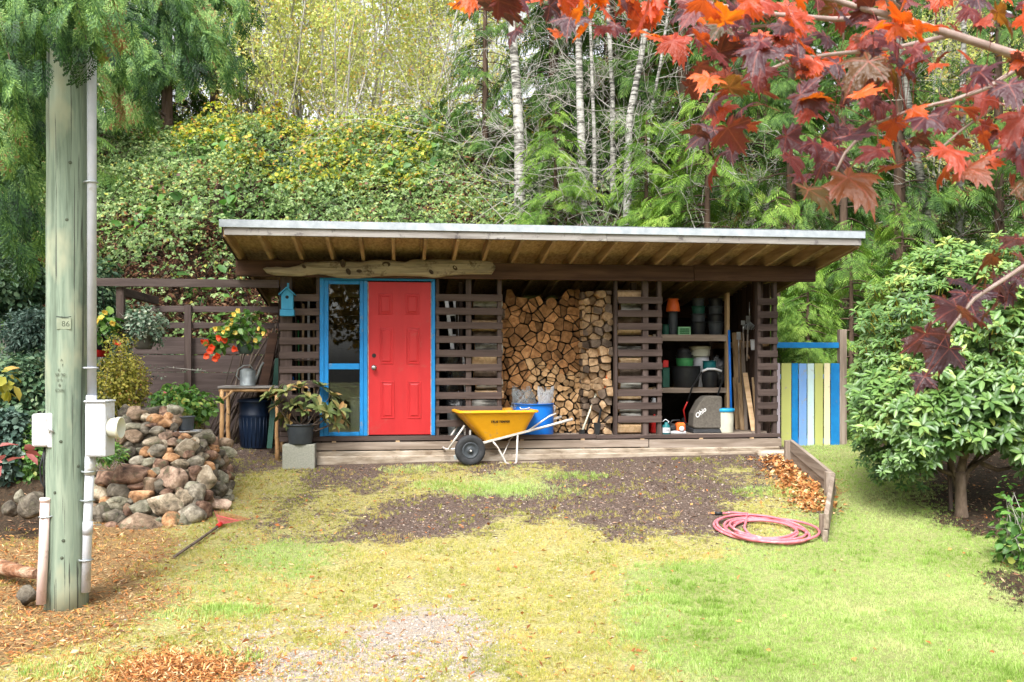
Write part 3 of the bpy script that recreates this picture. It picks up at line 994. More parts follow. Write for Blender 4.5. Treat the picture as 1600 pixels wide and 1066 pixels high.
def stone_vf(dims, seed, sub=ICO2, rough=0.22, flat=0.25):
    rough *= 1.5
    v, f = sub
    v = v.copy()
    off = Vector((seed * 3.1, seed * 1.7, seed * 0.9))
    out = []
    # cut planes give flat facets
    rr = random.Random(seed)
    planes = [(Vector((rr.gauss(0, 1), rr.gauss(0, 1), rr.gauss(0, 1))).normalized(), rr.uniform(0.55, 0.85)) for _ in range(9)]
    for p in v:
        q = Vector(p)
        r_ = 1 + rough * noise.noise(q * 1.2 + off) + 0.12 * noise.noise(q * 2.8 + off) + 0.05 * noise.noise(q * 6 + off)
        q = q * r_
        for n_, h in planes:
            dd = q.dot(n_) - h
            if dd > 0:
                q -= n_ * dd * 0.82
        out.append((q.x * dims[0], q.y * dims[1], q.z * dims[2]))
    return np.array(out), f


# ------------------------------------------------------------------ firewood
def endgrain(name, c1, c2, c3):
    m, nt, b, out = new_mat(name)
    v = coords(nt, (1, 0.15, 1))
    n = tex(nt, v, 16, 6, 0.6, 0.4)
    col = ramp(nt, n, [(0.3, c1), (0.5, c2), (0.72, c3)])
    tc = nt.nodes.new('ShaderNodeTexCoord')
    wv = nt.nodes.new('ShaderNodeTexWave'); wv.wave_type = 'RINGS'; wv.rings_direction = 'Y'
    wv.inputs['Scale'].default_value = 34; wv.inputs['Distortion'].default_value = 3; wv.inputs['Detail'].default_value = 3
    nt.links.new(tc.outputs['Object'], wv.inputs['Vector'])
    mr = nt.nodes.new('ShaderNodeMapRange'); mr.inputs['To Min'].default_value = 0.72; mr.inputs['To Max'].default_value = 1.08
    nt.links.new(wv.outputs['Fac'], mr.inputs['Value'])
    oi = nt.nodes.new('ShaderNodeObjectInfo')
    m2 = nt.nodes.new('ShaderNodeMapRange'); m2.inputs['To Min'].default_value = 0.42; m2.inputs['To Max'].default_value = 1.35
    nt.links.new(oi.outputs['Random'], m2.inputs['Value'])
    mm = nt.nodes.new('ShaderNodeMath'); mm.operation = 'MULTIPLY'
    nt.links.new(mr.outputs[0], mm.inputs[0]); nt.links.new(m2.outputs[0], mm.inputs[1])
    hs = nt.nodes.new('ShaderNodeHueSaturation')
    nt.links.new(mm.outputs[0], hs.inputs['Value']); nt.links.new(col, hs.inputs['Color'])
    nt.links.new(hs.outputs[0], b.inputs['Base Color'])
    b.inputs['Roughness'].default_value = 0.9
    b.inputs['Specular IOR Level'].default_value = 0.15
    bump(nt, b, n, 0.5, 0.004)
    return m


M['end_old'] = endgrain('cut_wood_end_aged', (0.13, 0.062, 0.028), (0.32, 0.155, 0.062), (0.48, 0.265, 0.12))
M['end_new'] = endgrain('cut_wood_end_fresh', (0.26, 0.15, 0.07), (0.48, 0.29, 0.14), (0.62, 0.42, 0.24))
M['end_side'] = endgrain('split_wood_mixed', (0.16, 0.10, 0.055), (0.37, 0.24, 0.135), (0.56, 0.40, 0.25))
M['splitface'] = wood('split_wood_face', (0.36, 0.22, 0.11), (0.58, 0.39, 0.22), (0.70, 0.52, 0.33), 'x', objvar=0.2)
m, nt, b, out = new_mat('birch_bark')
v = coords(nt, (1.0, 1.0, 7.0))
n1 = tex(nt, v, 3.2, 5, 0.65)
n0 = tex(nt, coords(nt, (1, 1, 1)), 2.2, 4, 0.6)
ma = nt.nodes.new('ShaderNodeMath'); ma.operation = 'MULTIPLY_ADD'; ma.inputs[1].default_value = 0.5
nt.links.new(n0, ma.inputs[0]); nt.links.new(n1, ma.inputs[2])
c = ramp(nt, ma.outputs[0], [(0.60, (0.03, 0.028, 0.025)), (0.70, (0.12, 0.11, 0.095)), (0.77, (0.30, 0.29, 0.26)), (0.95, (0.42, 0.41, 0.38))])
nt.links.new(c, b.inputs['Base Color']); b.inputs['Roughness'].default_value = 0.8
bump(nt, b, n1, 0.4, 0.01)
M['birchbark'] = m


def voronoi(sites, x0, x1, z0, z1):
    cells = []
    for i, (ax, az) in enumerate(sites):
        poly = [(x0, z0), (x1, z0), (x1, z1), (x0, z1)]
        for j, (bx, bz) in enumerate(sites):
            if i == j or abs(ax - bx) > 0.4 or abs(az - bz) > 0.4:
                continue
            nx_, nz_ = bx - ax, bz - az
            c_ = (nx_ * (ax + bx) + nz_ * (az + bz)) / 2
            new = []
            for k in range(len(poly)):
                p, q = poly[k], poly[(k + 1) % len(poly)]
                dp = nx_ * p[0] + nz_ * p[1] - c_; dq = nx_ * q[0] + nz_ * q[1] - c_
                if dp <= 0: new.append(p)
                if dp * dq < 0:
                    t = dp / (dp - dq); new.append((p[0] + (q[0] - p[0]) * t, p[1] + (q[1] - p[1]) * t))
            poly = new
            if len(poly) < 3: break
        if len(poly) >= 3: cells.append(poly)
    return cells


def area_c(poly):
    A = cx = cz = 0
    for k in range(len(poly)):
        p, q = poly[k], poly[(k + 1) % len(poly)]
        w = p[0] * q[1] - q[0] * p[1]; A += w; cx += (p[0] + q[0]) * w; cz += (p[1] + q[1]) * w
    A /= 2
    return A, cx / (6 * A + 1e-12), cz / (6 * A + 1e-12)


def split_poly(poly, rr):
    A, cx, cz = area_c(poly)
    a = rr.uniform(0, PI); nx_, nz_ = math.cos(a), math.sin(a); c_ = nx_ * cx + nz_ * cz
    out = []
    for sg in (1, -1):
        new = []
        for k in range(len(poly)):
            p, q = poly[k], poly[(k + 1) % len(poly)]
            dp = sg * (nx_ * p[0] + nz_ * p[1] - c_); dq = sg * (nx_ * q[0] + nz_ * q[1] - c_)
            if dp <= 0: new.append(p)
            if dp * dq < 0:
                t = dp / (dp - dq); new.append((p[0] + (q[0] - p[0]) * t, p[1] + (q[1] - p[1]) * t))
        out.append(new)
    return out


def shape_log(poly, rr, shrink=0.004, round_p=0.12):
    A, cx, cz = area_c(poly)
    r_in = math.sqrt(abs(A) / PI)
    if rr.random() < round_p:
        n = 14
        return [(cx + r_in * 0.92 * math.cos(2 * PI * k / n) * (1 + rr.uniform(-.04, .04)), cz + r_in * 0.92 * math.sin(2 * PI * k / n)) for k in range(n)]
    # drop tiny edges, chamfer corners a little, bow one edge (the bark side) outward
    pts = [p for k, p in enumerate(poly) if math.dist(p, poly[(k + 1) % len(poly)]) > 0.012]
    if len(pts) < 3: pts = poly
    pts = [(cx + (x - cx) * (1 - shrink / max(r_in, 0.01)), cz + (z - cz) * (1 - shrink / max(r_in, 0.01))) for x, z in pts]
    out = []
    n = len(pts)
    for k in range(n):
        p0, p, p1 = pts[k - 1], pts[k], pts[(k + 1) % n]
        t = rr.uniform(0.03, 0.20)
        out.append((p[0] + (p0[0] - p[0]) * t, p[1] + (p0[1] - p[1]) * t))
        out.append((p[0] * 0.93 + 0.07 * (p0[0] + p1[0]) / 2, p[1] * 0.93 + 0.07 * (p0[1] + p1[1]) / 2))
        out.append((p[0] + (p1[0] - p[0]) * t, p[1] + (p1[1] - p[1]) * t))
    return out


def pack(x0, x1, z0, z1, rfun, n_try, rr):
    sites = []
    for _ in range(n_try):
        x, z = rr.uniform(x0, x1), rr.uniform(z0, z1)
        r_ = rfun(x, z)
        if all(((x - a) * 0.86) ** 2 + ((z - c_) * 1.25) ** 2 > (r_ * (0.72 + 0.5 * rr.random())) ** 2 for a, c_ in sites):
            sites.append((x, z))
    return sites


def put_log(poly, dfront, L, end_mat, side_mat, label, group, rr):
    A, cx, cz = area_c(poly)
    mb = MB()
    mb.prism([(x - cx, z - cz) for x, z in poly], 0, L, 1, 0)
    o = mb.build('firewood_log', [end_mat, side_mat])
    o.location = W(cx, dfront, cz); o.rotation_euler = (rr.uniform(-.03, .03), rr.uniform(-.02, .02), TH + rr.uniform(-.06, .06))
    tag(o, label, 'firewood', group)
    return o


ORD = ['', 'first', 'second', 'third', 'fourth', 'fifth', 'sixth', 'seventh', 'eighth', 'ninth', 'tenth', 'eleventh', 'twelfth', 'thirteenth', 'fourteenth', 'fifteenth', 'sixteenth',
       'seventeenth', 'eighteenth', 'nineteenth', 'twentieth', 'twenty-first', 'twenty-second', 'twenty-third', 'twenty-fourth', 'twenty-fifth', 'twenty-sixth', 'twenty-seventh', 'twenty-eighth']


def row_labels(items, pitch, what, edge):
    rows = {}
    for o, s_, z_, desc in items:
        rows.setdefault(int((z_ - FZ) / pitch) + 1, []).append((s_, o, desc))
    for r0, lst in rows.items():
        lst.sort(key=lambda q: q[0])
        for k_, (s_, o, desc) in enumerate(lst):
            o['label'] = f'{desc}, {ORD[r0]} row up, {ORD[k_ + 1]} from the {edge}'


rr = random.Random(11)
nlog = 0
items = []
sx0, sx1 = -0.125, 1.00


def top_of(s):
    return 2.70 + 0.04 * math.sin(s * 9) - 0.06 * abs(s - 0.75)


def rf(x, z):
    fresh = (x > 0.30 and z < 1.72 + 0.1 * math.sin(x * 5)) 
    return 0.099 if fresh else 0.137


sites = pack(sx0, sx1, FZ, 2.72, rf, 9000, rr)
GRP_W = 'firewood logs stacked in the open bay'
for poly in voronoi(sites, sx0, sx1, FZ + 0.002, 2.78):
    A, cx, cz = area_c(poly)
    if cz > top_of(cx) or abs(A) < 0.0012:
        continue
    fresh = (cx > 0.28 and cz < 1.72 + 0.1 * math.sin(cx * 5))
    subs = split_poly(poly, rr) if (abs(A) > (0.0085 if not fresh else 0.0075) and rr.random() < 0.62) else [poly]
    for q in subs:
        if len(q) < 3: continue
        A2, c2, c3 = area_c(q)
        q = shape_log(q, rr, rr.uniform(0.004, 0.011), 0.22 if fresh else 0.07)
        if cz > 2.35: lab = 'dusty split log in the shadowed top rows of the tall woodpile'
        elif fresh: lab = 'small pale freshly split log in the lower woodpile beside the axes'
        elif cz > 1.5: lab = 'orange-brown split log end in the middle rows of the woodpile'
        else: lab = 'split log in the woodpile behind and above the blue barrel'
        lab = ('small fresh pale' if fresh else 'dusty shadowed' if cz > 2.35 else 'orange-brown' if cz > 1.5 else 'tan-brown') + ' woodpile log'
        lg_ = put_log(q, 0.46 + rr.uniform(-0.035, 0.03), 0.36, M['end_new'] if fresh else M['end_old'], M['bark'], lab, GRP_W, rr)
        items.append((lg_, c2, c3, lab))
        nlog += 1
row_labels(items, 0.095, '', "pile's left edge")
items = []
GRP_S = 'small pieces stacked at the end of the woodpile'
sites = pack(0.97, 1.355, FZ, 2.75, lambda x, z: 0.100, 4000, rr)
for poly in voronoi(sites, 0.975, 1.358, FZ + 0.002, 2.74):
    A, cx, cz = area_c(poly)
    if abs(A) < 0.001: continue
    q = shape_log(poly, rr, rr.uniform(.004, .012), 0.03)
    q = [(x, z) for x, z in q]
    o = put_log(q, 0.30 - 0.16 * max(0, (cx - 0.99) / 0.36) + rr.uniform(-0.11, 0.07), 0.36, M['end_side'] if rr.random() < .75 else M['bark'], M['bark'] if rr.random() < .5 else M['splitface'],
                'short grey-tan split piece in the narrow stack at the woodpile end', GRP_S, rr)
    items.append((o, cx, cz, 'short grey-tan end-stack piece'))
    nlog += 1
row_labels(items, 0.07, '', "narrow stack's left")


def cross_log(s0, s1, d, z0, z1, kind, label):
    """a log lying along the shed front, seen from its side between the slats"""
    h = z1 - z0; w = rr.uniform(0.12, 0.16)
    mb = MB()
    n = 9 if kind != 'split' else 5
    poly = []
    for k in range(n):
        a = 2 * PI * k / n + (0.6 if kind == 'split' else 0)
        rx = w / 2 * (1 + rr.uniform(-.1, .1)); rz = h / 2
        poly.append((rx * math.cos(a), rz * math.sin(a)))
    L = s1 - s0
    mb.prism(poly, 0, L, 1, 0)
    mt = {'split': M['splitface'], 'birch': M['birchbark'], 'bark': M['bark']}[kind]
    o = mb.build('firewood_log', [M['end_new'], mt], None, 0.004)
    o.location = W(s0, d, (z0 + z1) / 2)
    o.rotation_euler = (0, rr.uniform(-.03, .03), TH - PI / 2)
    tag(o, label, 'firewood', 'logs lying behind the slats')
    return o


for (sa, sb, nm, zt) in ((-0.50, -0.15, 'left of the open woodpile', 2.62), (1.44, 1.80, 'right of the open woodpile', 2.80)):
    z = FZ + 0.002
    ordn = ['lowest', 'second from the floor', 'third from the floor', 'fourth from the floor', 'fifth from the floor', 'sixth from the floor', 'seventh from the floor', 'eighth from the floor', 'ninth from the floor', 'tenth from the floor', 'eleventh from the floor', 'twelfth from the floor', 'thirteenth from the floor', 'topmost']
    kinds = ['split', 'birch', 'birch', 'split', 'birch', 'bark', 'split', 'birch', 'bark', 'split', 'bark', 'birch', 'split']
    i = 0
    while z < zt - 0.1:
        h = rr.uniform(0.135, 0.165)
        k = kinds[i % len(kinds)]
        if z > 2.55 and sa < 0: k = 'bark'
        a = sa + rr.uniform(-.03, .05)
        desc = {'split': 'pale split log', 'birch': 'white birch log', 'bark': 'dark barked log'}[k] + ', ' + ordn[min(i, 13)] + ','
        cross_log(a, a + rr.uniform(0.33, 0.40), 0.19 + rr.uniform(-.02, .02), z, z + h, k, f'{desc} behind the slats {nm}')
        z += h; i += 1
        nlog += 1
print('logs', nlog)

# blue barrel with netting
def pot(name, prof, mat, loc, label, cat, n=24, rim=0.01, wall=0.006, parent=None, group=None, rot=None):
    """open vessel: outer profile [(r,z)...], inner wall and a rim"""
    mb = MB()
    inner = [(max(r_ - wall, 0.001), z) for r_, z in reversed(prof)]
    inner[-1] = (inner[-1][0], inner[-1][1] + wall)
    top = prof[-1]
    full = list(prof) + ([(top[0] + rim, top[1]), (top[0] + rim, top[1] + rim * 1.2), (top[0] - wall, top[1] + rim * 1.2)] if rim else []) + inner + [(0.001, inner[-1][1])]
    mb.lathe(full, n=n, cap1=False)
    o = mb.build(name, mat, parent, loc=loc, rot=rot)
    if parent is None:
        tag(o, label, cat, group)
    return o


c_ = Wp(833, 676, 0.22)
bar = thing('barrel', 'bright blue half barrel in front of the woodpile behind the wheelbarrow', 'barrel', (c_.x, c_.y, FZ), TH)
pot('barrel_body', [(0.262, 0), (0.268, 0.02), (0.27, 0.20), (0.268, 0.36), (0.268, 0.41)], M['bin_blue'], (0, 0, 0), '', '', 36, 0.008, 0.006, bar)
mb = MB(); mb.tube([(-0.20, -0.178, 0.375), (-0.19, -0.19, 0.355), (-0.15, -0.232, 0.352), (-0.11, -0.25, 0.362), (-0.08, -0.262, 0.372)], 0.006, 6); mb.build('rope_handle', M['white_p'], bar)
mb = MB(); mb.tube([(0.262, -0.05, 0.40), (0.285, -0.05, 0.385), (0.285, -0.05, 0.34), (0.27, -0.05, 0.30)], 0.006, 6); mb.build('rope_handle', M['white_p'], bar)
# crumpled wire netting roll: many thin strands
def netting(name, center, h, r0, r1, n, mat, label, lean):
    n = int(n * 1.3)
    mb = MB()
    A = []; Bq = []
    for k in range(n):
        a = rr.uniform(0, 2 * PI); s_ = rr.choice((-1, 1)); p = None
        for j in range(9):
            t = j / 8
            r_ = (r0 + (r1 - r0) * t) * (1 + .18 * math.sin(a * 3 + t * 4)) * (1 - .35 * max(0, t - .6))
            q = (math.cos(a) * r_ * (1 + rr.uniform(-.1, .1)) + lean * t, math.sin(a) * r_ * 0.9, h * t * (.90 + .10 * math.sin(a * 2.3 + 1)) + rr.uniform(-.012, .012))
            if p: A.append(p); Bq.append(q)
            p = q; a += s_ * rr.uniform(0.12, 0.3)
    V_, F_ = seg_tubes(A, Bq, [0.0013] * len(A), [0.0013] * len(A), 3)
    o = np_obj(name, V_, F_, mat)
    o.location = center; tag(o, label, 'netting')
    return o


netting('wire_netting', W(fac(818, 640, .2)[0], 0.22, FZ + 0.33), 0.32, 0.16, 0.12, 110, M['zinc'], 'crumpled grey wire netting standing in the blue barrel', -0.02)
netting('plastic_netting', W(fac(848, 640, .2)[0], 0.20, FZ + 0.33), 0.31, 0.06, 0.11, 150, M['white_p'], 'pale translucent netting roll standing in the blue barrel', 0.05)

# axes leaning on the pile
def tool_handle(name, a, b_, r_, mat, label, cat):
    t = thing(name, label, cat, a, TH)
    inv = Matrix.Rotation(-TH, 3, 'Z')
    d_ = inv @ (Vector(b_) - Vector(a))
    mb = MB(); mb.tube([(0, 0, 0), d_ * 0.5, d_], [r_, r_ * 0.85, r_ * 1.05], 8); mb.build('handle', mat, t)
    return t, d_


t, d_ = tool_handle('sledgehammer', W(fac(909, 672, .13)[0], 0.13, FZ + 0.035), Wp(933, 612, 0.27), 0.014, M['cream_p'], 'sledgehammer with pale wooden handle leaning on the small pale logs', 'hammer')
mb = MB(); mb.box(-0.03, 0.03, -0.07, 0.07, -0.033, 0.033); mb.build('head', M['black'], t, 0.008)
t, d_ = tool_handle('splitting_maul', W(fac(933, 674, .13)[0], 0.13, FZ + 0.07), Wp(950, 585, 0.20), 0.016, M['black'], 'splitting maul with black and orange handle leaning beside the sledgehammer', 'axe')
mb = MB(); mb.tube([d_ * 0.66, d_ * 0.98], [0.018, 0.019], 8); mb.build('grip', M['orange'], t)
mb = MB(); mb.add([(-0.03, -0.02, -0.08), (0.03, -0.02, -0.08), (0.03, 0.02, -0.08), (-0.03, 0.02, -0.08), (-0.045, -0.025, 0.09), (0.045, -0.025, 0.09), (0.045, 0.025, 0.09), (-0.045, 0.025, 0.09)],
               [(0, 3, 2, 1), (4, 5, 6, 7), (0, 1, 5, 4), (1, 2, 6, 5), (2, 3, 7, 6), (3, 0, 4, 7)])
mb.build('head', M['black'], t, 0.006)
t, d_ = tool_handle('garden_fork', W(fac(903, 676, .3)[0] + .1, 0.22, FZ + 0.02), Wp(928, 625, 0.30), 0.012, M['black'], 'dark handled tool leaning between sledgehammer and log stack', 'tool')

# ------------------------------------------------------------------ wheelbarrow
wb0 = G(738, 724)
BA = R(13)
wbY = 11.42
wb = thing('wheelbarrow', 'yellow two-wheeled wheelbarrow parked in front of the woodshed', 'wheelbarrow', ((729 - 800) / F * (wbY + .25), wbY + 0.25, float(gz(-.5, wbY))), BA)


def rrect(x0, x1, y0, y1, r_, n=5):
    pts = []
    for cx, cy, a0 in ((x1 - r_, y0 + r_, -90), (x1 - r_, y1 - r_, 0), (x0 + r_, y1 - r_, 90), (x0 + r_, y0 + r_, 180)):
        for k in range(n + 1):
            a = R(a0 + 90 * k / n); pts.append((cx + r_ * math.cos(a), cy + r_ * math.sin(a)))
    return pts


top_l = [(x, y, 0.655 - 0.035 * (1 if x > 0.5 else 0) * 0) for x, y in rrect(-0.13, 0.84, -0.335, 0.335, 0.10)]
bot_l = [(x, y, 0.300 + 0.24 * (x - 0.22)) for x, y in rrect(0.20, 0.74, -0.20, 0.20, 0.07)]
loops = []
for t in (0, 0.08, 0.35, 0.7, 1.0):
    lp = []
    for a, b_ in zip(bot_l, top_l):
        sft = 0.012 * math.sin(PI * t)
        lp.append(tuple(a[i] + (b_[i] - a[i]) * t for i in range(3)))
    loops.append(lp)


def off(lp, o_, dz):
    cx, cy = 0.33, 0
    return [(x + o_ * (1 if x > cx else -1), y + o_ * (1 if y > 0 else -1), z + dz) for x, y, z in lp]


full = loops + [off(loops[-1], 0.028, 0.0), off(loops[-1], 0.036, 0.010), off(loops[-1], 0.034, 0.030), off(loops[-1], 0.0, 0.036)] + [off(l, -0.008, 0.004) for l in reversed(loops)]
n = len(full[0]); vs = [p for l in full for p in l]; fs = []
for i in range(len(full) - 1):
    for k in range(n):
        k2 = (k + 1) % n
        fs.append((i * n + k, i * n + k2, (i + 1) * n + k2, (i + 1) * n + k))
mb = MB(); mb.add(vs, fs, 0, True)
mb.f.append(tuple(reversed(range(n)))); mb.m.append(0); mb.sm.append(False)
mb.f.append(tuple((len(full) - 1) * n + k for k in range(n))); mb.m.append(0); mb.sm.append(False)
tray = mb.build('tray', M['yellow'], wb)
es = tray.modifiers.new('split', 'EDGE_SPLIT'); es.split_angle = R(38)
text_mesh('lettering', 'TRUE TEMPER', 0.040, M['ink'], tray, (0.375, -0.2985, 0.545), (R(90 + 20.6), 0, 0), 0.0005, 0.12, 0.0016)
WR = 0.192
for y in (-0.25, 0.25):
    wh = MB()
    wh.lathe([(0.105, -0.032), (0.125, -0.044), (0.160, -0.047), (0.182, -0.038), (0.192, -0.018), (0.192, 0.018), (0.182, 0.038), (0.160, 0.047), (0.125, 0.044), (0.105, 0.032)], n=36, cap0=False)
    ty = wh.build('wheel', M['rubber'], wb, loc=(0, y, WR), rot=(R(90), 0, 0))
    rm = MB(); rm.lathe([(0.0, -0.02), (0.02, -0.045), (0.030, -0.040), (0.034, -0.020), (0.075, -0.016), (0.085, -0.030), (0.106, -0.032), (0.106, 0.032), (0.085, 0.030), (0.075, 0.016), (0.034, 0.020), (0.02, 0.045), (0, 0.02)], n=28)
    rm.build('rim', M['potgrey'], ty)
    ax = MB(); ax.tube([(0, 0, -0.062), (0, 0, 0.062)], 0.011, 8); ax.build('hub', M['silver'], ty)
mb = MB(); mb.tube([(0, -0.3, WR), (0, 0.3, WR)], 0.009, 8); mb.build('axle', M['silver'], wb)
for y in (-0.19, 0.19):
    sg = -1 if y < 0 else 1
    mb = MB(); mb.bar((-0.04, y, 0.225), (0.80, y, 0.425), 0.030, 0.030); mb.build('rail', M['silver'], wb, 0.004)
    mb = MB(); mb.tube([(0.80, y, 0.425), (1.00, y + sg * 0.03, 0.475), (1.15, y + sg * .05, 0.515), (1.33, y + sg * .07, 0.565)], [0.017, 0.017, 0.018, 0.019], 8); mb.build('handle', M['silver'], wb)
    mb = MB(); mb.tube([(0.78, y, 0.43), (0.93, y, 0.53), (1.04, y, 0.60), (1.13, y, 0.635)], 0.011, 7); mb.build('brace', M['silver'], wb)
    mb = MB(); mb.tube([(0.30, y, 0.295), (0.36, y + sg * .01, 0.22), (0.46, y + sg * .04, 0.025), (0.50, y + sg * .05, 0.0), (0.56, y + sg * .05, 0.0), (0.60, y + sg * .04, 0.03), (0.625, y, 0.385)], 0.013, 7); mb.build('leg', M['silver'], wb)
    mb = MB(); mb.tube([(0.42, y + sg * .03, 0.10), (0.60, -y * .2, 0.34)], 0.007, 6); mb.build('brace', M['silver'], wb)
    mb = MB(); mb.bar((-0.03, y, 0.21), (-0.0, y, WR), 0.03, 0.06); mb.build('bracket', M['silver'], wb, 0.004)
    mb = MB(); mb.tube([(-0.26, y, 0.215), (-0.06, y * 1.05, 0.50)], 0.013, 7); mb.build('brace', M['silver'], wb)
    mb = MB(); mb.bar((0.01, y, 0.235), (0.01, y, 0.44), 0.02, 0.02, up=(1, 0, 0)); mb.build('brace', M['silver'], wb)
mb = MB(); mb.tube([(-0.04, -0.19, 0.225), (-0.22, -0.19, 0.205), (-0.285, -0.12, 0.20), (-0.285, 0.12, 0.20), (-0.22, 0.19, 0.205), (-0.04, 0.19, 0.225)], 0.014, 7); mb.build('nose_bar', M['silver'], wb)
mb = MB(); mb.bar((-0.20, -0.25, 0.10), (-0.08, -0.25, 0.15), 0.012, 0.06); mb.build('axle_bracket', M['zinc'], wb, 0.003)

# ------------------------------------------------------------------ things on the shelves
def vessel(name, px0, px1, ytop, ybot, d, mat, label, cat='pot', taper=0.82, n=24, rim=0.008, group=None, zbase=None, lid=None, closed=False):
    r_ = (fac(px1, ytop, d)[0] - fac(px0, ytop, d)[0]) / 2
    s = (fac(px1, ytop, d)[0] + fac(px0, ytop, d)[0]) / 2
    zt = fac(px0, ytop, d)[1]; zb = fac(px0, ybot, d)[1] if zbase is None else zbase
    h = zt - zb
    loc = W(s, d, zb)
    o = pot(name, [(r_ * taper * 0.97, 0), (r_ * taper, 0.01), (r_ * (taper * .4 + .6), h * 0.6), (r_ - rim, h * 0.90), (r_ - rim, h)], mat, loc, label, cat, n, rim, 0.005, None, group)
    if lid is not None or closed:
        mb = MB(); mb.lathe([(r_ + 0.004, h - 0.03), (r_ + 0.008, h - 0.028), (r_ + 0.008, h + 0.012), (r_ - 0.01, h + 0.018), (0.0, h + 0.014)], n=n, cap0=False)
        q = mb.build('lid', lid or mat, o)
    return o


SZ1, SZ2 = 2.162, 1.428
vessel('flower_pot', 1043, 1059, 488, 521, 0.72, M['potgrey'], 'narrow dark pot on upper shelf carrying the orange pot', zbase=SZ1)
vessel('flower_pot', 1043, 1060, 468, 487, 0.72, M['orange'], 'orange pot stacked on a dark pot on the upper shelf', taper=1.25)
for i, (x0, x1) in enumerate(((1078, 1104), (1105, 1131))):
    for k in range(4):
        zb = SZ1 + k * 0.11
        r_ = [0.105, 0.10, 0.093, 0.085][k] if i == 0 else [0.11, 0.108, 0.10, 0.095][k]
        s = fac((x0 + x1) / 2, 500, .8)[0]
        pot('flower_pot', [(r_ * .8, 0), (r_ * .82, .01), (r_, 0.17), (r_, 0.19)], M['potgrey'] if (i + k) % 2 else M['green_d'] if i == 0 and k == 2 else M['black'], W(s, 0.8, zb),
            f'{["lowest", "second", "third", "topmost"][k]} dark nursery pot in the {"left" if i == 0 else "right"} tall stack on the upper shelf', 'pot', group='nested nursery pots on the upper shelf')
# green crate
cp = Wp(1069.5, 521, 0.62)
crate = thing('plastic_crate', 'small pale green slatted plastic crate on the upper shelf', 'crate', (cp.x, cp.y, SZ1), TH)
mb = MB(); w, h, dd = 0.088, 0.118, 0.12
mb.box(-w, w, 0, 0.008, 0, 0.018); mb.box(-w, w, 0, 0.008, h - 0.018, h); mb.box(-w, -w + 0.016, 0.0005, 0.0075, 0.018, h - 0.018); mb.box(w - 0.016, w, 0.0005, 0.0075, 0.018, h - 0.018)
mb.build('front_frame', M['lime'], crate)
for k in range(7):
    x = -w + 0.024 + k * 0.0225
    mb = MB(); mb.box(x, x + 0.006, 0.001, 0.006, 0.018, h - 0.018); mb.build('slat', M['green_p'], crate)
for k in range(3):
    z = 0.035 + k * 0.024
    mb = MB(); mb.box(-w + 0.016, w - 0.016, 0.0065, 0.0085, z, z + 0.007); mb.build('slat', M['lime'], crate)
mb = MB(); mb.box(-w, -w + 0.006, 0.009, 2 * dd, 0, h); mb.box(w - 0.006, w, 0.009, 2 * dd, 0, h); mb.box(-w + .006, w - .006, 2 * dd - 0.006, 2 * dd, 0, h); mb.box(-w + .006, w - .006, 0.009, 2 * dd - .006, 0, 0.006)
mb.build('basket', M['green_p'], crate)
vessel('coiled_hose_pot', 1034, 1046, 508, 521, 0.7, M['green_d'], 'squat dark green pot at the end of the upper shelf', 'pot', zbase=SZ1)

# lower shelf
vessel('tub', 1049, 1094, 573, 606, 0.78, M['black'], 'wide black tub on the lower shelf under the stacked pots', 'tub', zbase=SZ2, n=32)
z1 = fac(1050, 572, .78)[1]
vessel('flower_pot', 1056, 1084, 561, 573, 0.78, M['green_p'], 'green pot sitting on the wide black tub', zbase=z1 - 0.03)
for k in range(3):
    vessel('flower_pot', 1056 + k, 1083 - k * 2, 556 - k * 5, 566 - k * 5, 0.78, M['black'], f'{["lowest", "middle", "topmost"][k]} of the three dark pot rims above the green pot', group='dark pots above the green pot')
vessel('bucket', 1082, 1108, 557, 606, 0.95, M['white_p'], 'white bucket behind the pots on the lower shelf', 'bucket', zbase=SZ2)
vessel('bucket', 1078, 1109, 543, 557, 0.95, M['cream_p'], 'cream lidded bucket stacked on the white bucket', 'bucket', taper=0.95, closed=True)
vessel('bucket', 1096, 1121, 580, 606, 0.70, M['black'], 'black bucket holding the teal pot on the lower shelf', 'bucket', zbase=SZ2)
vessel('flower_pot', 1098, 1119, 565, 582, 0.70, M['teal'], 'teal pot standing inside the black bucket', taper=0.85)
mb = MB(); mb.box(-0.05, 0.05, 0, 0.2, 0, 0.26); mb.box(-0.055, 0.055, -0.005, 0.205, 0.26, 0.28)
tag(mb.build('storage_box', M['green_d'], None, 0.006, W(fac(1041, 600, .6)[0], 0.6, SZ2 + 0.002), (0, 0, TH)), 'tall dark green box at the end of the lower shelf', 'box')
mb = MB(); mb.box(-0.04, 0.04, 0, 0.15, 0, 0.10)
tag(mb.build('storage_tin', M['redplastic'], None, 0.006, W(fac(1041, 600, .6)[0], 0.62, SZ2 + 0.284), (0, 0, TH)), 'small red tin standing on the green box', 'tin')
# black rubbish bag on the shelf
def bag(name, loc, dims, mat, label, seed=3):
    v_, f_ = stone_vf(dims, seed, ICO2, 0.35)
    o = np_obj(name, v_, f_, mat, None, True); o.location = loc
    tag(o, label, 'bag'); return o


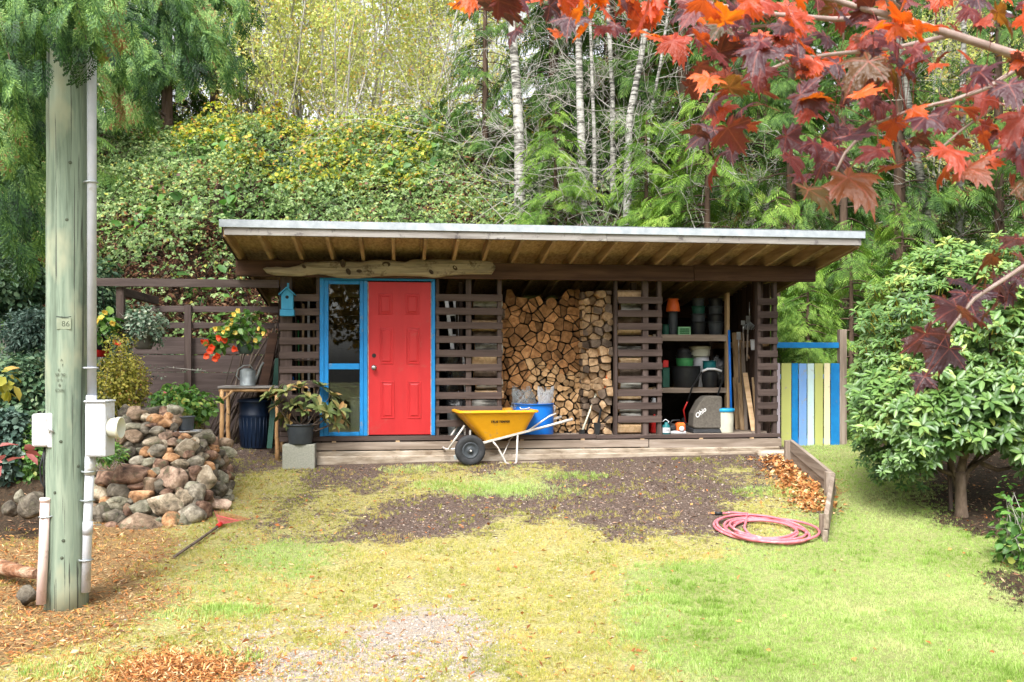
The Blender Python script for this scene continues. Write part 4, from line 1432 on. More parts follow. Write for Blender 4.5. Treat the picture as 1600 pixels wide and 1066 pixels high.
M['binbag'] = pm('black_bin_bag', [(0.3, (0.008, 0.009, 0.010)), (0.7, (0.02, 0.022, 0.024))], 5, rough=0.25, bmp=1.0, bdist=0.02, spec=0.6)
bag('plastic_bag', W(fac(1122, 575, 1.0)[0], 1.0, SZ2 + 0.24), (0.11, 0.15, 0.25), M['binbag'], 'black plastic bag at the back of the lower shelf')
for i, (px, z, s_) in enumerate(((704, 2.02, .12), (715, 1.80, .13), (702, 1.62, .14), (716, 1.36, .12))):
    bag('plastic_bag', W(fac(px, 500, .22)[0], 0.24, z - 0.16), (0.16, 0.10, 0.14), M['binbag'], f'black plastic bag behind the slats, number {["topmost", "second", "third", "lowest"][i]} of four'.replace('number ', ''), 5 + i)
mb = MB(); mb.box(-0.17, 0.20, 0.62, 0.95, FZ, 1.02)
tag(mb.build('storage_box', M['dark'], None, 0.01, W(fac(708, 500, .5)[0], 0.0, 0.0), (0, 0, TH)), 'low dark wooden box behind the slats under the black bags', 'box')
# stepladder behind slats
lad = thing('stepladder', 'aluminium ladder leaning behind the slats right of the red door', 'ladder', W(fac(712, 500, .5)[0], 0.50, FZ), TH)
for dx in (0.0, 0.115):
    mb = MB(); mb.bar((-0.0 + dx + .10, 0.0, 0.0), (-0.13 + dx, 0.06, 1.86), 0.055, 0.03, up=(0, 1, 0)); mb.build('rail', M['alu'], lad, 0.004)
for k in range(6):
    z = 0.25 + k * 0.27; x = 0.10 - 0.23 * z / 1.86
    mb = MB(); mb.bar((x, 0.0 + .06 * z / 1.86, z), (x + 0.115, 0.06 * z / 1.86, z), 0.03, 0.02); mb.build('rung', M['alu'], lad)
# galvanised bucket behind slats
vessel('bucket', 698, 724, 642, 672, 0.30, M['zinc'], 'galvanised bucket on the floor behind the slats near the wheelbarrow', 'bucket', zbase=FZ)

# lawn mower with its bag
mz = FZ
mo = W(fac(1098, 665, .42)[0], 0.42, mz)
mow = thing('lawn_mower', 'lawn mower with a grey cloth grass bag under the lower shelf', 'lawn mower', mo, TH)
prof = [(-0.20, 0.10), (-0.185, 0.06), (0.19, 0.055), (0.215, 0.12), (0.21, 0.50), (0.05, 0.505), (-0.02, 0.50), (-0.09, 0.44), (-0.185, 0.27)]
mb = MB(); mb.prism(prof, -0.20, 0.05, 0)
bg = mb.build('grass_bag', M['bagcloth'], mow, 0.018)
text_mesh('lettering', 'Ohio', 0.085, M['wax'], bg, (-0.10, -0.2025, 0.275), (R(90), 0, 0), 0.0006, 0.3, 0.002).rotation_euler = (R(90), R(-38), 0)
mb = MB(); mb.add([(-0.21, -0.22, 0.0), (0.20, -0.22, 0.0), (0.20, 0.3, 0.0), (-0.21, 0.3, 0.0), (-0.20, -0.20, 0.055), (0.18, -0.20, 0.055), (0.18, 0.3, 0.10), (-0.2, 0.3, 0.10)], [(0, 3, 2, 1), (4, 5, 6, 7), (0, 1, 5, 4), (1, 2, 6, 5), (2, 3, 7, 6), (3, 0, 4, 7)])
mb.build('deck', M['rubber'], mow, 0.01)
for x in (-0.17, 0.20):
    mb = MB(); mb.lathe([(0.0, -0.02), (0.07, -0.022), (0.09, -0.015), (0.09, 0.015), (0.07, 0.022), (0, 0.02)], n=20); mb.build('wheel', M['rubber'], mow, loc=(x, 0.32, 0.09), rot=(0, R(90), 0))
hp = [(-0.20, 0.05, 0.42), (-0.15, 0.0, 0.62), (-0.05, -0.10, 0.83), (0.02, -0.13, 0.86), (0.12, -0.13, 0.86), (0.22, -0.12, 0.83), (0.27, -0.06, 0.76), (0.245, 0.0, 0.60), (0.19, 0.06, 0.36)]
mb = MB(); mb.tube(hp, 0.013, 8); mb.build('handle', M['black'], mow)
mb = MB(); mb.tube([(-0.05, -0.115, 0.838), (0.02, -0.145, 0.872), (0.12, -0.145, 0.872), (0.22, -0.135, 0.842)], [0.016] * 4, 8); mb.build('handle_wrap', M['white_p'], mow)
mb = MB(); mb.tube([(-0.20, 0.12, 0.12), (-0.24, 0.1, 0.3), (-0.20, 0.05, 0.42)], 0.011, 6); mb.build('handle_brace', M['redplastic'], mow)
mb = MB(); mb.tube([(0.20, 0.12, 0.12), (0.22, 0.1, 0.3), (0.19, 0.06, 0.36)], 0.011, 6); mb.build('handle_brace', M['black'], mow)

o = vessel('paint_bucket', 1119, 1146, 640, 667, 0.30, M['cream_p'], 'dirty white bucket with blue lid beside the mower bag', 'bucket', 0.92, 28, 0.004, zbase=FZ, lid=M['aqua'])
mb = MB(); mb.box(-0.07, 0.02, -0.03, 0.05, 0, 0.05)
q_ = mb.build('paper_towel', M['white_p'], None, 0.008, o.location + Vector((-0.03, 0, 0.262)), (0, 0.1, TH + .3)); tag(q_, 'crumpled white paper lying on the blue bucket lid', 'paper')

# chainsaw, jug, red can
cs = thing('chainsaw', 'orange and white chainsaw lying on the shed floor', 'chainsaw', W(fac(1060, 670, .10)[0], 0.10, FZ), TH)
mb = MB(); mb.box(-0.03, 0.09, -0.05, 0.08, 0.03, 0.155); mb.build('engine_housing', M['orange'], cs, 0.025)
mb = MB(); mb.lathe([(0.035, 0), (0.035, 0.008), (0.02, 0.012)], n=16, cap1=True); mb.build('starter_cover', M['white_p'], cs, loc=(0.03, -0.051, 0.075), rot=(R(90), 0, 0))
mb = MB(); mb.box(-0.12, 0.10, -0.045, 0.07, 0.0, 0.045); mb.build('tank', M['white_p'], cs, 0.014)
mb = MB(); mb.box(-0.125, -0.04, -0.04, 0.06, 0.05, 0.12); mb.build('rear_housing', M['rubber'], cs, 0.02)
mb = MB(); mb.tube([(-0.10, -0.03, 0.05), (-0.14, -0.04, 0.12), (-0.10, -0.04, 0.185), (0.0, -0.03, 0.19), (0.04, 0.0, 0.15)], 0.010, 8); mb.build('handle', M['black'], cs)
mb = MB(); mb.box(-0.005, 0.02, 0.09, 0.42, 0.06, 0.12); mb.build('guide_bar', M['steel'], cs, 0.01)
for i, (px0, px1, y0_, d, mt, nm) in enumerate(((1035, 1047, 657, 0.04, 'navy', 'blue oil jug with pale label standing at the shed floor edge'),)):
    r_ = 0.052
    j = thing('oil_jug', nm, 'jug', W(fac((px0 + px1) / 2, 670, d)[0], d, FZ), TH)
    mb = MB(); mb.lathe([(r_ - .006, 0), (r_, 0.008), (r_, 0.10), (r_ * .85, 0.125), (0.022, 0.145), (0.022, 0.165), (0.0, 0.165)], n=20); mb.build('bottle', M['teal'], j)
    mb = MB(); mb.lathe([(r_ + 0.0012, 0.025), (r_ + 0.0012, 0.095)], n=20, cap0=False); mb.build('label', M['white_p'], j)
    text_mesh('lettering', 'OIL', 0.03, M['navy'], j, (0.0, -r_ - 0.002, 0.06), (R(90), 0, 0))
    mb = MB(); mb.tube([(0.03, 0.03, 0.14), (0.045, 0.03, 0.17), (0.0, 0.03, 0.20), (-0.04, 0.03, 0.17)], 0.007, 6); mb.build('handle', M['white_p'], j)
mb = MB(); mb.box(-0.06, 0.06, 0, 0.16, 0, 0.22); mb.box(-0.02, 0.02, 0.05, 0.1, 0.221, 0.26)
tag(mb.build('fuel_can', M['redplastic'], None, 0.02, W(fac(1024, 660, .25)[0], 0.22, FZ), (0, 0, TH)), 'red fuel can half hidden behind the slats by the oil jug', 'fuel can')
mb = MB(); mb.box(-0.045, 0.045, 0, 0.12, 0, 0.1)
tag(mb.build('oil_tin', M['white_p'], None, 0.02, W(fac(1022, 640, .5)[0], 0.5, FZ + .37), (0, 0.4, TH)), 'small pale container behind the slats above the fuel can', 'tin')
mb = MB(); mb.box(-0.1, 0.1, -.05, 0.2, 0, 0.365)
tag(mb.build('storage_box', M['dark'], None, 0.01, W(fac(1018, 640, .5)[0], 0.5, FZ), (0, 0, TH)), 'dark box standing behind the fuel can', 'box')

# leaning boards, handles and hanging tools on the right inner wall
def lean(name, a, b_, w, t_, mat, label, cat, round_=False):
    mb = MB()
    a = Vector(a); b_ = Vector(b_)
    if round_: mb.tube([(0, 0, 0), b_ - a], [w, w], 8)
    else: mb.bar((0, 0, 0), b_ - a, w, t_, up=(0, 1, 0))
    o = mb.build(name, mat, None, 0 if round_ else 0.002, a)
    return tag(o, label, cat)


lean('pole', W(fac(1140, 640, .5)[0], 0.42, FZ), Wp(1139, 516, 0.44), 0.016, 0, M['bin_blue'], 'long blue pole standing beside the shelf post', 'pole', True)
for i, (x0, y0_, x1, y1_, d0, d1, w, mt, lab) in enumerate((
        (1158, 655, 1151, 520, .9, 1.1, .14, 'fir_z', 'wide brown board leaning in the tool bay nearest the shelves'),
        (1166, 658, 1160, 535, .75, .9, .05, 'pale_z', 'narrow pale batten leaning in the tool bay'),
        (1178, 668, 1164, 583, .35, .75, .07, 'splitface', 'orange pine plank leaning low in the tool bay'),
        (1183, 669, 1176, 590, .3, .6, .03, 'fir_z', 'thin pine stick leaning next to the orange plank'),
        (1160, 662, 1154, 590, .7, .9, .06, 'fir_z', 'short brown board leaning on the wide board'),
        (1150, 655, 1146, 590, .8, .9, .02, 'fir_z', 'thin brown lath leaning behind the blue lidded bucket'),
        (1172, 560, 1170, 535, .8, 1.1, .08, 'splitface', 'short orange offcut resting on the tool wall rail'))):
    a = Wp(x0, y0_, d0)
    if i < 6: a.z = FZ
    lean('plank', a, Wp(x1, y1_, d1), w, 0.02, M[mt], lab, 'plank')
for i, (x0, y0_, x1, y1_, lab) in enumerate(((1155, 598, 1154, 526, 'long pale tool handle hanging on the shed inner wall'), (1167, 564, 1169, 500, 'shovel shaft with steel tip hanging near the white cup'), (1162, 545, 1161, 505, 'short trowel handle hanging between the two long handles'))):
    a = Wp(x0, y0_, 0.55); b_ = Wp(x1, y1_, 0.55)
    t = thing('hand_tool', lab, 'tool', a, TH)
    inv = Matrix.Rotation(-TH, 3, 'Z'); d_ = inv @ (b_ - a)
    mb = MB(); mb.tube([(0, 0, 0), d_ * .65], [0.014, 0.012], 8); mb.build('handle', M['pale_z'], t)
    mb = MB(); mb.tube([d_ * .65, d_ * .95], [0.010, 0.006], 8); mb.box(d_.x * .95 - .03, d_.x * .95 + .03, -0.004, 0.004, d_.z * .93, d_.z * 1.1); mb.build('blade', M['steel'], t)
vessel('cup', 1172, 1183, 532, 547, 0.5, M['white_p'], 'white enamel cup hanging on the shed inner wall', 'cup', 0.7)
rk = thing('garden_rake', 'steel rake hanging head up on the dark inner wall', 'rake', Wp(1171, 500, .5), TH)
mb = MB(); mb.tube([(0, 0, -0.02), (0, 0, 0.25)], 0.006, 6); mb.build('shaft', M['steel'], rk)
for k in range(9):
    x = -0.10 + k * 0.025
    mb = MB(); mb.tube([(0, 0, -0.02), (x * .7, 0, -0.08), (x, -0.02, -0.14)], 0.0035, 5); mb.build('tine', M['zinc'], rk)

# sticks and odds behind the left slats
for i, (x, y0_, y1_, r_, mt, lab) in enumerate(((471, 470, 678, .012, 'stain_z', 'dark stick'), (474, 475, 640, .016, 'splitface', 'pine stick'), (482, 462, 668, .018, 'white_p', 'white pole'), (466, 500, 660, .01, 'green_p', 'green cane'), (490, 500, 672, .014, 'fir_z', 'brown stick'), (462, 480, 670, .01, 'stick', 'bark stick'))):
    a = Wp(x + rnd.uniform(-3, 3), 680, .3); a.z = FZ
    lean('stick', a, Wp(x, y1_ * 0 + y0_, .4), r_, 0, M[mt], f'{lab} standing upright behind the slats left of the window', 'stick', True)
for i, (px, zz, mt, lab) in enumerate(((455, 555, 'white_p', 'white crumpled packet behind the left slats'), (470, 555, 'white_p', 'second white packet beside the first one behind the slats'), (452, 520, 'green_p', 'green packet behind the left slats'), (454, 592, 'bin_blue', 'blue packet low behind the left slats'), (500, 622, 'white_p', 'white box corner behind the potted rhododendron'))):
    v_, f_ = stone_vf((0.045, 0.03, 0.06), 31 + i, ICO1, 0.3)
    o = np_obj('packet', v_, f_, M[mt]); o.location = Wp(px, zz, 0.16); tag(o, lab, 'packet')
for k, px in enumerate((455, 480)):
    a = Wp(px, 570, .22)
B('inner_shelf', -2.90, -2.50, 0.12, 0.5, 1.80, 1.82, M['stain_x'])
B('inner_shelf', -2.90, -2.50, 0.12, 0.5, 1.36, 1.38, M['stain_x'])
# bucket behind the glass
vessel('bucket', 547, 571, 622, 678, 0.55, M['cream_p'], 'tall pale bucket standing behind the lower window pane', 'bucket', 0.88, 24, 0.006, zbase=FZ)
lean('plank', W(fac(528, 670, .3)[0], .25, FZ), Wp(512, 640, .7), 0.06, 0.02, M['pale_z'], 'pale board lying inside behind the lower window pane', 'plank')

# ------------------------------------------------------------------ birdhouse
bs, bz = fac(449, 494, -0.10)
bh = thing('birdhouse', 'small bright blue wooden birdhouse fixed to the corner post', 'birdhouse', W(bs, -0.13, bz), TH)
M['bh'] = pm('birdhouse_blue', [(0.3, (0.03, 0.24, 0.44)), (0.7, (0.06, 0.33, 0.55))], 8, (1, 1, .4), 0.55, 0.15)
mb = MB()
w = 0.072
mb.prism([(-w, 0.085), (w, 0.085), (w, 0.275), (0, 0.345), (-w, 0.275)], 0.0, 0.10)
body = mb.build('body', M['bh'], bh, 0.002)
mb = MB(); mb.box(-0.085, 0.085, -0.02, 0.108, 0.0, 0.080); mb.build('base', M['bh'], bh, 0.003)
for sg in (-1, 1):
    mb = MB(); mb.bar((sg * 0.100, 0.04, 0.262), (0, 0.04, 0.358), 0.16, 0.012, up=(0, 0, 1)); mb.build('roof_board', M['bh'], bh)
mb = MB(); mb.lathe([(0.021, 0), (0.021, 0.002)], n=18, cap1=True); mb.build('entrance_hole', M['ink'], body, loc=(0, -0.0005, 0.235), rot=(R(90), 0, 0))
mb = MB(); mb.box(-0.012, 0.012, 0.102, 0.106, 0.3, 0.42); mb.build('bracket', M['bh'], bh)

# ------------------------------------------------------------------ block, pot and table on the left
cb = thing('concrete_block', 'grey concrete block under the potted rhododendron', 'block', W(fac(466.5, 720, -0.35)[0], -0.2, 0), TH)
x0 = fac(441, 700, -.35)[0] - fac(466.5, 720, -.35)[0]
gzb = float(gz(cb.location.x, cb.location.y)) - 0.02
ztb = fac(466, 695, -0.35)[1]
for nm, a in (('face', (x0, -x0, -0.15, 0.0)),):
    mb = MB(); mb.box(x0, -x0, -0.15, 0.06, gzb, ztb); mb.build('block_body', M['block'], cb, 0.006)

pr = thing('potted_rhododendron', 'rhododendron with bronze leaves in a black nursery pot on the block', 'potted plant', W(fac(470, 694, -.2)[0], -0.24, ztb), TH)
pot('pot', [(0.135, 0), (0.14, 0.01), (0.165, 0.21), (0.170, 0.235)], M['potgrey'], (0, 0, 0.001), '', '', 32, 0.010, 0.006, pr)
mb = MB(); mb.lathe([(0.155, 0.205), (0.0, 0.215)], n=24, cap0=False); mb.build('soil', M['soil'], pr)

# table
TZ = 0.0
ta = Wp(391, 606, 0.15)
tbl = thing('potting_table', 'rough table with peeled log legs beside the woodshed', 'table', W(fac(391, 690, .15)[0], 0.15, 0), TH)
zt = fac(391, 603.5, 0.12)[1]
sL = fac(341, 606, .12)[0] - fac(391, 690, .15)[0]; sR = fac(436, 606, .12)[0] - fac(391, 690, .15)[0]
for k in range(5):
    y = -0.02 + k * 0.105
    mb = MB(); mb.box(sL - 0.01, sR, y, y + 0.098, zt - 0.028 - 0.002 * (k % 2), zt); mb.build('table_board', M['fascia'], tbl, 0.003)
for (x, y) in ((sL + 0.035, 0.02), (sR - 0.03, 0.02), (sL + 0.035, 0.45), (sR - 0.03, 0.45)):
    p = tbl.matrix_basis @ Vector((x, y, 0))
    w0 = W(fac(391, 690, .15)[0] + x, 0.15 + y, 0)
    g = float(gz(w0.x, w0.y)) - 0.03
    mb = MB(); pts = [(x + 0.004 * math.sin(k * 2.1), y, g + (zt - 0.03 - g) * k / 6) for k in range(7)]
    mb.tube(pts, [0.030, 0.029, 0.027, 0.029, 0.026, 0.027, 0.026], 9); mb.build('leg', M['peeled'], tbl)
mb = MB(); mb.tube([(sL, 0.02, zt - 0.052), (sR, 0.02, zt - 0.056)], [0.024, 0.022], 8); mb.build('crosspiece', M['peeled'], tbl)
mb = MB(); mb.tube([(sL + 0.04, 0.0, zt - 0.19), (sL + 0.17, 0.0, zt - 0.06)], 0.016, 7); mb.build('brace', M['peeled'], tbl)
# watering can
ws, wz = fac(387, 603, .28)
wc = thing('watering_can', 'galvanised watering can standing on the rough table', 'watering can', W(ws, 0.28, zt), TH)
mb = MB(); mb.lathe([(0.098, 0), (0.100, 0.005), (0.100, 0.012), (0.097, 0.014), (0.099, 0.19), (0.095, 0.20), (0.05, 0.225), (0.0, 0.225)], n=28); mb.build('body', M['zinc'], wc)
mb = MB(); mb.tube([(0.09, 0, 0.05), (0.13, 0, 0.15), (0.17, 0, 0.26), (0.20, 0, 0.30)], [0.02, 0.015, 0.012, 0.014], 9); mb.build('spout', M['zinc'], wc)
mb = MB(); mb.tube([(-0.10, -0.02, 0.08), (-0.14, -0.02, 0.13), (-0.12, -0.02, 0.21), (-0.05, -0.02, 0.26), (0.03, -0.02, 0.27), (0.07, -0.02, 0.22)], 0.007, 7); mb.build('handle', M['zinc'], wc)
# bin
bs_, _ = fac(397, 690, .55)
bw = W(bs_, 0.55, 0); bg_ = float(gz(bw.x, bw.y))
binn = thing('dustbin', 'tall navy blue plastic dustbin under the rough table', 'bin', (bw.x, bw.y, bg_ - 0.02), TH)
mb = MB()
prof = [(0.165, 0), (0.17, 0.01), (0.19, 0.42), (0.195, 0.44), (0.185, 0.45), (0.19, 0.60), (0.20, 0.62)]
mb.lathe(prof, n=28); mb.build('body', M['navy'], binn)
for k in range(9):
    a = R(200 + k * 17); r0 = 0.171; r1 = 0.190
    mb = MB(); mb.tube([(math.cos(a) * r0, math.sin(a) * r0, 0.03), (math.cos(a) * r1, math.sin(a) * r1, 0.40)], 0.007, 5); mb.build('rib', M['navy'], binn)
mb = MB(); mb.lathe([(0.215, 0.60), (0.218, 0.615), (0.205, 0.64), (0.0, 0.665)], n=28, cap0=False); mb.build('lid', M['navy'], binn)
# green board + sticks leaning
lean('plank', W(fac(421, 690, .35)[0], .35, float(gz(-3.3, 12.2)) - .02), Wp(434, 560, .62), 0.07, 0.02, M['green_d'], 'dark green board leaning between dustbin and corner post', 'plank')
lean('plank', W(fac(408, 600, .6)[0], .62, 1.3), Wp(428, 520, .75), 0.12, 0.03, M['beam'], 'wide brown board leaning behind the watering can', 'plank')
sticks = []
for i in range(34):
    d0 = rnd.uniform(0.62, 0.98); d1 = rnd.uniform(0.75, 1.05)
    xb = rnd.uniform(316, 410); 
    xt = xb + rnd.uniform(38, 100); xt = min(xt, 434 + rnd.uniform(-6, 4)); yt = rnd.uniform(490, 575)
    a = Wp(xb, 690, d0); a.z = float(gz(a.x, a.y)) - 0.02
    b_ = Wp(xt, yt, d1)
    mb = MB(); L = b_ - a
    pts = [L * (k / 5) + Vector((rnd.uniform(-.015, .015), rnd.uniform(-.01, .01), 0)) * (0 < k < 5) for k in range(6)]
    r_ = rnd.uniform(0.008, 0.019)
    mb.tube(pts, [r_, r_ * .95, r_ * .9, r_ * .85, r_ * .8, r_ * .7], 6)
    o = mb.build('stick', M['stick'], None, loc=a); tag(o, 'long bark-covered stick leaning in the heap beside the woodshed', 'stick', 'sticks leaning beside the dustbin'); sticks.append((xb, o))
sticks.sort(key=lambda q: q[0])
for k_, (xb, o) in enumerate(sticks):
    o['label'] = f'bark-covered stick leaning beside the woodshed, {ORD[k_ + 1] if k_ < 28 else ORD[34 - k_]} foot counted from the {"left" if k_ < 28 else "right"}'
B('end_board', -2.965, -2.957, 0.10, 2.40, FZ, 2.7, M['dark'], 0.0)

# ------------------------------------------------------------------ hanging pots (plants come with the foliage)
M['basket'] = pm('grey_basket', [(0.3, (0.09, 0.085, 0.07)), (0.7, (0.17, 0.16, 0.14))], 10, rough=0.8)
M['potgreen'] = pm('grey_green_pot', [(0.3, (0.05, 0.08, 0.07)), (0.7, (0.08, 0.12, 0.105))], 8, rough=0.6)
HANG = []
for nm, px, yt, yb, half, d, mt, lab in (('hanging_basket', 224.5, 526, 546, 17.5, 0.10, 'basket', 'grey hanging basket of small variegated leaves under the brown rail'),
                                     ('hanging_basket', 384, 535, 553, 14.5, -0.03, 'potgreen', 'hanging pot of red and yellow begonias in front of the board screen'),
                                     ('hanging_basket', 160, 525, 547, 13, -0.02, 'black', 'hanging black pot of yellow begonias next to the utility pole conduit')):
    s, z0 = fac(px, yb, d); r_ = fac(px + half, yb, d)[0] - s; zt_ = fac(px, yt, d)[1]; h = zt_ - z0
    t = thing(nm, lab, 'hanging plant', W(s, d, z0), TH)
    pot('pot', [(r_ * .55, 0), (r_ * .7, 0.01), (r_ * .9, h * .5), (r_, h)], M[mt], (0, 0, 0), '', '', 24, 0.006, 0.005, t)
    for k in range(3):
        a = R(90 + k * 120); L_ = 2.72 - z0
        mb = MB(); mb.tube([(r_ * math.cos(a), r_ * math.sin(a), h), (0, 0, L_ - 0.05), (0, -.02 * 0, L_)], 0.002, 4); mb.build('wire', M['black'], t)
    mb = MB(); mb.lathe([(r_ * .95, h - .02), (0.0, h - .01)], n=16, cap0=False); mb.build('soil', M['soil'], t)
    HANG.append((t, r_, h))

# ------------------------------------------------------------------ utility pole
PY = 6.65
pp = thing('utility_pole', 'thick greenish treated utility pole rising from the litter', 'pole', ((103.5 - 800) / F * PY, PY, 0), 0)
m, nt, b, out = new_mat('treated_pole')
v = coords(nt, (3.0, 3.0, 0.18), False)
n1 = tex(nt, v, 6, 8, 0.65, 0.8)
c = ramp(nt, n1, [(0.30, (0.075, 0.100, 0.070)), (0.47, (0.155, 0.205, 0.150)), (0.68, (0.25, 0.30, 0.225))])
n2 = tex(nt, coords(nt, (1, 1, 0.45), False), 3.0, 4, 0.6)
mr = nt.nodes.new('ShaderNodeMapRange'); mr.inputs['From Min'].default_value = 0.52; mr.inputs['From Max'].default_value = 0.64
nt.links.new(n2, mr.inputs['Value'])
c = mixc(nt, mr.outputs[0], c, (0.27, 0.29, 0.20))
n3 = tex(nt, coords(nt, (9, 9, 0.12), False), 5, 4, 0.6)
mr = nt.nodes.new('ShaderNodeMapRange'); mr.inputs['From Min'].default_value = 0.60; mr.inputs['From Max'].default_value = 0.63
nt.links.new(n3, mr.inputs['Value'])
c = mixc(nt, mr.outputs[0], c, (0.05, 0.06, 0.045))
nt.links.new(c, b.inputs['Base Color']); b.inputs['Roughness'].default_value = 0.8
bump(nt, b, n1, 0.5, 0.008)
M['pole'] = m
mb = MB()
pts = []; rs = []
for k in range(26):
    z = -0.1 + k * 0.26
    pts.append((0.004 * z + 0.0, 0, z)); rs.append(0.143 + 0.002 * math.sin(k * 1.9) + (0.006 if k < 2 else 0))
mb.tube(pts, rs, 36); shaft = mb.build('shaft', M['pole'], pp)
# stamp plate and marks
def pole_pt(px, py, r_=0.1445):
    x = (px - 800) / F * (PY - 0.12) - pp.location.x - 0.004 * 0.8
    z = CZ - (py - HZ) / F * (PY - 0.14)
    x = max(-0.139, min(0.139, x))
    y = -math.sqrt(max(r_ * r_ - x * x, 0))
    return Vector((x + 0.004 * z, y, z)), math.atan2(x, -y)
p, a = pole_pt(100.5, 506)
M['cutwood'] = pm('stamp_flat', [(0.3, (0.19, 0.225, 0.16)), (0.7, (0.26, 0.29, 0.21))], 12, rough=0.8)
M['brandink'] = pm('branded_mark', [(0.35, (0.055, 0.065, 0.045)), (0.7, (0.10, 0.12, 0.085))], 60, rough=0.9)
mb = MB()
for k in range(8):
    x0 = -0.048 + k * 0.012
mb.box(-0.047, 0.047, -0.002, 0.006, -0.040, 0.040)
o = mb.build('stamp_plate', M['cutwood'], pp, 0.002, p + Vector((0, 0.0018, 0)), (0, 0, a))
text_mesh('lettering', '86', 0.055, M['brandink'], o, (0.012, -0.0025, -0.002), (R(90), 0, 0), 0.0004)
mb = MB(); mb.tube([(-0.05, -0.003, 0.052), (-0.02, -0.005, 0.048), (0.0, -0.006, 0.046), (0.025, -0.006, 0.047), (0.048, -0.003, 0.052)], 0.0028, 5); mb.build('crack', M['ink'], o)
for body, px, py, sz in (('A', 98, 563, .026), ('7', 99, 571, .026), ('E', 94, 578.5, .026), ('5F 30', 96, 586, .031), ('D F', 95, 594, .026), ('8', 95, 602, .030), ('C30F', 95, 610, .028)):
    p, a = pole_pt(px, py)
    text_mesh('branding', body, sz, M['brandink'], pp, p + Vector((math.sin(a) * .0012, -math.cos(a) * .0035, 0)), (R(90), 0, a), 0.0004)
# knots
for px, py in ((108, 253), (104, 343), (97, 690), (101, 845), (99, 872), (88, 770), (118, 730)):
    p, a = pole_pt(px, py)
    mb = MB(); mb.lathe([(0.012, 0), (0.008, 0.003), (0.003, 0.001)], n=8, cap1=True)
    mb.build('knot', M['brandink'], pp, loc=p, rot=(R(90), 0, a))

M['conduit'] = pm('grey_conduit', [(0.3, (0.34, 0.36, 0.41)), (0.7, (0.46, 0.48, 0.53))], 5, rough=0.45, bmp=0.04, wear=((0.35, 0.34, 0.32), 0.05, 8))
M['pvc'] = pm('white_conduit', [(0.3, (0.43, 0.45, 0.49)), (0.7, (0.54, 0.56, 0.60))], 5, rough=0.45, bmp=0.04, wear=((0.38, 0.36, 0.31), 0.25, 5))
M['pink'] = pm('pinkish_conduit', [(0.3, (0.62, 0.47, 0.43)), (0.7, (0.72, 0.58, 0.54))], 5, rough=0.5, bmp=0.05, wear=((0.42, 0.30, 0.25), 0.1, 6))
cyv = PY - 0.06
def pl(px, py, Y=None):
    Y = cyv if Y is None else Y
    return at(px, py, Y) - Vector(pp.location)
mb = MB(); mb.tube([pl(143.5, 632), pl(143.5, 140), pl(143.5, -40)], 0.032, 16); mb.build('conduit', M['conduit'], pp)
mb = MB(); mb.tube([pl(143, 618), pl(143, 640)], 0.037, 16); mb.build('coupling', M['conduit'], pp)
mb = MB(); mb.tube([pl(141, 712), pl(137, 820), pl(134, 925)], 0.031, 16); mb.build('conduit', M['pvc'], pp)
mb = MB(); mb.tube([pl(141.5, 713), pl(140, 742)], 0.037, 16); mb.build('coupling', M['pvc'], pp)
mb = MB(); mb.tube([pl(137.5, 815), pl(136.8, 835)], 0.035, 16); mb.build('coupling', M['pvc'], pp)
for py, cxp in ((285, 143.5), (575, 143.5), (875, 135.5), (737, 140), (782, 138)):
    p = pl(cxp, py)
    mb = MB(); mb.tube([p + Vector((-0.08, 0.04, 0)), p + Vector((-0.05, -0.01, 0)), p + Vector((-0.034, -0.030, 0)), p + Vector((0, -0.040, 0)), p + Vector((0.034, -0.025, 0)), p + Vector((0.036, 0.02, 0))], 0.0065, 6); mb.build('strap', M['zinc'] if py != 575 else M['conduit'], pp)
# meter box right
a_ = pl(132.5, 629, 6.5); b_ = pl(164.5, 714, 6.5)
mb = MB(); mb.box(a_.x, b_.x, a_.y, a_.y + 0.16, b_.z, a_.z); bx = mb.build('junction_box', M['pvc'], pp, 0.006)
mb = MB(); mb.box(a_.x + .010, b_.x - .010, a_.y - 0.004, a_.y - 0.0005, b_.z + .012, a_.z - .022); mb.build('box_cover', M['pvc'], bx, 0.003)
mb = MB(); mb.box(a_.x - .004, b_.x + .004, a_.y - 0.012, a_.y + 0.165, a_.z + 0.0005, a_.z + .014); mb.build('box_lid', M['pvc'], bx, 0.003)
mb = MB(); mb.lathe([(0.026, 0), (0.026, 0.0025), (0.023, 0.0025), (0.0225, 0.001)], n=20, cap1=True); mb.build('knockout', M['pvc'], bx, loc=((a_.x + b_.x) / 2 - .01, a_.y - .0035, b_.z + .045), rot=(R(90), 0, 0))
# pipe stub
p = pl(165, 668.5, 6.58)
mb = MB(); mb.lathe([(0.072, 0), (0.072, 0.085), (0.078, 0.088), (0.078, 0.112), (0.070, 0.114), (0.066, 0.06), (0.0, 0.06)], n=28); mb.build('meter_socket', M['cream_p'], pp, loc=p, rot=(0, R(90), 0))
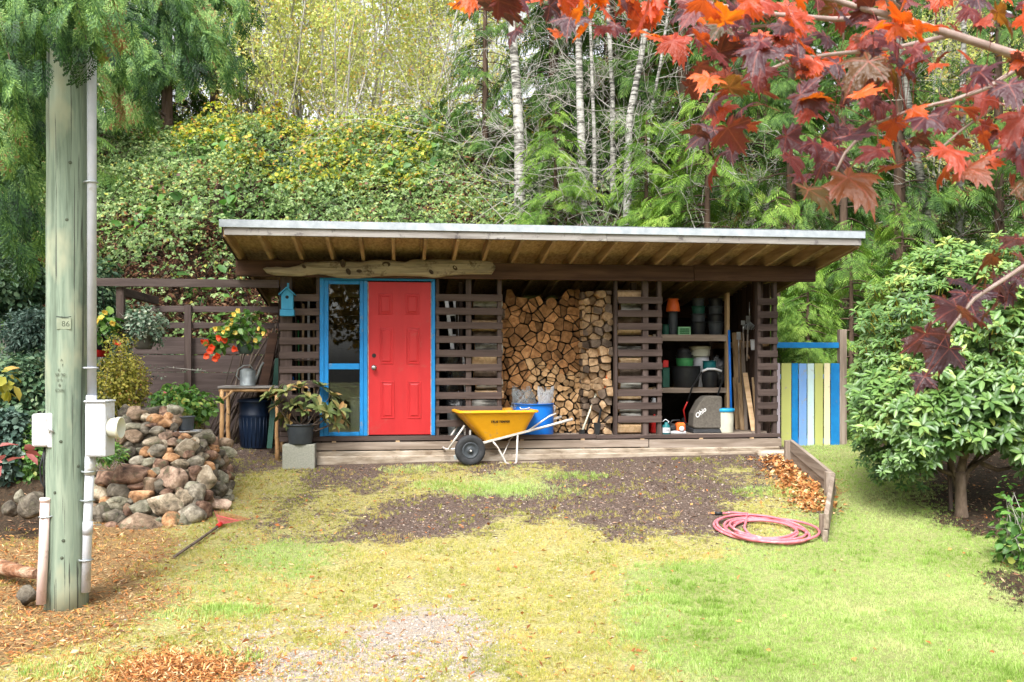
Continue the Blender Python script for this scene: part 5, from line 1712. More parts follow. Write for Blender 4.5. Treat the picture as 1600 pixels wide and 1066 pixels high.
# left box
a_ = pl(48.5, 647, 6.5); b_ = pl(86, 700, 6.5)
mb = MB(); mb.box(a_.x, b_.x - .055, a_.y, a_.y + 0.12, b_.z + .006, a_.z); lb = mb.build('junction_box', M['white_p'], pp, 0.012)
mb = MB(); mb.add([(b_.x - .0545, a_.y - .004, b_.z), (b_.x - .004, a_.y + .03, b_.z - 0.006), (b_.x - .004, a_.y + .15, b_.z - 0.006), (b_.x - .0545, a_.y + .13, b_.z),
                   (b_.x - .0545, a_.y - .004, a_.z + .008), (b_.x - .004, a_.y + .03, a_.z - .006), (b_.x - .004, a_.y + .15, a_.z - .006), (b_.x - .0545, a_.y + .13, a_.z + .008)],
                  [(0, 3, 2, 1), (4, 5, 6, 7), (0, 1, 5, 4), (1, 2, 6, 5), (2, 3, 7, 6), (3, 0, 4, 7)]); mb.build('box_side', M['white_p'], lb, 0.006)
mb = MB(); mb.tube([(b_.x - .045, a_.y - .008, (a_.z + b_.z) / 2 + .02), (b_.x - .02, a_.y - .004, (a_.z + b_.z) / 2 + .002), (b_.x - .01, a_.y, (a_.z + b_.z) / 2 - .008)], 0.006, 6); mb.tube([(b_.x - .035, a_.y - .01, (a_.z + b_.z) / 2 - .015), (b_.x - .03, a_.y - .008, (a_.z + b_.z) / 2 + .025)], 0.004, 6); mb.build('latch', M['steel'], lb)
for dx, k in ((0.0, 0), (-0.035, 1)):
    pts = [pl(70, 699, 6.55), pl(68 + dx * 150, 730, 6.55), pl(64 if k else 69, 752, 6.55), pl(70, 762 if k else 770, 6.55), pl(70, 782, 6.55)]
    mb = MB(); mb.tube(pts, 0.0075, 6); mb.build('cable', M['black'], pp)
mb = MB(); mb.tube([pl(71, 779, 6.52), pl(68, 860, 6.5), pl(64, 944, 6.47)], 0.033, 16); mb.build('conduit', M['pink'], pp, ).__setitem__('label', 'pinkish plastic conduit at the pole foot')
mb = MB(); mb.tube([pl(71, 778, 6.52), pl(70.8, 784, 6.52)], 0.038, 16); mb.build('coupling', M['pink'], pp)
p = pl(69, 808, 6.51)
mb = MB(); mb.tube([p + Vector((-.036, .0, 0)), p + Vector((0, -.040, 0)), p + Vector((.036, -.01, 0)), p + Vector((.07, .02, 0.01))], 0.0065, 6); mb.build('strap', M['zinc'], pp)

# ------------------------------------------------------------------ stone bed wall
def stone_mat(name, cols):
    cols = [tuple(v * k for v in c_) for c_, k in zip(cols, (0.62, 1.08, 1.3))]
    return pm(name, [(0.34, cols[0]), (0.50, cols[1]), (0.64, cols[2])], 9, rough=0.85, bmp=1.0, bdist=0.03, objvar=0.22, detail=10, dist=0.5, wear=((0.10, 0.10, 0.055), 0.25, 7))


SK = {
    'rb': stone_mat('reddish_brown_stone', ((0.07, 0.04, 0.028), (0.16, 0.092, 0.062), (0.28, 0.18, 0.125))),
    'or': stone_mat('orange_stone', ((0.16, 0.08, 0.04), (0.36, 0.19, 0.09), (0.48, 0.29, 0.165))),
    'dk': stone_mat('dark_grey_stone', ((0.04, 0.034, 0.025), (0.095, 0.080, 0.060), (0.16, 0.14, 0.108))),
    'pk': stone_mat('pinkish_stone', ((0.13, 0.085, 0.06), (0.29, 0.195, 0.14), (0.42, 0.31, 0.235))),
    'tg': stone_mat('tan_grey_stone', ((0.085, 0.068, 0.045), (0.24, 0.19, 0.13), (0.38, 0.32, 0.24))),
    'og': stone_mat('olive_grey_stone', ((0.10, 0.095, 0.065), (0.19, 0.175, 0.125), (0.28, 0.26, 0.20))),
    'br': stone_mat('brown_stone', ((0.10, 0.07, 0.045), (0.19, 0.13, 0.085), (0.29, 0.21, 0.15))),
    'gy': stone_mat('grey_stone', ((0.085, 0.072, 0.052), (0.19, 0.165, 0.125), (0.32, 0.285, 0.225))),
}
STONES = [(220, 565, 340, 140, 'rb'), (95, 615, 100, 90, 'or'), (205, 690, 160, 110, 'dk'), (370, 720, 170, 100, 'or'), (610, 610, 200, 165, 'pk'), (560, 780, 240, 150, 'tg'),
          (370, 820, 150, 110, 'og'), (350, 935, 310, 175, 'br'), (590, 910, 150, 120, 'or'), (210, 775, 130, 100, 'og'), (80, 835, 125, 145, 'dk'), (170, 870, 160, 100, 'dk'),
          (730, 860, 160, 150, 'gy'), (690, 740, 120, 125, 'tg'), (775, 690, 150, 120, 'gy'), (830, 605, 140, 145, 'tg'), (858, 505, 72, 75, 'or'), (938, 675, 115, 110, 'dk'),
          (930, 782, 150, 95, 'pk'), (820, 830, 110, 150, 'rb'), (870, 430, 105, 80, 'rb'), (690, 382, 165, 115, 'tg'), (773, 480, 105, 85, 'gy'), (500, 397, 112, 85, 'gy'),
          (520, 492, 115, 90, 'rb'), (430, 480, 110, 75, 'og'), (587, 442, 105, 65, 'or'), (670, 487, 125, 55, 'tg'), (762, 560, 85, 115, 'rb'), (578, 391, 62, 52, 'or'),
          (450, 572, 62, 70, 'or'), (430, 640, 105, 120, 'br'), (512, 650, 75, 115, 'dk'), (62, 705, 125, 100, 'tg'), (550, 288, 92, 62, 'pk'), (470, 338, 135, 75, 'tg'),
          (322, 285, 115, 95, 'br'), (236, 300, 85, 85, 'br'), (345, 130, 140, 70, 'br'), (412, 152, 75, 55, 'tg'), (478, 165, 115, 62, 'or'), (567, 150, 65, 55, 'or'),
          (490, 252, 112, 65, 'gy'), (552, 195, 92, 62, 'or'), (322, 222, 125, 55, 'og'), (242, 425, 112, 92, 'dk'), (345, 472, 112, 72, 'gy'), (402, 402, 82, 72, 'or'),
          (690, 300, 92, 52, 'or'), (825, 292, 150, 110, 'gy'), (822, 352, 62, 72, 'dk'), (790, 382, 72, 62, 'dk'), (810, 442, 92, 72, 'tg'), (895, 382, 90, 55, 'or'),
          (600, 332, 70, 55, 'pk'), (660, 320, 70, 45, 'og'), (950, 592, 92, 102, 'og'), (972, 480, 65, 110, 'br'), (982, 565, 62, 85, 'rb'), (895, 562, 80, 85, 'dk'),
          (122, 762, 95, 60, 'or'), (276, 830, 55, 92, 'rb'), (345, 652, 110, 55, 'rb'), (182, 640, 105, 60, 'rb'), (65, 952, 105, 60, 'gy'), (160, 950, 105, 80, 'rb'),
          (505, 942, 90, 130, 'og'), (742, 652, 90, 62, 'og'), (856, 712, 70, 75, 'rb'), (530, 342, 70, 62, 'tg'), (300, 402, 75, 70, 'dk'), (182, 462, 115, 62, 'dk'),
          (640, 180, 75, 85, 'br'), (400, 232, 65, 85, 'dk'), (452, 210, 105, 45, 'rb'), (690, 912, 110, 110, 'og'), (720, 420, 80, 70, 'rb'), (625, 550, 60, 50, 'pk'),
          (640, 275, 62, 45, 'rb'), (740, 345, 70, 52, 'or'), (755, 320, 80, 50, 'tg'), (460, 420, 60, 50, 'or'), (265, 190, 70, 80, 'dk'), (612, 225, 60, 55, 'dk'),
          (920, 440, 60, 60, 'br'), (690, 560, 60, 60, 'tg'), (480, 540, 60, 55, 'og'), (370, 540, 70, 50, 'rb'), (560, 700, 80, 50, 'rb'), (650, 690, 60, 50, 'br'), (300, 760, 60, 50, 'dk'), (770, 780, 70, 60, 'dk')]
sw = thing('stone_wall', 'curved dry wall of rounded brown and grey stones round the raised bed', 'wall', G(250, 830), 0)


def stone_at(cx, cy, w, h, key, i, extra=0.0, dep=0.85):
    px = 140 + cx / 4.635; py = 620 + cy / 4.635
    Y = 8.84 + (930 - cy) / 800 * 0.92 + max(0, (cx - 700) / 280) ** 2 * 0.55 + extra
    p = at(px, py, Y)
    k = Y / F / 4.635
    dims = (w * k * 0.64, max(w, h) * k * 0.55 * dep, h * k * 0.65)
    v_, f_ = stone_vf(dims, 100 + i, ICO2, 0.22)
    o = np_obj('stone', v_, f_, SK[key], sw, True)
    o.location = p - Vector(sw.location)
    a = rnd.uniform(-0.25, 0.25)
    o.rotation_euler = (0, a if w / h < 1.5 else a * 0.3, 0)


for i, (cx, cy, w, h, key) in enumerate(STONES):
    stone_at(cx, cy, w, h, key, i)
keys = list(SK)
i = 200
for cy in range(120, 960, 58):
    for cx in range(40, 1010, 72):
        x_ = cx + rnd.uniform(-20, 20)
        if cy < 420 and x_ < 210 + (420 - cy) * 0.1: continue
        if cy < 240 and x_ > 640: continue
        if cy > 860 and x_ > 760: continue
        if cy > 330 and cy < 500 and x_ < 150: continue
        if cy < 300 and x_ > 860: continue
        stone_at(x_, cy + rnd.uniform(-15, 15), rnd.uniform(80, 125), rnd.uniform(70, 95), rnd.choice(['br', 'og', 'rb', 'dk', 'br', 'dk']), i, 0.13, 0.9); i += 1  # set-back fillers in darker stone colours put extra shade into the gaps
print('stones', i)

# loose rocks at the left edge
for px0, px1, py0, py1, Y, key, lab in ((0, 30, 783, 806, 8.4, 'dk', 'dark mossy rock edging the left bed, cut by the frame'), (32, 76, 768, 812, 8.3, 'dk', 'rounded dark rock edging the left bed behind the pink conduit'),
                                        (28, 60, 915, 942, 6.6, 'dk', 'small dark rock beside the foot of the pink conduit'), (20, 40, 765, 785, 8.7, 'og', 'small olive rock behind the edging rocks')):
    c0 = at((px0 + px1) / 2, (py0 + py1) / 2, Y)
    v_, f_ = stone_vf(((px1 - px0) / 2 / F * Y * 1.08, (px1 - px0) / 2 / F * Y, (py1 - py0) / 2 / F * Y * 1.15), 900 + px0, ICO2, 0.25)
    o = np_obj('rock', v_, f_, SK[key], None, True); o.location = c0; tag(o, lab, 'rock', 'rocks edging the left bed' if py0 < 850 else None)
# log at the far left
lg = thing('fallen_log', 'weathered reddish log lying on the bark litter by the pole', 'log', at(-40, 880, 7.4), 0)
mb = MB(); A0 = Vector((0, 0, 0)); B0 = at(57, 897, 6.9) - Vector(lg.location)
mb.tube([A0, A0.lerp(B0, .3) + Vector((0, 0, .012)), A0.lerp(B0, .7), B0], [0.055, 0.06, 0.052, 0.038], 14)
M['redlog'] = pm('reddish_wood', [(0.36, (0.04, 0.02, 0.012)), (0.5, (0.24, 0.11, 0.055)), (0.64, (0.42, 0.30, 0.21))], 9, (0.4, 1, 1), 0.85, 1.0, 0.04)
mb.build('trunk', M['redlog'], lg)
mb = MB(); mb.tube([A0.lerp(B0, .5), A0.lerp(B0, .62) + Vector((.05, -.02, .06))], [0.02, 0.008], 8); mb.build('knot', M['redlog'], lg)

# ------------------------------------------------------------------ edging boards, stake
eb = thing('board_edging', 'low weathered board edging along the drive beside the lawn', 'edging', G(1303, 777), 0)
o_ = Vector(eb.location)
A_ = at(1236, 724, 11.6); Bc = at(1302, 774, 9.95)
def eboard(a, b_, z0, z1, nm='board', mt='pale_x'):
    a = Vector(a) - o_; b_ = Vector(b_) - o_
    mb = MB()
    d_ = (b_ - a); L_ = d_.length
    mb.bar((0, 0, 0), d_, 0.045, z1 - z0)
    return mb.build(nm, M[mt], eb, 0.004, a + Vector((0, 0, (z0 + z1) / 2)))
ztop0 = CZ - (687 - HZ) / F * 11.6; ztop1 = CZ - (740 - HZ) / F * 9.95
A_.z = 0; Bc.z = 0
eboard((A_.x, A_.y, ztop0 - 0.07), (Bc.x, Bc.y, ztop1 - 0.07), -0.07, 0.07, mt='pale_y')
eboard((A_.x + .01, A_.y, ztop0 - 0.215), (Bc.x + .01, Bc.y, ztop1 - 0.215), -0.07, 0.07, mt='pale_y')
D_ = at(1291, 850, 8.25); D_.z = 0
zt2 = CZ - (802 - HZ) / F * 8.25
eboard((Bc.x - .02, Bc.y - .05, ztop1 - 0.075), (D_.x, D_.y, zt2 - 0.075), -0.07, 0.07, mt='pale_y')
eboard((Bc.x - .03, Bc.y - .05, ztop1 - 0.225), (D_.x - .01, D_.y, zt2 - 0.225), -0.07, 0.07, mt='pale_y')
for p_, zt_, w in ((A_, ztop0 - .01, 0.07), (Bc, ztop1 + 0.02, 0.085), (D_.lerp(Bc, .12), zt2 - .04, 0.05)):
    g_ = float(gz(p_.x, p_.y)) - 0.05
    mb = MB(); mb.box(-w / 2 - .045, w / 2 - .045, -w / 2, w / 2, g_, zt_); mb.build('stake', M['pale_z'], eb, 0.005, Vector((p_.x, p_.y, 0)) - o_)

# ------------------------------------------------------------------ hose
hc = G(1197, 833)
hp_ = []
hr = random.Random(5)
turns = 7.3
N_ = int(turns * 34)
for k in range(N_ + 1):
    t = k / 34.0
    a = t * 2 * PI + PI
    ph = 0.5 + 0.5 * math.sin(t * 2.3)
    rx = 0.355 + 0.085 * math.sin(t * 3.7 + 1) + 0.03 * math.sin(t * 11)
    ry = rx * 1.05
    ox = 0.045 * math.sin(t * 1.9) ; oy = 0.05 * math.cos(t * 2.6)
    x = hc.x + ox + rx * math.cos(a); y = hc.y + oy + ry * math.sin(a)
    lay = 0.013 + 0.022 * (0.5 + 0.5 * math.sin(t * 5.1 + a * 0.37)) + 0.003 * t
    hp_.append((x, y, float(gz(x, y)) + lay))
st_ = G(1128, 806)
pre = [(st_.x, st_.y, st_.z + .02), (st_.x + .10, st_.y - .03, st_.z + .035), (st_.x + .22, st_.y - .14, st_.z + .04), (hc.x - 0.20, hc.y + .06, st_.z + .02)]
hp_ = pre[:3] + hp_[int(34 * 0.9):]
M['hose'] = pm('red_rubber_hose', [(0.3, (0.46, 0.10, 0.13)), (0.7, (0.60, 0.19, 0.22))], 14, rough=0.5, bmp=0.08, wear=((0.60, 0.34, 0.34), 0.2, 9))
hs_o = thing('garden_hose', 'coiled pink-red garden hose lying on the drive by the board edging', 'hose', hc, 0)
mb = MB(); mb.tube([Vector(p) - hc for p in hp_], 0.0125, 8); mb.build('tube', M['hose'], hs_o)
p0_ = Vector(hp_[0]) - hc
mb = MB(); mb.tube([p0_ + Vector((-.07, .01, .002)), p0_ + Vector((0.005, 0, 0))], [0.018, 0.016], 10); mb.build('coupling', M['black'], hs_o)

# ------------------------------------------------------------------ leaf rake
g0 = G(343, 826); g1 = G(272, 876)
lr = thing('leaf_rake', 'red leaf rake lying on the grass beside the stone wall', 'rake', g0, 0)
mb = MB(); d_ = g1 - g0
pts_ = []
for k in range(6):
    p = g0 + d_ * (k / 5); pts_.append(Vector((p.x, p.y, float(gz(p.x, p.y)) + 0.03)) - g0)
mb.tube(pts_, 0.013, 8); mb.build('handle', M['stick'], lr)
M['rakered'] = pm('faded_red_steel', [(0.3, (0.40, 0.05, 0.05)), (0.7, (0.55, 0.13, 0.12))], 14, rough=0.6)
L0 = G(335, 806) - g0; L1 = G(391, 819) - g0
for k in range(17):
    t = k / 16
    e = L0.lerp(L1, t) + Vector((0, 0.03 * math.sin(PI * t), 0.02)); 
    mb = MB(); mb.bar((0, 0, 0.035), e + Vector((0, 0, .03)), 0.0045, 0.003); mb.build('tine', M['rakered'], lr)
mb = MB()
mb.tube([L0.lerp(L1, k / 8) * 0.62 + Vector((0, 0, .045)) for k in range(9)], 0.006, 6); mb.build('brace', M['rakered'], lr)
mb = MB(); mb.tube([Vector((0, 0, .035)) + d_.normalized() * .05, Vector((0.01, 0.01, .04))], [0.02, 0.022], 8); mb.build('ferrule', M['redplastic'], lr)
# stake by the rhododendron
mb = MB(); q_ = G(1486, 798); mb.bar((0, 0, -0.05), (-0.03, 0, 0.75), 0.035, 0.03, up=(0, 1, 0))
tag(mb.build('wooden_stake', M['stain_z'], None, 0.003, q_), 'thin dark stake standing beside the rhododendron trunk', 'stake')
# ================================================================== PLANTS
# leaf templates (x across, y along, z up)
LEAF2 = (np.array([[0, 0, 0], [0.30, 0.45, 0.07], [-0.30, 0.45, 0.07], [0, 1, -0.06]]), np.array([[0, 1, 3], [0, 3, 2]]))
LEAF7 = (np.array([[0, 0, 0], [0.30, 0.30, 0.06], [0.27, 0.68, 0.03], [0, 1, -0.14], [-0.27, 0.68, 0.03], [-0.30, 0.30, 0.06], [0, 0.5, -0.03]]),
         np.array([[6, 0, 1], [6, 1, 2], [6, 2, 3], [6, 3, 4], [6, 4, 5], [6, 5, 0]]))
RHODO = (LEAF7[0] * np.array([0.62, 1, 1.0]), LEAF7[1])
NARROW = (LEAF2[0] * np.array([0.55, 1, 1]), LEAF2[1])


def trifoliate():
    V_ = []; F_ = []
    for a, s_, o_ in ((0, 1, (0, .25)), (1.15, .8, (-.03, .12)), (-1.15, .8, (.03, .12))):
        b_ = len(V_)
        for x, y, z in LEAF2[0]:
            x *= 1.35
            X = (x * math.cos(a) - y * math.sin(a)) * s_ * .62 + o_[0]; Y = (x * math.sin(a) + y * math.cos(a)) * s_ * .62 + o_[1]
            V_.append((X, Y, z - abs(X) * .25 - .1 * Y * Y))
        F_ += [(b_ + i, b_ + j, b_ + k) for i, j, k in LEAF2[1]]
    return np.array(V_), np.array(F_)


TRI = trifoliate()


def frond(n=7, fine=False):
    """flat drooping cedar spray"""
    V_ = []; F_ = []

    def z(y):
        return 0.10 * y - 0.42 * y * y

    def leaf(p, d_, L, w):
        q = (-d_[1], d_[0])
        b_ = len(V_)
        V_.append((p[0], p[1], z(p[1])))
        mx = (p[0] + d_[0] * L * .55, p[1] + d_[1] * L * .55)
        V_.append((mx[0] + q[0] * w, mx[1] + q[1] * w, z(mx[1]) - .04 * L)); V_.append((mx[0] - q[0] * w, mx[1] - q[1] * w, z(mx[1]) - .04 * L))
        V_.append((p[0] + d_[0] * L, p[1] + d_[1] * L, z(p[1] + d_[1] * L) - .18 * L))
        F_.append((b_, b_ + 1, b_ + 3)); F_.append((b_, b_ + 3, b_ + 2))
    for i in range(n):
        t = 0.08 + 0.84 * i / n
        L = 0.46 * (1 - t * 0.75) * (0.55 + 1.2 * min(t, .4))
        for sg in (-1, 1):
            a = R(38 + 12 * (1 - t)) * sg
            d_ = (math.sin(a), math.cos(a))
            tt = t + (0.04 if sg > 0 else 0)
            if fine:
                for j in range(4):
                    s_ = 0.15 + j * 0.24
                    p = (d_[0] * L * s_, tt + d_[1] * L * s_)
                    for s2 in (-1, 1):
                        a2 = a + s2 * R(34)
                        leaf(p, (math.sin(a2), math.cos(a2)), L * 0.42 * (1.1 - s_ * .6), 0.019)
                leaf((d_[0] * L * .5, tt + d_[1] * L * .5), d_, L * .6, 0.018)
            else:
                leaf((0, tt), d_, L, 0.030)
    leaf((0, 0.6), (0, 1), 0.4, 0.03)
    return np.array(V_), np.array(F_)


FR = frond(7); FRF = frond(7, True)
FRF = (FRF[0] * np.array([0.9, 1, 1.3]), FRF[1])

LM = {}
LM['cedar'] = leafm('cedar_foliage', [(0.0, (0.014, 0.036, 0.010)), (0.3, (0.038, 0.090, 0.020)), (0.6, (0.085, 0.165, 0.032)), (0.88, (0.16, 0.26, 0.050)), (0.97, (0.20, 0.28, 0.07)), (1.0, (0.22, 0.11, 0.04))], 0.35, 0.6, 0.25, 1.1, 1.1, iw=0.45)
LM['cedar_near'] = leafm('hanging_cedar_foliage', [(0.0, (0.010, 0.030, 0.012)), (0.3, (0.030, 0.085, 0.024)), (0.6, (0.085, 0.18, 0.045)), (0.85, (0.20, 0.33, 0.08)), (0.985, (0.28, 0.38, 0.13)), (1.0, (0.26, 0.15, 0.06))], 0.3, 0.55, 0.3, 1.4, 1.8, iw=0.5)
LM['cedar_bright'] = leafm('young_cedar_foliage', [(0.0, (0.04, 0.09, 0.02)), (0.4, (0.11, 0.21, 0.035)), (0.8, (0.22, 0.34, 0.06)), (1.0, (0.32, 0.42, 0.09))], 0.4, 0.6, 0.25, 1.0, 1.3, iw=0.45)
LM['bramble'] = leafm('bramble_leaves', [(0.0, (0.035, 0.070, 0.022)), (0.3, (0.085, 0.155, 0.040)), (0.6, (0.16, 0.25, 0.07)), (0.82, (0.28, 0.36, 0.15)), (0.9, (0.34, 0.35, 0.06)), (0.95, (0.22, 0.10, 0.03)), (1.0, (0.09, 0.035, 0.02))], 0.3, 0.5, 0.35, 0.6, 0.7, iw=0.8)
LM['bramble_gold'] = leafm('yellowing_leaves', [(0.0, (0.07, 0.13, 0.02)), (0.4, (0.20, 0.26, 0.03)), (0.75, (0.42, 0.40, 0.04)), (1.0, (0.42, 0.20, 0.05))], 0.35, 0.5, 0.3, 0.25, 0.6)
LM['sapling'] = leafm('hazed_yellow_green_leaves', [(0.0, (0.36, 0.43, 0.13)), (0.5, (0.58, 0.63, 0.22)), (0.85, (0.74, 0.72, 0.30)), (1.0, (0.66, 0.38, 0.12))], 0.6, 0.6, 0.2, 0.2, 0.3)  # pale tones stand in for distance haze over saplings and far woods
LM['rhodo'] = leafm('rhododendron_leaves', [(0.0, (0.040, 0.095, 0.022)), (0.5, (0.095, 0.185, 0.040)), (0.80, (0.16, 0.26, 0.065)), (1.0, (0.32, 0.38, 0.09))], 0.18, 0.40, 0.5, 1.2, 1.3, iw=.6)
LM['rhodo_one'] = leafm('rhododendron_leaf', [(0.0, (0.040, 0.095, 0.022)), (0.5, (0.095, 0.185, 0.040)), (0.85, (0.18, 0.28, 0.075)), (1.0, (0.34, 0.40, 0.09))], 0.22, 0.40, 0.5, src='object')
LM['bronze'] = leafm('bronze_rhododendron_leaf', [(0.0, (0.06, 0.09, 0.03)), (0.45, (0.15, 0.19, 0.06)), (0.8, (0.28, 0.25, 0.09)), (1.0, (0.40, 0.20, 0.08))], 0.15, 0.4, 0.5, src='object')
LM['garden'] = leafm('garden_shrub_leaves', [(0.0, (0.020, 0.052, 0.028)), (0.5, (0.055, 0.115, 0.055)), (0.85, (0.11, 0.18, 0.09)), (1.0, (0.20, 0.26, 0.12))], 0.22, 0.5, 0.35, 0.2, 1.2)
LM['blueleaf'] = leafm('blue_green_leaves', [(0.0, (0.03, 0.065, 0.05)), (0.5, (0.075, 0.13, 0.10)), (1.0, (0.16, 0.23, 0.18))], 0.18, 0.5, 0.35, 0.2, 1.2)
LM['lime'] = leafm('golden_shrub_leaves', [(0.0, (0.12, 0.13, 0.02)), (0.5, (0.33, 0.32, 0.05)), (0.85, (0.52, 0.46, 0.10)), (1.0, (0.45, 0.22, 0.08))], 0.3, 0.5, 0.3, 0.2, 2.0)
LM['fresh'] = leafm('fresh_green_leaves', [(0.0, (0.035, 0.10, 0.02)), (0.5, (0.09, 0.21, 0.04)), (0.9, (0.19, 0.31, 0.07)), (1.0, (0.34, 0.36, 0.08))], 0.3, 0.45, 0.4, 0.2, 2.0)
LM['varieg'] = leafm('variegated_leaves', [(0.0, (0.05, 0.10, 0.06)), (0.5, (0.13, 0.20, 0.13)), (0.8, (0.30, 0.36, 0.27)), (1.0, (0.48, 0.48, 0.36))], 0.2, 0.5, 0.3)
LM['yellowfl'] = leafm('yellow_petals', [(0.0, (0.72, 0.50, 0.05)), (1.0, (0.85, 0.70, 0.22))], 0.3, 0.5, 0.3)
LM['redfl'] = leafm('orange_red_petals', [(0.0, (0.68, 0.05, 0.015)), (1.0, (0.85, 0.14, 0.05))], 0.3, 0.5, 0.3)
LM['pinkfl'] = leafm('pink_petals', [(0.0, (0.50, 0.08, 0.12)), (1.0, (0.6, 0.18, 0.2))], 0.3, 0.5, 0.3)
LM['grass'] = leafm('lawn_blades', [(0.0, (0.16, 0.26, 0.04)), (0.35, (0.27, 0.41, 0.085)), (0.65, (0.42, 0.54, 0.18)), (0.88, (0.52, 0.56, 0.29)), (1.0, (0.58, 0.48, 0.26))], 0.3, 0.7, 0.15, 0.9, 1.1, iw=0.55)
LM['moss'] = leafm('mossy_yellow_blades', [(0.0, (0.19, 0.23, 0.04)), (0.4, (0.37, 0.37, 0.08)), (0.75, (0.52, 0.45, 0.14)), (1.0, (0.56, 0.38, 0.17))], 0.25, 0.8, 0.1, 0.9, 1.6, iw=0.6)
M['twig'] = pm('grey_twig', [(0.3, (0.24, 0.22, 0.19)), (0.7, (0.42, 0.40, 0.36))], 6, rough=0.9, bmp=0)
M['twig_dark'] = pm('dark_twig', [(0.3, (0.035, 0.028, 0.022)), (0.7, (0.09, 0.075, 0.06))], 6, rough=0.9, bmp=0)
M['cedarbark'] = pm('cedar_bark', [(0.3, (0.05, 0.03, 0.02)), (0.7, (0.13, 0.085, 0.06))], 8, (2, 2, .2), 0.95, 0.6, 0.02)
M['rhbark'] = pm('rhododendron_bark', [(0.3, (0.06, 0.04, 0.03)), (0.55, (0.14, 0.10, 0.07)), (0.75, (0.24, 0.18, 0.14))], 14, (1, 1, .35), 0.9, 0.8, 0.01)


def thin_len(v):
    return v / (np.linalg.norm(v, axis=1, keepdims=True) + 1e-9)


def branches(p0, d0, L, r0, depth, rr, nseg=5, kids=(3, 5), wob=0.22, up=0.05, spread=0.7, shrink=0.62, out=None, tips=None, minr=0.0025):
    """recursive bare branch system, collected as straight segments"""
    if out is None: out = []
    if tips is None: tips = []
    p = Vector(p0); d_ = Vector(d0).normalized(); pts = [p.copy()]
    for i in range(nseg):
        d_ = (d_ + Vector((rr.gauss(0, wob), rr.gauss(0, wob), rr.gauss(0, wob) + up))).normalized()
        q = p + d_ * (L / nseg)
        ra = max(minr, r0 * (1 - .75 * i / nseg)); rb = max(minr * .8, r0 * (1 - .75 * (i + 1) / nseg))
        out.append((p[:], q[:], ra, rb)); p = q; pts.append(p.copy())
        if depth <= 1: tips.append((p[:], d_[:]))
    if depth > 0:
        for k in range(rr.randint(*kids)):
            j = rr.randint(1, nseg - 1) if nseg > 1 else 1
            s_ = pts[j]
            a = Vector((rr.gauss(0, 1), rr.gauss(0, 1), rr.gauss(0, .8)))
            nd = (d_ * (1 - spread * .5) + a.normalized() * spread).normalized()
            branches(s_, nd, L * shrink * rr.uniform(.7, 1.15), max(minr, r0 * .5 * (1 - .5 * j / nseg)), depth - 1, rr, max(3, nseg - 1), kids, wob, up, spread, shrink, out, tips, minr)
    return out, tips


def segs_vf(segs, n=3):
    A = np.array([s_[0] for s_ in segs]); B_ = np.array([s_[1] for s_ in segs])
    return seg_tubes(A, B_, [s_[2] for s_ in segs], [s_[3] for s_ in segs], n)


# ------------------------------------------------------------------ cedars
def cedar_vf(H, br, seed, nb, fl, z_low=0.03, tpl=FR, dens=13, power=0.85):
    r_ = np.random.default_rng(seed)
    P = []; T = []; N_ = []; S = []; segs = []
    for i in range(nb):
        u = (i + r_.random()) / nb
        z = H * (z_low + (0.98 - z_low) * u)
        L = br * (1 - z / H * .97) ** power * r_.uniform(0.7, 1.1)
        az = r_.uniform(0, 2 * PI); ca, sa = math.cos(az), math.sin(az)
        n_f = max(4, int(dens * L))
        t = np.sqrt(r_.uniform(0.05, 1.0, n_f))
        dz = L * (0.12 * t - 0.62 * t ** 2 + 0.22 * t ** 4)
        px_ = np.stack([ca * L * t, sa * L * t, z + dz], 1) + r_.normal(size=(n_f, 3)) * 0.05
        side = r_.uniform(-1.1, 1.1, n_f)
        td = np.stack([ca * np.cos(side) - sa * np.sin(side), sa * np.cos(side) + ca * np.sin(side), -r_.uniform(.25, 1.0, n_f)], 1)
        nn = np.stack([ca * .55 + r_.normal(size=n_f) * .25, sa * .55 + r_.normal(size=n_f) * .25, np.full(n_f, 0.8)], 1)
        P.append(px_); T.append(td); N_.append(nn); S.append(fl * r_.uniform(.6, 1.25, n_f) * (1.0 - 0.3 * z / H))
        tt = np.linspace(0, 1, 6); zz = z + L * (0.12 * tt - 0.62 * tt ** 2 + 0.22 * tt ** 4)
        for k in range(5):
            segs.append(((ca * L * tt[k], sa * L * tt[k], zz[k]), (ca * L * tt[k + 1], sa * L * tt[k + 1], zz[k + 1]), .018 * (1.1 - tt[k]), .018 * (1.1 - tt[k + 1])))
    P = np.concatenate(P); T = np.concatenate(T); N_ = np.concatenate(N_); S = np.concatenate(S)
    V_, F_ = scatter(tpl[0], tpl[1], frames(N_, T), P, S)
    segs.append(((0, 0, -0.3), (0, 0, H * .5), H * .016, H * .010)); segs.append(((0, 0, H * .5), (0, 0, H * .97), H * .010, .01))
    Vt, Ft = segs_vf(segs, 5)
    return (V_, F_), (Vt, Ft)


CED = []
for H, br, sd, nb, fl, zl in ((10, 2.4, 1, 95, .52, .02), (11, 2.7, 2, 100, .55, .04), (9, 2.1, 3, 85, .50, .01)):
    a, b_ = cedar_vf(H, br, sd, nb, fl, zl)
    CED.append((np_mesh('crown', a[0], a[1], LM['cedar']), np_mesh('trunk', b_[0], b_[1], M['cedarbark']), H))
a, b_ = cedar_vf(4.2, 1.5, 9, 60, .42, .0, dens=22)
YC = (np_mesh('crown', a[0], a[1], LM['cedar_bright']), np_mesh('trunk', b_[0], b_[1], M['cedarbark']), 4.2)


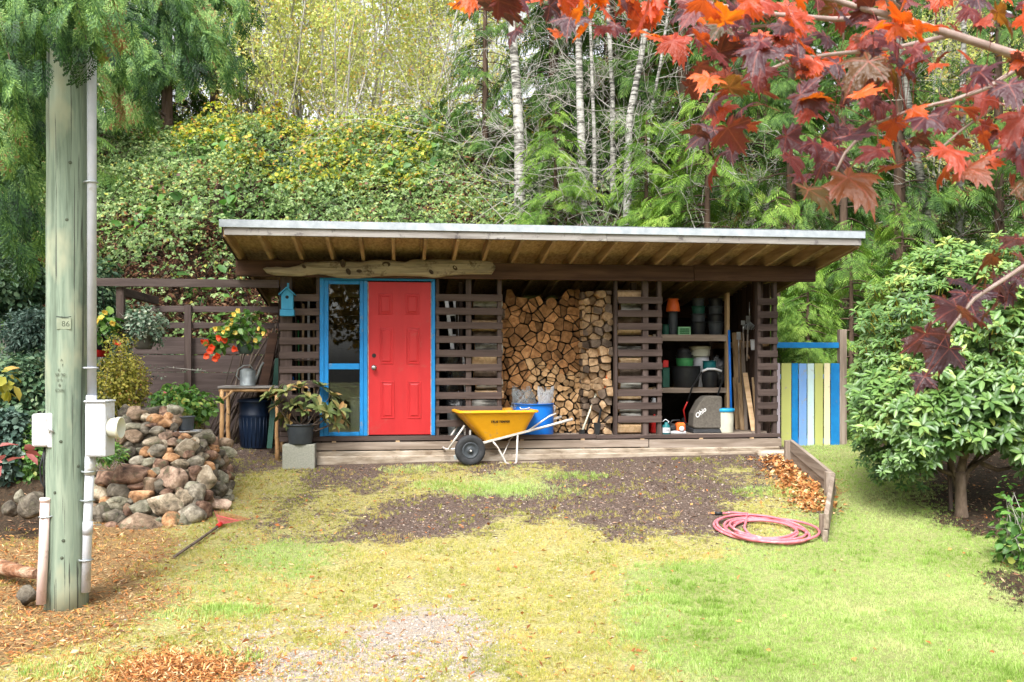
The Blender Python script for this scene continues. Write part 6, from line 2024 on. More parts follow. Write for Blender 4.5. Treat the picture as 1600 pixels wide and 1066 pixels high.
def place_tree(name, var, px, Y, H, label, group, rz=None, lean=0.0, z=None, cat='tree', sx=1.0):
    x = (px - 800) / F * Y
    k = H / var[2]
    t = thing(name, label, cat, (x, Y, float(gz(x, Y)) - 0.1 if z is None else z), rnd.uniform(0, 6.28) if rz is None else rz, group)
    t.scale = (k * sx, k * sx, k)
    if lean: t.rotation_euler = (0, lean, t.rotation_euler.z)
    for nm, me in (('crown', var[0]), ('trunk', var[1])):
        o = bpy.data.objects.new(nm, me); C.objects.link(o); o.parent = t
    return t


GC = 'cedars on the slope behind the woodshed'
for i, (px, Y, H, v_, desc) in enumerate((
        (758, 22.3, 6.6, 2, 'small dark cedar left of the thickest birch'), (865, 23.0, 10.5, 0, 'dark cedar between the two white birches'),
        (952, 23.5, 12.5, 1, 'tall cedar behind the thin birch stems'), (1066, 21.8, 10.5, 2, 'cedar above the middle of the shed roof'),
        (1150, 21.8, 11.5, 0, 'broad cedar behind the hanging maple leaves'), (1236, 18.0, 8.5, 1, 'cedar above the right end of the shed roof'),
        (1318, 17.0, 7.2, 2, 'cedar behind the painted gate'), (1405, 19.0, 9.5, 0, 'cedar behind the top of the large rhododendron'),
        (1560, 18.5, 9.0, 1, 'cedar behind the rhododendron at the frame edge'), (1010, 27.0, 13.0, 0, 'far cedar up the slope behind the birches'),
        (1190, 28.0, 13.0, 1, 'far cedar up the slope between two nearer cedars'), (1370, 26.0, 13.0, 2, 'far cedar up the slope over the gate'),
        (1530, 26.0, 13.0, 0, 'far cedar up the slope at the right edge'), (880, 28.0, 12.0, 2, 'far cedar up the slope behind the thickest birch'),
        (262, 24.0, 10.5, 1, 'large drooping cedar above the bramble slope on the left'), (335, 25.0, 9.5, 0, 'cedar at the edge of the yellow saplings'),
        (185, 24.5, 11.0, 2, 'cedar behind the utility pole conduit'), (60, 20.5, 11.0, 1, 'dark cedar behind the utility pole'), (-70, 13.5, 9.0, 0, 'dark cedar beyond the left frame edge'),
        (1660, 16.0, 9.0, 2, 'cedar just outside the right frame edge'))):
    place_tree('cedar_tree', CED[v_], px, Y, H, desc, GC)
for i, (px, Y, H, desc) in enumerate(((1262, 14.6, 2.9, 'bright yellow-green young cedar behind the painted gate'), (1215, 15.6, 4.3, 'bright young cedar right behind the shed corner'),
                                      (1105, 18.4, 4.6, 'bright young cedar fringe above the shed roof edge'), (1330, 15.0, 3.6, 'young cedar between gate post and rhododendron'),
                                      (868, 19.6, 3.4, 'young cedar below the two white birches'), (1010, 19.3, 3.6, 'young cedar under the thin birch stems'), (1410, 15.6, 4.0, 'young cedar behind the left side of the rhododendron'))):
    place_tree('young_cedar', YC, px, Y, H, desc, 'young cedars behind the roof and gate', sx=1.25)

# the big near cedar on the left with long hanging boughs
bc = thing('cedar_tree', 'large near cedar hanging its boughs over the utility pole', 'tree', (-7.0, 8.8, float(gz(-7.0, 8.8)) - .1), 0, GC)
r_ = np.random.default_rng(5)
mb = MB(); mb.tube([(0, 0, 0), (0, 0, 4), (0, 0, 9)], [0.32, 0.24, 0.1], 14); mb.build('trunk', M['cedarbark'], bc)
bo = Vector(bc.location)
BP = []; BT = []; BN = []; BS = []; bseg = []
boughs = [((20, -90), (95, 50), 6.2), ((0, 30), (50, 190), 7.4), ((-60, 120), (30, 260), 7.0), ((-60, 200), (45, 330), 7.6), ((60, -90), (135, 62), 6.15), ((120, -80), (210, 90), 9.0),
          ((170, -90), (330, 60), 10.5), ((200, -60), (300, 110), 11), ((160, 0), (235, 130), 9.8), ((-40, -40), (20, 120), 6.0), ((-80, 260), (20, 400), 8.6), ((40, -90), (125, 105), 7.4),
          ((90, -120), (165, 10), 6.2), ((-80, 40), (10, 200), 6.4), ((-60, 300), (62, 370), 9.3), ((210, -120), (385, 20), 11.5), ((150, 60), (200, 170), 10.2), ((240, -60), (350, 90), 12.0),
          ((-50, 90), (70, 230), 8.0), ((-50, 0), (60, 120), 7.6), ((0, -60), (60, 60), 7.0)]
for (a_, b_, Y) in boughs:
    A_ = np.array(at(a_[0], a_[1], Y + .7)) ; B_ = np.array(at(b_[0], b_[1], Y))
    n_f = 90
    t = r_.uniform(0, 1, n_f) ** .8
    sag = np.stack([0 * t, 0 * t, 0.25 * np.sin(t * PI) * 1.0], 1)
    mid = A_ + (B_ - A_) * t[:, None] + sag + r_.normal(size=(n_f, 3)) * np.array([.09, .12, .06])
    dr = (B_ - A_) / np.linalg.norm(B_ - A_)
    td = dr[None] * .7 + r_.normal(size=(n_f, 3)) * .30 + np.array([0, 0, -.95])
    nn = np.array([0.25, -.75, .55])[None] + r_.normal(size=(n_f, 3)) * .4
    BP.append(mid); BT.append(td); BN.append(nn); BS.append(r_.uniform(.20, .38, n_f) * (Y / 8) ** .5)
    tt = np.linspace(0, 1, 7)
    pp_ = A_ + (B_ - A_) * tt[:, None] + np.stack([0 * tt, 0 * tt, .25 * np.sin(tt * PI)], 1)
    for k in range(6): bseg.append((pp_[k], pp_[k + 1], .014 * (1.2 - tt[k]), .014 * (1.2 - tt[k + 1])))
    # bough runs back to the trunk
    tr = np.array([-7.0, 8.8, A_[2] + .6 + abs(A_[0] + 7) * .12])
    bseg.append((tr, A_, .035, .018))
BP = np.concatenate(BP) - np.array(bo); BT = np.concatenate(BT); BN = np.concatenate(BN); BS = np.concatenate(BS)
V_, F_ = scatter(FRF[0], FRF[1], frames(BN, BT), BP, BS)
o = np_obj('foliage', V_, F_, LM['cedar_near'], bc)
V_, F_ = segs_vf(bseg, 5); np_obj('limb', V_ - np.array(bo), F_, M['cedarbark'], bc)['kind'] = 'stuff'

# ------------------------------------------------------------------ bramble slope
def leaf_field(name, label, n, xr, yr, cond, size, tpl, mat, hmax=0.45, upw=0.75, facing=(-0.05, -0.6, 0.0), mound=0.35, seed=1):
    r_ = np.random.default_rng(seed)
    x = r_.uniform(*xr, n); y = r_.uniform(*yr, n)
    k = cond(x, y, r_)
    x = x[k]; y = y[k]; n = len(x)
    h = mound * (0.5 + 0.5 * fbm(x, y, .8, seed + 3)) + hmax * r_.random(n) ** 1.5 * (0.6 + .4 * vnoise(x, y, 2.5, seed))
    P = np.stack([x, y, gz(x, y) + h], 1)
    nn = r_.normal(size=(n, 3)) * .55 + np.array([facing[0], facing[1], upw])
    td = r_.normal(size=(n, 3)) + np.array([0, -.5, -.4])
    V_, F_ = scatter(tpl[0], tpl[1], frames(nn, td), P, size * r_.uniform(.55, 1.3, n))
    o = np_obj(name, V_, F_, mat); tag(o, label, 'undergrowth', kind='stuff')
    return o


def vis(x, y):
    u = x / y
    return (np.abs(u) < 0.62)


dd = lambda x, y: -x * ST + (y - Y0) * CT
leaf_field('bramble_slope', 'dense green bramble thicket covering the slope behind the woodshed', 125000, (-14, 14), (15.0, 26.5),
           lambda x, y, r_: vis(x, y) & (dd(x, y) > 2.9) & ((r_.random(len(x)) < .22) | (x > -2.6) | (dd(x, y) > 6.0 + 1.0 * vnoise(x, y, .9, 5))) & (r_.random(len(x)) < np.where(x / y > 0.05, .5, 1.0) * np.where((fbm(x, y, .5, 8) < -.3), .75, 1)), 0.135, TRI, LM['bramble'], 0.6, .8, mound=.55, seed=3)
leaf_field('yellow_undergrowth', 'yellow-green undergrowth along the crest of the slope', 9000, (-8.5, 1.0), (20.6, 26.0),
           lambda x, y, r_: vis(x, y) & (vnoise(x, y, .6, 4) + .30 * (y > 22.6) > .28), 0.16, TRI, LM['bramble_gold'], 0.9, .8, mound=.7, seed=4)
leaf_field('left_undergrowth', 'leafy undergrowth on the bank left of the utility pole', 42000, (-9.0, -4.3), (9.6, 15.2),
           lambda x, y, r_: (x / y > -.72) & ((x < -4.9) | (y > 12.6)) & ~((x > -5.4) & (y < 14.0) & (y > 11.0)), 0.075, LEAF7, LM['garden'], 0.65, .7, mound=.5, seed=6)
# dead brown canes and leaves on the near bank under the brambles
M['deadleaf'] = leafm('dead_brown_leaves', [(0.0, (0.015, 0.008, 0.006)), (0.5, (0.055, 0.026, 0.016)), (0.9, (0.14, 0.065, 0.035)), (1.0, (0.24, 0.15, 0.09))], 0.1, 0.9, 0.1)
leaf_field('dead_bank', 'dead brown leaves and canes on the bank behind the screen', 60000, (-10.0, 5.0), (14.4, 18.6),
           lambda x, y, r_: (dd(x, y) > 2.6), 0.11, NARROW, M['deadleaf'], 0.5, .5, seed=8)

leaf_field('thimbleberry_patch', 'patches of larger pale green leaves standing out of the brambles', 9000, (-12, 9), (16.5, 25.5),
           lambda x, y, r_: vis(x, y) & (fbm(x, y, .55, 31) > .22), 0.24, LEAF7, LM['fresh'], 0.7, .8, seed=13)
leaf_field('bracken_patch', 'patches of rusty dead bracken among the brambles', 12000, (-12, 9), (16.5, 25.5),
           lambda x, y, r_: vis(x, y) & (fbm(x, y, .7, 57) > .27), 0.16, NARROW, M['deadleaf'], 0.95, .9, seed=14)
r_ = np.random.default_rng(15)
cs_ = []
for k in range(520):
    x = r_.uniform(-12, 8); y = r_.uniform(15.2, 25.5)
    if abs(x / y) > .6: continue
    L = r_.uniform(.7, 2.0); a = r_.uniform(0, 2 * PI); z0 = float(gz(x, y)) + .2; dx, dy = math.cos(a) * L * .6, math.sin(a) * L * .6 - .2
    prev = None
    for j in range(6):
        t_ = j / 5
        q = (x + dx * t_, y + dy * t_, z0 + L * (1.5 * t_ - 1.25 * t_ * t_) * .9)
        if prev: cs_.append((prev, q, .007, .005))
        prev = q
V_, F_ = segs_vf(cs_, 3)
tag(np_obj('bramble_canes', V_, F_, M['stick']), 'arching bramble canes over the slope', 'undergrowth', kind='stuff')

# ------------------------------------------------------------------ birches
def birch(label, pts, w, seed, group, mat='birchbark', name='birch_tree', twigs=26, tl=1.5, Yf=20.2):
    """pts: pixel path from base to top; w pixel width at the base"""
    Y = Yf + 0.25 * seed % 1.1
    if pts[0][0] > 1300: Y -= 2.0
    x_ = (pts[0][0] - 800) / F * Y
    base = Vector((x_, Y, float(gz(x_, Y))))
    if mat == 'twig':
        base = G(*pts[0]); Y = base.y
    t = thing(name, label, 'tree', base, 0, group)
    r0 = w / 2 / F * Y
    P = []
    top = pts[-1]
    for i, (px, py) in enumerate(pts):
        P.append(at(px, py, Y) - base)
    P[0] = Vector((0, 0, -0.1))
    d_ = (P[-1] - P[-2]).normalized()
    L = (P[-1] - P[0]).length
    P.append(P[-1] + d_ * max(2.0, 9.5 - L))
    P[0].x = 0.0
    Q = []; Rr = []
    for i in range(len(P) - 1):
        for k in range(4):
            q = P[i].lerp(P[i + 1], k / 4); Q.append(q)
    Q.append(P[-1])
    tot = (P[-1] - P[0]).length
    Rr = [max(.012, r0 * (1 - .75 * (q - P[0]).length / tot)) for q in Q]
    mb = MB(); mb.tube(Q, Rr, 12); mb.build('trunk', M[mat], t)
    rr_ = random.Random(seed); out = []
    for k in range(twigs):
        f = rr_.uniform(.12, .98); q = P[0].lerp(P[-1], f)
        j = min(len(Q) - 2, int(f * (len(Q) - 1))); q = Q[j]
        a = rr_.uniform(0, 2 * PI)
        branches(q, (math.cos(a), math.sin(a) * .6, rr_.uniform(-.1, .8)), tl * rr_.uniform(.6, 1.4), 0.011, 2, rr_, 6, (2, 4), .22, .02, .6, .6, out, None, .0035)
    V_, F_ = segs_vf(out, 3)
    o = np_obj('twigs', V_, F_, M['twig'], t); o['kind'] = 'stuff'
    return t


GB = 'birches behind the woodshed'
birch('thickest white birch with dark bands behind the shed roof', [(812, 318), (812, 240), (808, 150), (800, 40)], 19, 1, GB)
birch('second white birch rising straight behind the shed roof', [(911, 300), (909, 230), (906, 150), (904, 60)], 15, 2, GB)
birch('very thin birch stem just right of the second white birch', [(930, 285), (928, 200), (925, 120), (922, 30)], 7, 3, GB, twigs=14)
birch('pale birch stem seen higher up between two cedars', [(958, 220), (957, 140), (953, 70)], 10, 4, GB, twigs=14)
birch('crooked white birch with a forked upper stem', [(980, 345), (981, 250), (984, 180), (1000, 100), (1012, 20)], 14, 5, GB)
birch('thin pale stem leaning right from the crooked birch foot', [(1008, 330), (1014, 190), (1032, 100), (1044, 20)], 7, 6, GB, twigs=14)
birch('leaning pale trunk above the rhododendron', [(1462, 405), (1446, 320), (1430, 230), (1415, 130)], 16, 7, GB)
birch('upright pale trunk above the rhododendron top', [(1498, 400), (1500, 300), (1503, 200), (1505, 100)], 15, 8, GB)
birch('faint pale trunk far up the slope among yellow saplings', [(636, 196), (636, 120), (638, 40)], 17, 9, GB, 'twig', twigs=22)
birch('thin pale trunk left of the faint far one', [(590, 200), (589, 110), (585, 10)], 6, 10, GB, 'twig', twigs=16)

# bare shrubs
GS_ = 'bare arching shrubs on the slope'
for i, (px, py, h, lab, mt) in enumerate(((560, 205, 3.2, 'bare dark shrub at the slope crest left of the faint trunk', 'twig_dark'), (690, 215, 3.6, 'bare grey shrub left of the small dark cedar', 'twig'), (740, 250, 3.4, 'bare arching shrub reaching over the small dark cedar', 'twig'),
                                  (860, 300, 3.0, 'bare pale shrub between the two white birches', 'twig'), (945, 310, 3.0, 'bare pale shrub among the thin birch stems', 'twig'), (1030, 330, 3.0, 'bare arching shrub right of the crooked birch', 'twig'),
                                  (1120, 330, 2.8, 'bare pale shrub under the hanging maple leaves', 'twig'), (1240, 300, 2.6, 'bare pale shrub above the roof end', 'twig'), (1520, 370, 2.4, 'bare shrub above the rhododendron by the frame', 'twig'), (470, 190, 3.0, 'bare grey shrub among the yellow saplings', 'twig'))):
    g_ = G(px, py)
    if px > 800: g_ = Vector(((px - 800) / F * 19.4, 19.4, float(gz((px - 800) / F * 19.4, 19.4)))); h *= 1.05
    rr_ = random.Random(60 + i); out = []
    for k in range(7):
        a = rr_.uniform(0, 2 * PI)
        branches((0, 0, 0), (math.cos(a) * .8, math.sin(a) * .5, 1.0), h * rr_.uniform(.7, 1.2), 0.016, 3, rr_, 7, (2, 4), .20, -.03, .6, .58, out, None, .004)
    V_, F_ = segs_vf(out, 3)
    o = np_obj('bare_shrub', V_, F_, M[mt]); o.location = g_; tag(o, lab, 'shrub', GS_)

# ------------------------------------------------------------------ yellow-green saplings
SAP = []
for sd in (1, 2, 3):
    rr_ = random.Random(sd * 13); out = []; tips = []
    for k in range(4):
        a = rr_.uniform(0, 2 * PI)
        branches((0, 0, -.2), (math.cos(a) * .25, math.sin(a) * .25, 1.0), rr_.uniform(5.5, 7.5), 0.034, 3, rr_, 9, (4, 6), .10, .10, .55, .42, out, tips, .0035)
    tp_ = np.array([t_[0] for t_ in tips])
    r_ = np.random.default_rng(sd)
    idx = r_.integers(0, len(tp_), 7000)
    P = tp_[idx] + r_.normal(size=(7000, 3)) * .16
    V_, F_ = scatter(LEAF2[0], LEAF2[1], frames(rand_dirs(7000, .3), rand_dirs(7000, -.3)), P, r_.uniform(.055, .12, 7000))
    Vt, Ft = segs_vf(out, 3)
    SAP.append((np_mesh('crown', V_, F_, LM['sapling']), np_mesh('trunk', Vt, Ft, M['twig']), 7.0))
k = 0
for px, Y, H, v_, lab in ((385, 25.0, 8, 0, 'yellow-orange sapling beside the left cedar'), (430, 24.5, 7.5, 1, 'yellow sapling with forked pale stems'), (480, 26, 8.5, 2, 'yellow-green sapling right of the forked one'),
                     (530, 25, 8, 0, 'yellow-green sapling in the middle of the gap'), (575, 27, 9, 1, 'sapling left of the faint far trunk'), (655, 27, 8, 2, 'thin sapling right of the faint far trunk'), (710, 28, 7, 0, 'thin leaved sapling under the pale sky gap'),
                     (455, 32, 10, 2, 'farther yellow sapling behind the forked one'), (600, 33, 10, 0, 'farther pale sapling behind the far trunk'), (520, 36, 11, 1, 'farthest yellow sapling in the gap'), (400, 34, 10, 1, 'farther sapling behind the left cedar edge'), (680, 38, 9, 1, 'farthest thin sapling right of the trunk'),
                     (760, 34, 8, 2, 'sapling behind the thickest birch'), (1460, 23, 7, 0, 'yellowish sapling between the pale trunks on the right'), (1580, 22, 7, 2, 'yellowish sapling behind the rhododendron near the frame')):
    place_tree('sapling', SAP[v_], px, Y, H, lab, 'thin yellow-green trees on the crest')

# far woods closing the view
def leaf_mass(name, label, boxes, size, mat, seed, group=None, shape='box'):
    r_ = np.random.default_rng(seed); Ps = []
    for (x0, x1, y0, y1, h0, h1, n) in boxes:
        x = r_.uniform(x0, x1, n); y = r_.uniform(y0, y1, n)
        top = h1 * (.75 + .25 * fbm(x, y * 0 + seed, .3, seed))
        z = h0 + (top - h0) * r_.random(n)
        k_ = r_.random(n) < .35 + .65 * (vnoise(x, z, .7, seed) > -.2)
        Ps.append(np.stack([x, y, gz(x, y) + z], 1)[k_])
    P = np.concatenate(Ps); n = len(P)
    V_, F_ = scatter(LEAF2[0], LEAF2[1], frames(rand_dirs(n, .5), rand_dirs(n, -.4)), P, size * r_.uniform(.6, 1.4, n))
    o = np_obj(name, V_, F_, mat); tag(o, label, 'woods', kind='stuff'); return o


leaf_mass('far_evergreen_woods', 'far dark evergreen woods closing the view behind the cedars', [(4, 34, 33, 38, 0, 12, 30000)], .5, LM['cedar'], 21)
leaf_mass('far_yellow_woods', 'far pale yellow woods behind the saplings', [(-19, -3, 40, 46, 0, 5.0, 5000), (-30, -13, 33, 38, 0, 12, 9000), (-4, 8, 40, 46, 0, 2.0, 2500)], .22, LM['sapling'], 22)

# ------------------------------------------------------------------ generic shrub
def shrub(name, label, cat, c, rad, n, size, mat, tpl=LEAF7, group=None, seed=1, stems=8, hollow=.45, base=None, up=.35, stem_mat='twig', lump=.25, parent=None, part='foliage', zmin=None):
    r_ = np.random.default_rng(seed)
    c = np.array(c, float); rad = np.array(rad, float)
    d_ = r_.normal(size=(n, 3)); d_ /= np.linalg.norm(d_, axis=1, keepdims=True)
    l_ = 1 + lump * fbm(d_[:, 0] * 2 + seed, d_[:, 1] * 2 + d_[:, 2] * 2.7, 1.3, seed)
    rr_ = (hollow + (1 - hollow) * r_.random(n) ** .6) * l_
    P = c + d_ * rad * rr_[:, None]
    if zmin is not None:
        k_ = P[:, 2] > zmin; P = P[k_]; d_ = d_[k_]; n = len(P)
    nn = d_ * .6 + r_.normal(size=(n, 3)) * .45 + np.array([0, 0, .6])
    td = d_ + r_.normal(size=(n, 3)) * .5 + np.array([0, 0, up - .35])
    base = np.array(base if base is not None else (c[0], c[1], float(gz(c[0], c[1]))), float)
    if parent is None:
        t = thing(name, label, cat, tuple(base), 0, group)
    else:
        t = parent
    inv = np.array(t.matrix_basis.inverted())
    V_, F_ = scatter(tpl[0], tpl[1], frames(nn, td), P, size * r_.uniform(.6, 1.25, n))
    V_ = V_ @ inv[:3, :3].T + inv[:3, 3]
    np_obj(part, V_, F_, mat, t)
    if stems:
        segs = []
        for k in range(stems):
            q = c + d_[k] * rad * .8; m_ = base * .5 + q * .5 + r_.normal(size=3) * .06
            rr0 = .012 if rad[2] > .4 else .004
            segs += [(base, m_, rr0, rr0 * .8), (m_, q, rr0 * .8, rr0 * .4)]
            for j in range(3):
                e = m_ + (q - m_) * r_.random() + r_.normal(size=3) * rad * .25
                segs.append((m_ + (q - m_) * .3, e, rr0 * .5, rr0 * .3))
        V_, F_ = segs_vf(segs, 4)
        V_ = V_ @ inv[:3, :3].T + inv[:3, 3]
        np_obj('stems', V_, F_, M[stem_mat], t)['kind'] = 'stuff'
    return t


def pxshrub(name, label, cat, px0, px1, py0, py1, Y, n, size, mat, **k):
    c = at((px0 + px1) / 2, (py0 + py1) / 2, Y)
    rx = (px1 - px0) / 2 / F * Y; rz = (py1 - py0) / 2 / F * Y
    dep = k.pop('dep', min(rx, .8) if rx > .3 else rx)
    return shrub(name, label, cat, c, (rx, dep, rz), n, size, mat, **k)


GL = 'shrubs in the left bed'
pxshrub('garden_shrub', 'tall light green leafy shrub at the left frame edge above the white box', 'shrub', -40, 75, 375, 500, 11.5, 4200, .085, LM['garden'], seed=31, group=GL, hollow=.3)
pxshrub('garden_shrub', 'blue-green spiky shrub touching the utility pole at mid height', 'shrub', 10, 85, 480, 560, 10.8, 2200, .085, LM['blueleaf'], tpl=NARROW, seed=32, group=GL, hollow=.2)
pxshrub('garden_shrub', 'pale-leaved shrub behind the white box left of the pole', 'shrub', -30, 80, 555, 640, 10.0, 2600, .065, LM['garden'], seed=33, group=GL, hollow=.3)
pxshrub('garden_shrub', 'low blue-green shrub at the foot of the left bed', 'shrub', -20, 45, 640, 760, 9.4, 1500, .085, LM['blueleaf'], seed=34, group=GL, hollow=.3)
pxshrub('garden_shrub', 'fresh green shrub behind the white box and cable', 'shrub', 20, 85, 660, 770, 9.5, 1700, .06, LM['fresh'], seed=35, group=GL, hollow=.3)
pxshrub('garden_shrub', 'dark shrub behind the pole at the screen end', 'shrub', 100, 190, 400, 520, 12.8, 3000, .07, LM['garden'], seed=36, group=GL, hollow=.3)
pxshrub('hosta_plant', 'small clump of yellow leaves at the left frame edge', 'plant', -12, 22, 575, 620, 8.6, 26, .13, LM['lime'], seed=37, hollow=.6, stems=0)
pxshrub('red_leaved_plant', 'plant with two large dull red leaves left of the pole', 'plant', -5, 40, 690, 735, 8.0, 9, .16, leafm('dull_red_leaf', [(0, (0.35, 0.10, 0.10)), (1, (0.48, 0.2, 0.18))], .2), seed=38, hollow=.7, stems=0)
pxshrub('golden_shrub', 'golden yellow small-leaved shrub behind the stone wall', 'shrub', 152, 232, 545, 655, 10.4, 4600, .036, LM['lime'], seed=41, hollow=.15, dep=.32, lump=.3)
pxshrub('golden_shrub', 'straggly top of pale yellow sprigs by the pergola post', 'shrub', 160, 215, 515, 560, 10.6, 260, .034, LM['lime'], seed=42, hollow=.1, dep=.2, lump=.5)
t = pxshrub('green_plant', 'bright green leafy plant on top of the stone wall', 'plant', 232, 335, 600, 668, 10.3, 1500, .070, LM['fresh'], seed=43, hollow=.2, dep=.35)
pxshrub('tuft', 'x', 'x', 255, 275, 610, 622, 10.1, 16, .035, LM['pinkfl'], seed=44, parent=t, part='flowers', stems=0)
pxshrub('wall_plant', 'small grassy plant between box and stone wall', 'plant', 140, 200, 690, 725, 8.9, 500, .06, LM['fresh'], tpl=NARROW, seed=45, hollow=.1, dep=.2, base=at(170, 735, 8.9))
# black pot and dish on the wall
p = at(291, 672, 9.75)
o = pot('flower_pot', [(.070, 0), (.072, .005), (.084, .125), (.086, .135)], M['potgrey'], p, 'black flower pot on a pale dish on the stone wall', 'pot', 24)
mb = MB(); mb.lathe([(0.0, 0), (.10, 0), (.155, .022), (.16, .03), (.15, .028), (.09, .008), (0, .008)], n=28)
tag(mb.build('dish', M['white_p'], None, 0, p + Vector((0.05, -.03, -.032))), 'shallow grey-white dish under the black flower pot', 'dish')
# string of pale blossoms along the screen
vv = []
for (pts) in (((225, 577), (235, 573), (262, 574), (285, 579), (305, 580), (322, 580)), ((222, 580), (235, 588), (252, 589), (262, 590))):
    for k in range(len(pts) - 1):
        for j in range(5):
            px = pts[k][0] + (pts[k + 1][0] - pts[k][0]) * j / 5; py = pts[k][1] + (pts[k + 1][1] - pts[k][1]) * j / 5
            vv.append(at(px, py, 11.6))
P = np.array([p[:] for p in vv]); n = len(P)
V_, F_ = scatter(LEAF2[0], LEAF2[1], frames(rand_dirs(n, .2), rand_dirs(n, 0)), P, rng.uniform(.03, .05, n))
sp = thing('flower_spray', 'thin arching sprays of tiny pale blossoms in front of the board screen', 'plant', at(222, 640, 11.6))
np_obj('blossoms', V_ - np.array(sp.location), F_, LM['varieg'], sp)
mb = MB(); mb.tube([(0, 0, 0), at(222, 580, 11.6) - sp.location, at(262, 574, 11.6) - sp.location, at(322, 580, 11.6) - sp.location], .004, 4); mb.build('stem', M['twig'], sp)

# hanging plants
(t1, r1, h1), (t2, r2, h2), (t3, r3, h3) = HANG
Yh = t1.location.y
pxshrub('x', 'x', 'x', 190, 262, 478, 532, Yh - .05, 900, .052, LM['varieg'], parent=t1, seed=51, dep=.26, hollow=.1, stems=14, base=t1.location + Vector((0, 0, h1)), tpl=LEAF7)
pxshrub('x', 'x', 'x', 238, 256, 515, 545, Yh - .05, 90, .045, LM['varieg'], parent=t1, seed=52, dep=.08, hollow=.1, stems=0, part='trailing_foliage')
Yh = t2.location.y
b2 = t2.location + Vector((0, 0, h2))
pxshrub('x', 'x', 'x', 345, 418, 482, 545, Yh - .05, 260, .095, LM['fresh'], parent=t2, seed=53, dep=.22, hollow=.1, stems=14, base=b2)
pxshrub('x', 'x', 'x', 322, 362, 515, 548, Yh - .12, 90, .105, LM['fresh'], parent=t2, seed=54, dep=.15, hollow=.1, stems=8, base=b2, part='side_foliage')


def blooms(t, spots, Y, size, mat, npet, nm, seed):
    r_ = np.random.default_rng(seed); P = []; N_ = []; T = []
    inv = np.array(t.matrix_basis.inverted())
    out = []
    for (px, py) in spots:
        c = np.array(at(px, py, Y + r_.uniform(-.08, .05)))
        ax = np.array([r_.normal() * .4, -1, r_.normal() * .4]); ax /= np.linalg.norm(ax)
        e1 = np.cross(ax, [0, 0, 1]); e1 /= np.linalg.norm(e1); e2 = np.cross(ax, e1)
        for k in range(npet):
            a = 2 * PI * k / npet * 1.0 + r_.normal() * .2; ly = .35 if k % 2 else .8
            d_ = e1 * math.cos(a) + e2 * math.sin(a)
            P.append(c); T.append(d_ + ax * ly); N_.append(ax - d_ * ly)
    P = np.array(P); n = len(P)
    V_, F_ = scatter(LEAF7[0] * np.array([1.5, 1, 1]), LEAF7[1], frames(np.array(N_), np.array(T)), P, size * r_.uniform(.8, 1.15, n))
    V_ = V_ @ inv[:3, :3].T + inv[:3, 3]
    o = np_obj(nm, V_, F_, mat, t); return o


blooms(t2, [(322, 536), (331, 543), (343, 528), (323, 556), (336, 560), (352, 531), (329, 549), (341, 555), (318, 533), (367, 545)], Yh - .25, .048, LM['redfl'], 12, 'red_blossoms', 1)
blooms(t2, [(337, 514), (356, 513), (363, 500), (372, 486), (367, 520), (398, 532), (405, 514), (366, 492), (361, 508), (350, 519), (412, 522)], Yh - .22, .036, LM['yellowfl'], 8, 'yellow_blossoms', 2)
Yh = t3.location.y
pxshrub('x', 'x', 'x', 148, 185, 488, 540, Yh, 70, .14, LM['fresh'], parent=t3, seed=55, dep=.15, hollow=.1, stems=8, base=t3.location + Vector((0, 0, h3)))
blooms(t3, [(154, 502), (165, 488), (158, 497), (176, 505)], Yh - .2, .042, LM['yellowfl'], 9, 'yellow_blossoms', 3)
blooms(t3, [(186, 538), (180, 534)], Yh - .2, .035, LM['redfl'], 9, 'red_blossoms', 4)
p = at(158, 558, 11.5)
o = pot('hanging_pot', [(.07, 0), (.08, .01), (.10, .12), (.102, .13)], M['redplastic'], p, 'small red pot behind the conduit above the golden shrub', 'pot', 20)

# potted rhododendron: rosettes of separate leaves
def leaf_mesh(name, tpl, mat, smooth=True):
    return np_mesh(name, tpl[0], tpl[1], mat, smooth)


def leafobj(me, parent, P, nrm, tip, size, name='leaf'):
    Fm = frames(np.array([nrm], float), np.array([tip], float))[0]
    M4 = Matrix([[*(Fm[0] * size), P[0]], [*(Fm[1] * size), P[1]], [*(Fm[2] * size), P[2]], [0, 0, 0, 1]])
    o = bpy.data.objects.new(name, me); C.objects.link(o); o.parent = parent
    o.matrix_local = parent.matrix_basis.inverted() @ M4 if parent is not None else M4
    return o


RH = leaf_mesh('leaf', (RHODO[0] * np.array([1.15, 1, 1]), RHODO[1]), LM['bronze'])
pY = pr.location.y
roots = []
r_ = random.Random(3)
ros = [(420, 618), (436, 632), (447, 612), (468, 606), (483, 622), (500, 604), (517, 618), (458, 632), (474, 642), (497, 636), (512, 642), (530, 640), (444, 650), (524, 662), (505, 655), (432, 616), (536, 655), (452, 660)]
pb = Vector(pr.location) + Vector((0, 0, .23))
segs = []
for (px, py) in ros:
    c = at(px, py, pY + r_.uniform(-.18, .18))
    ax = (c - (pb + Vector((0, 0, .15)))).normalized() * .8 + Vector((0, -.25, .5)); ax.normalize()
    m_ = pb.lerp(c, .45) + Vector((0, 0, -.08)); segs += [(pb[:], m_[:], .009, .007), (m_[:], c[:], .007, .004)]
    for k in range(11):
        a = 2 * PI * k / 11 + r_.uniform(-.25, .25)
        e1 = ax.orthogonal().normalized(); e2 = ax.cross(e1)
        d_ = e1 * math.cos(a) + e2 * math.sin(a)
        el = r_.uniform(-.1, .5) if k % 2 else r_.uniform(.5, 1.1)
        leafobj(RH, pr, c, ax - d_ * el * .7, d_ + ax * el, r_.uniform(.115, .17))
inv = np.array(pr.matrix_basis.inverted())
V_, F_ = segs_vf(segs, 5); V_ = V_ @ inv[:3, :3].T + inv[:3, 3]
np_obj('stem', V_, F_, M['stick'], pr)
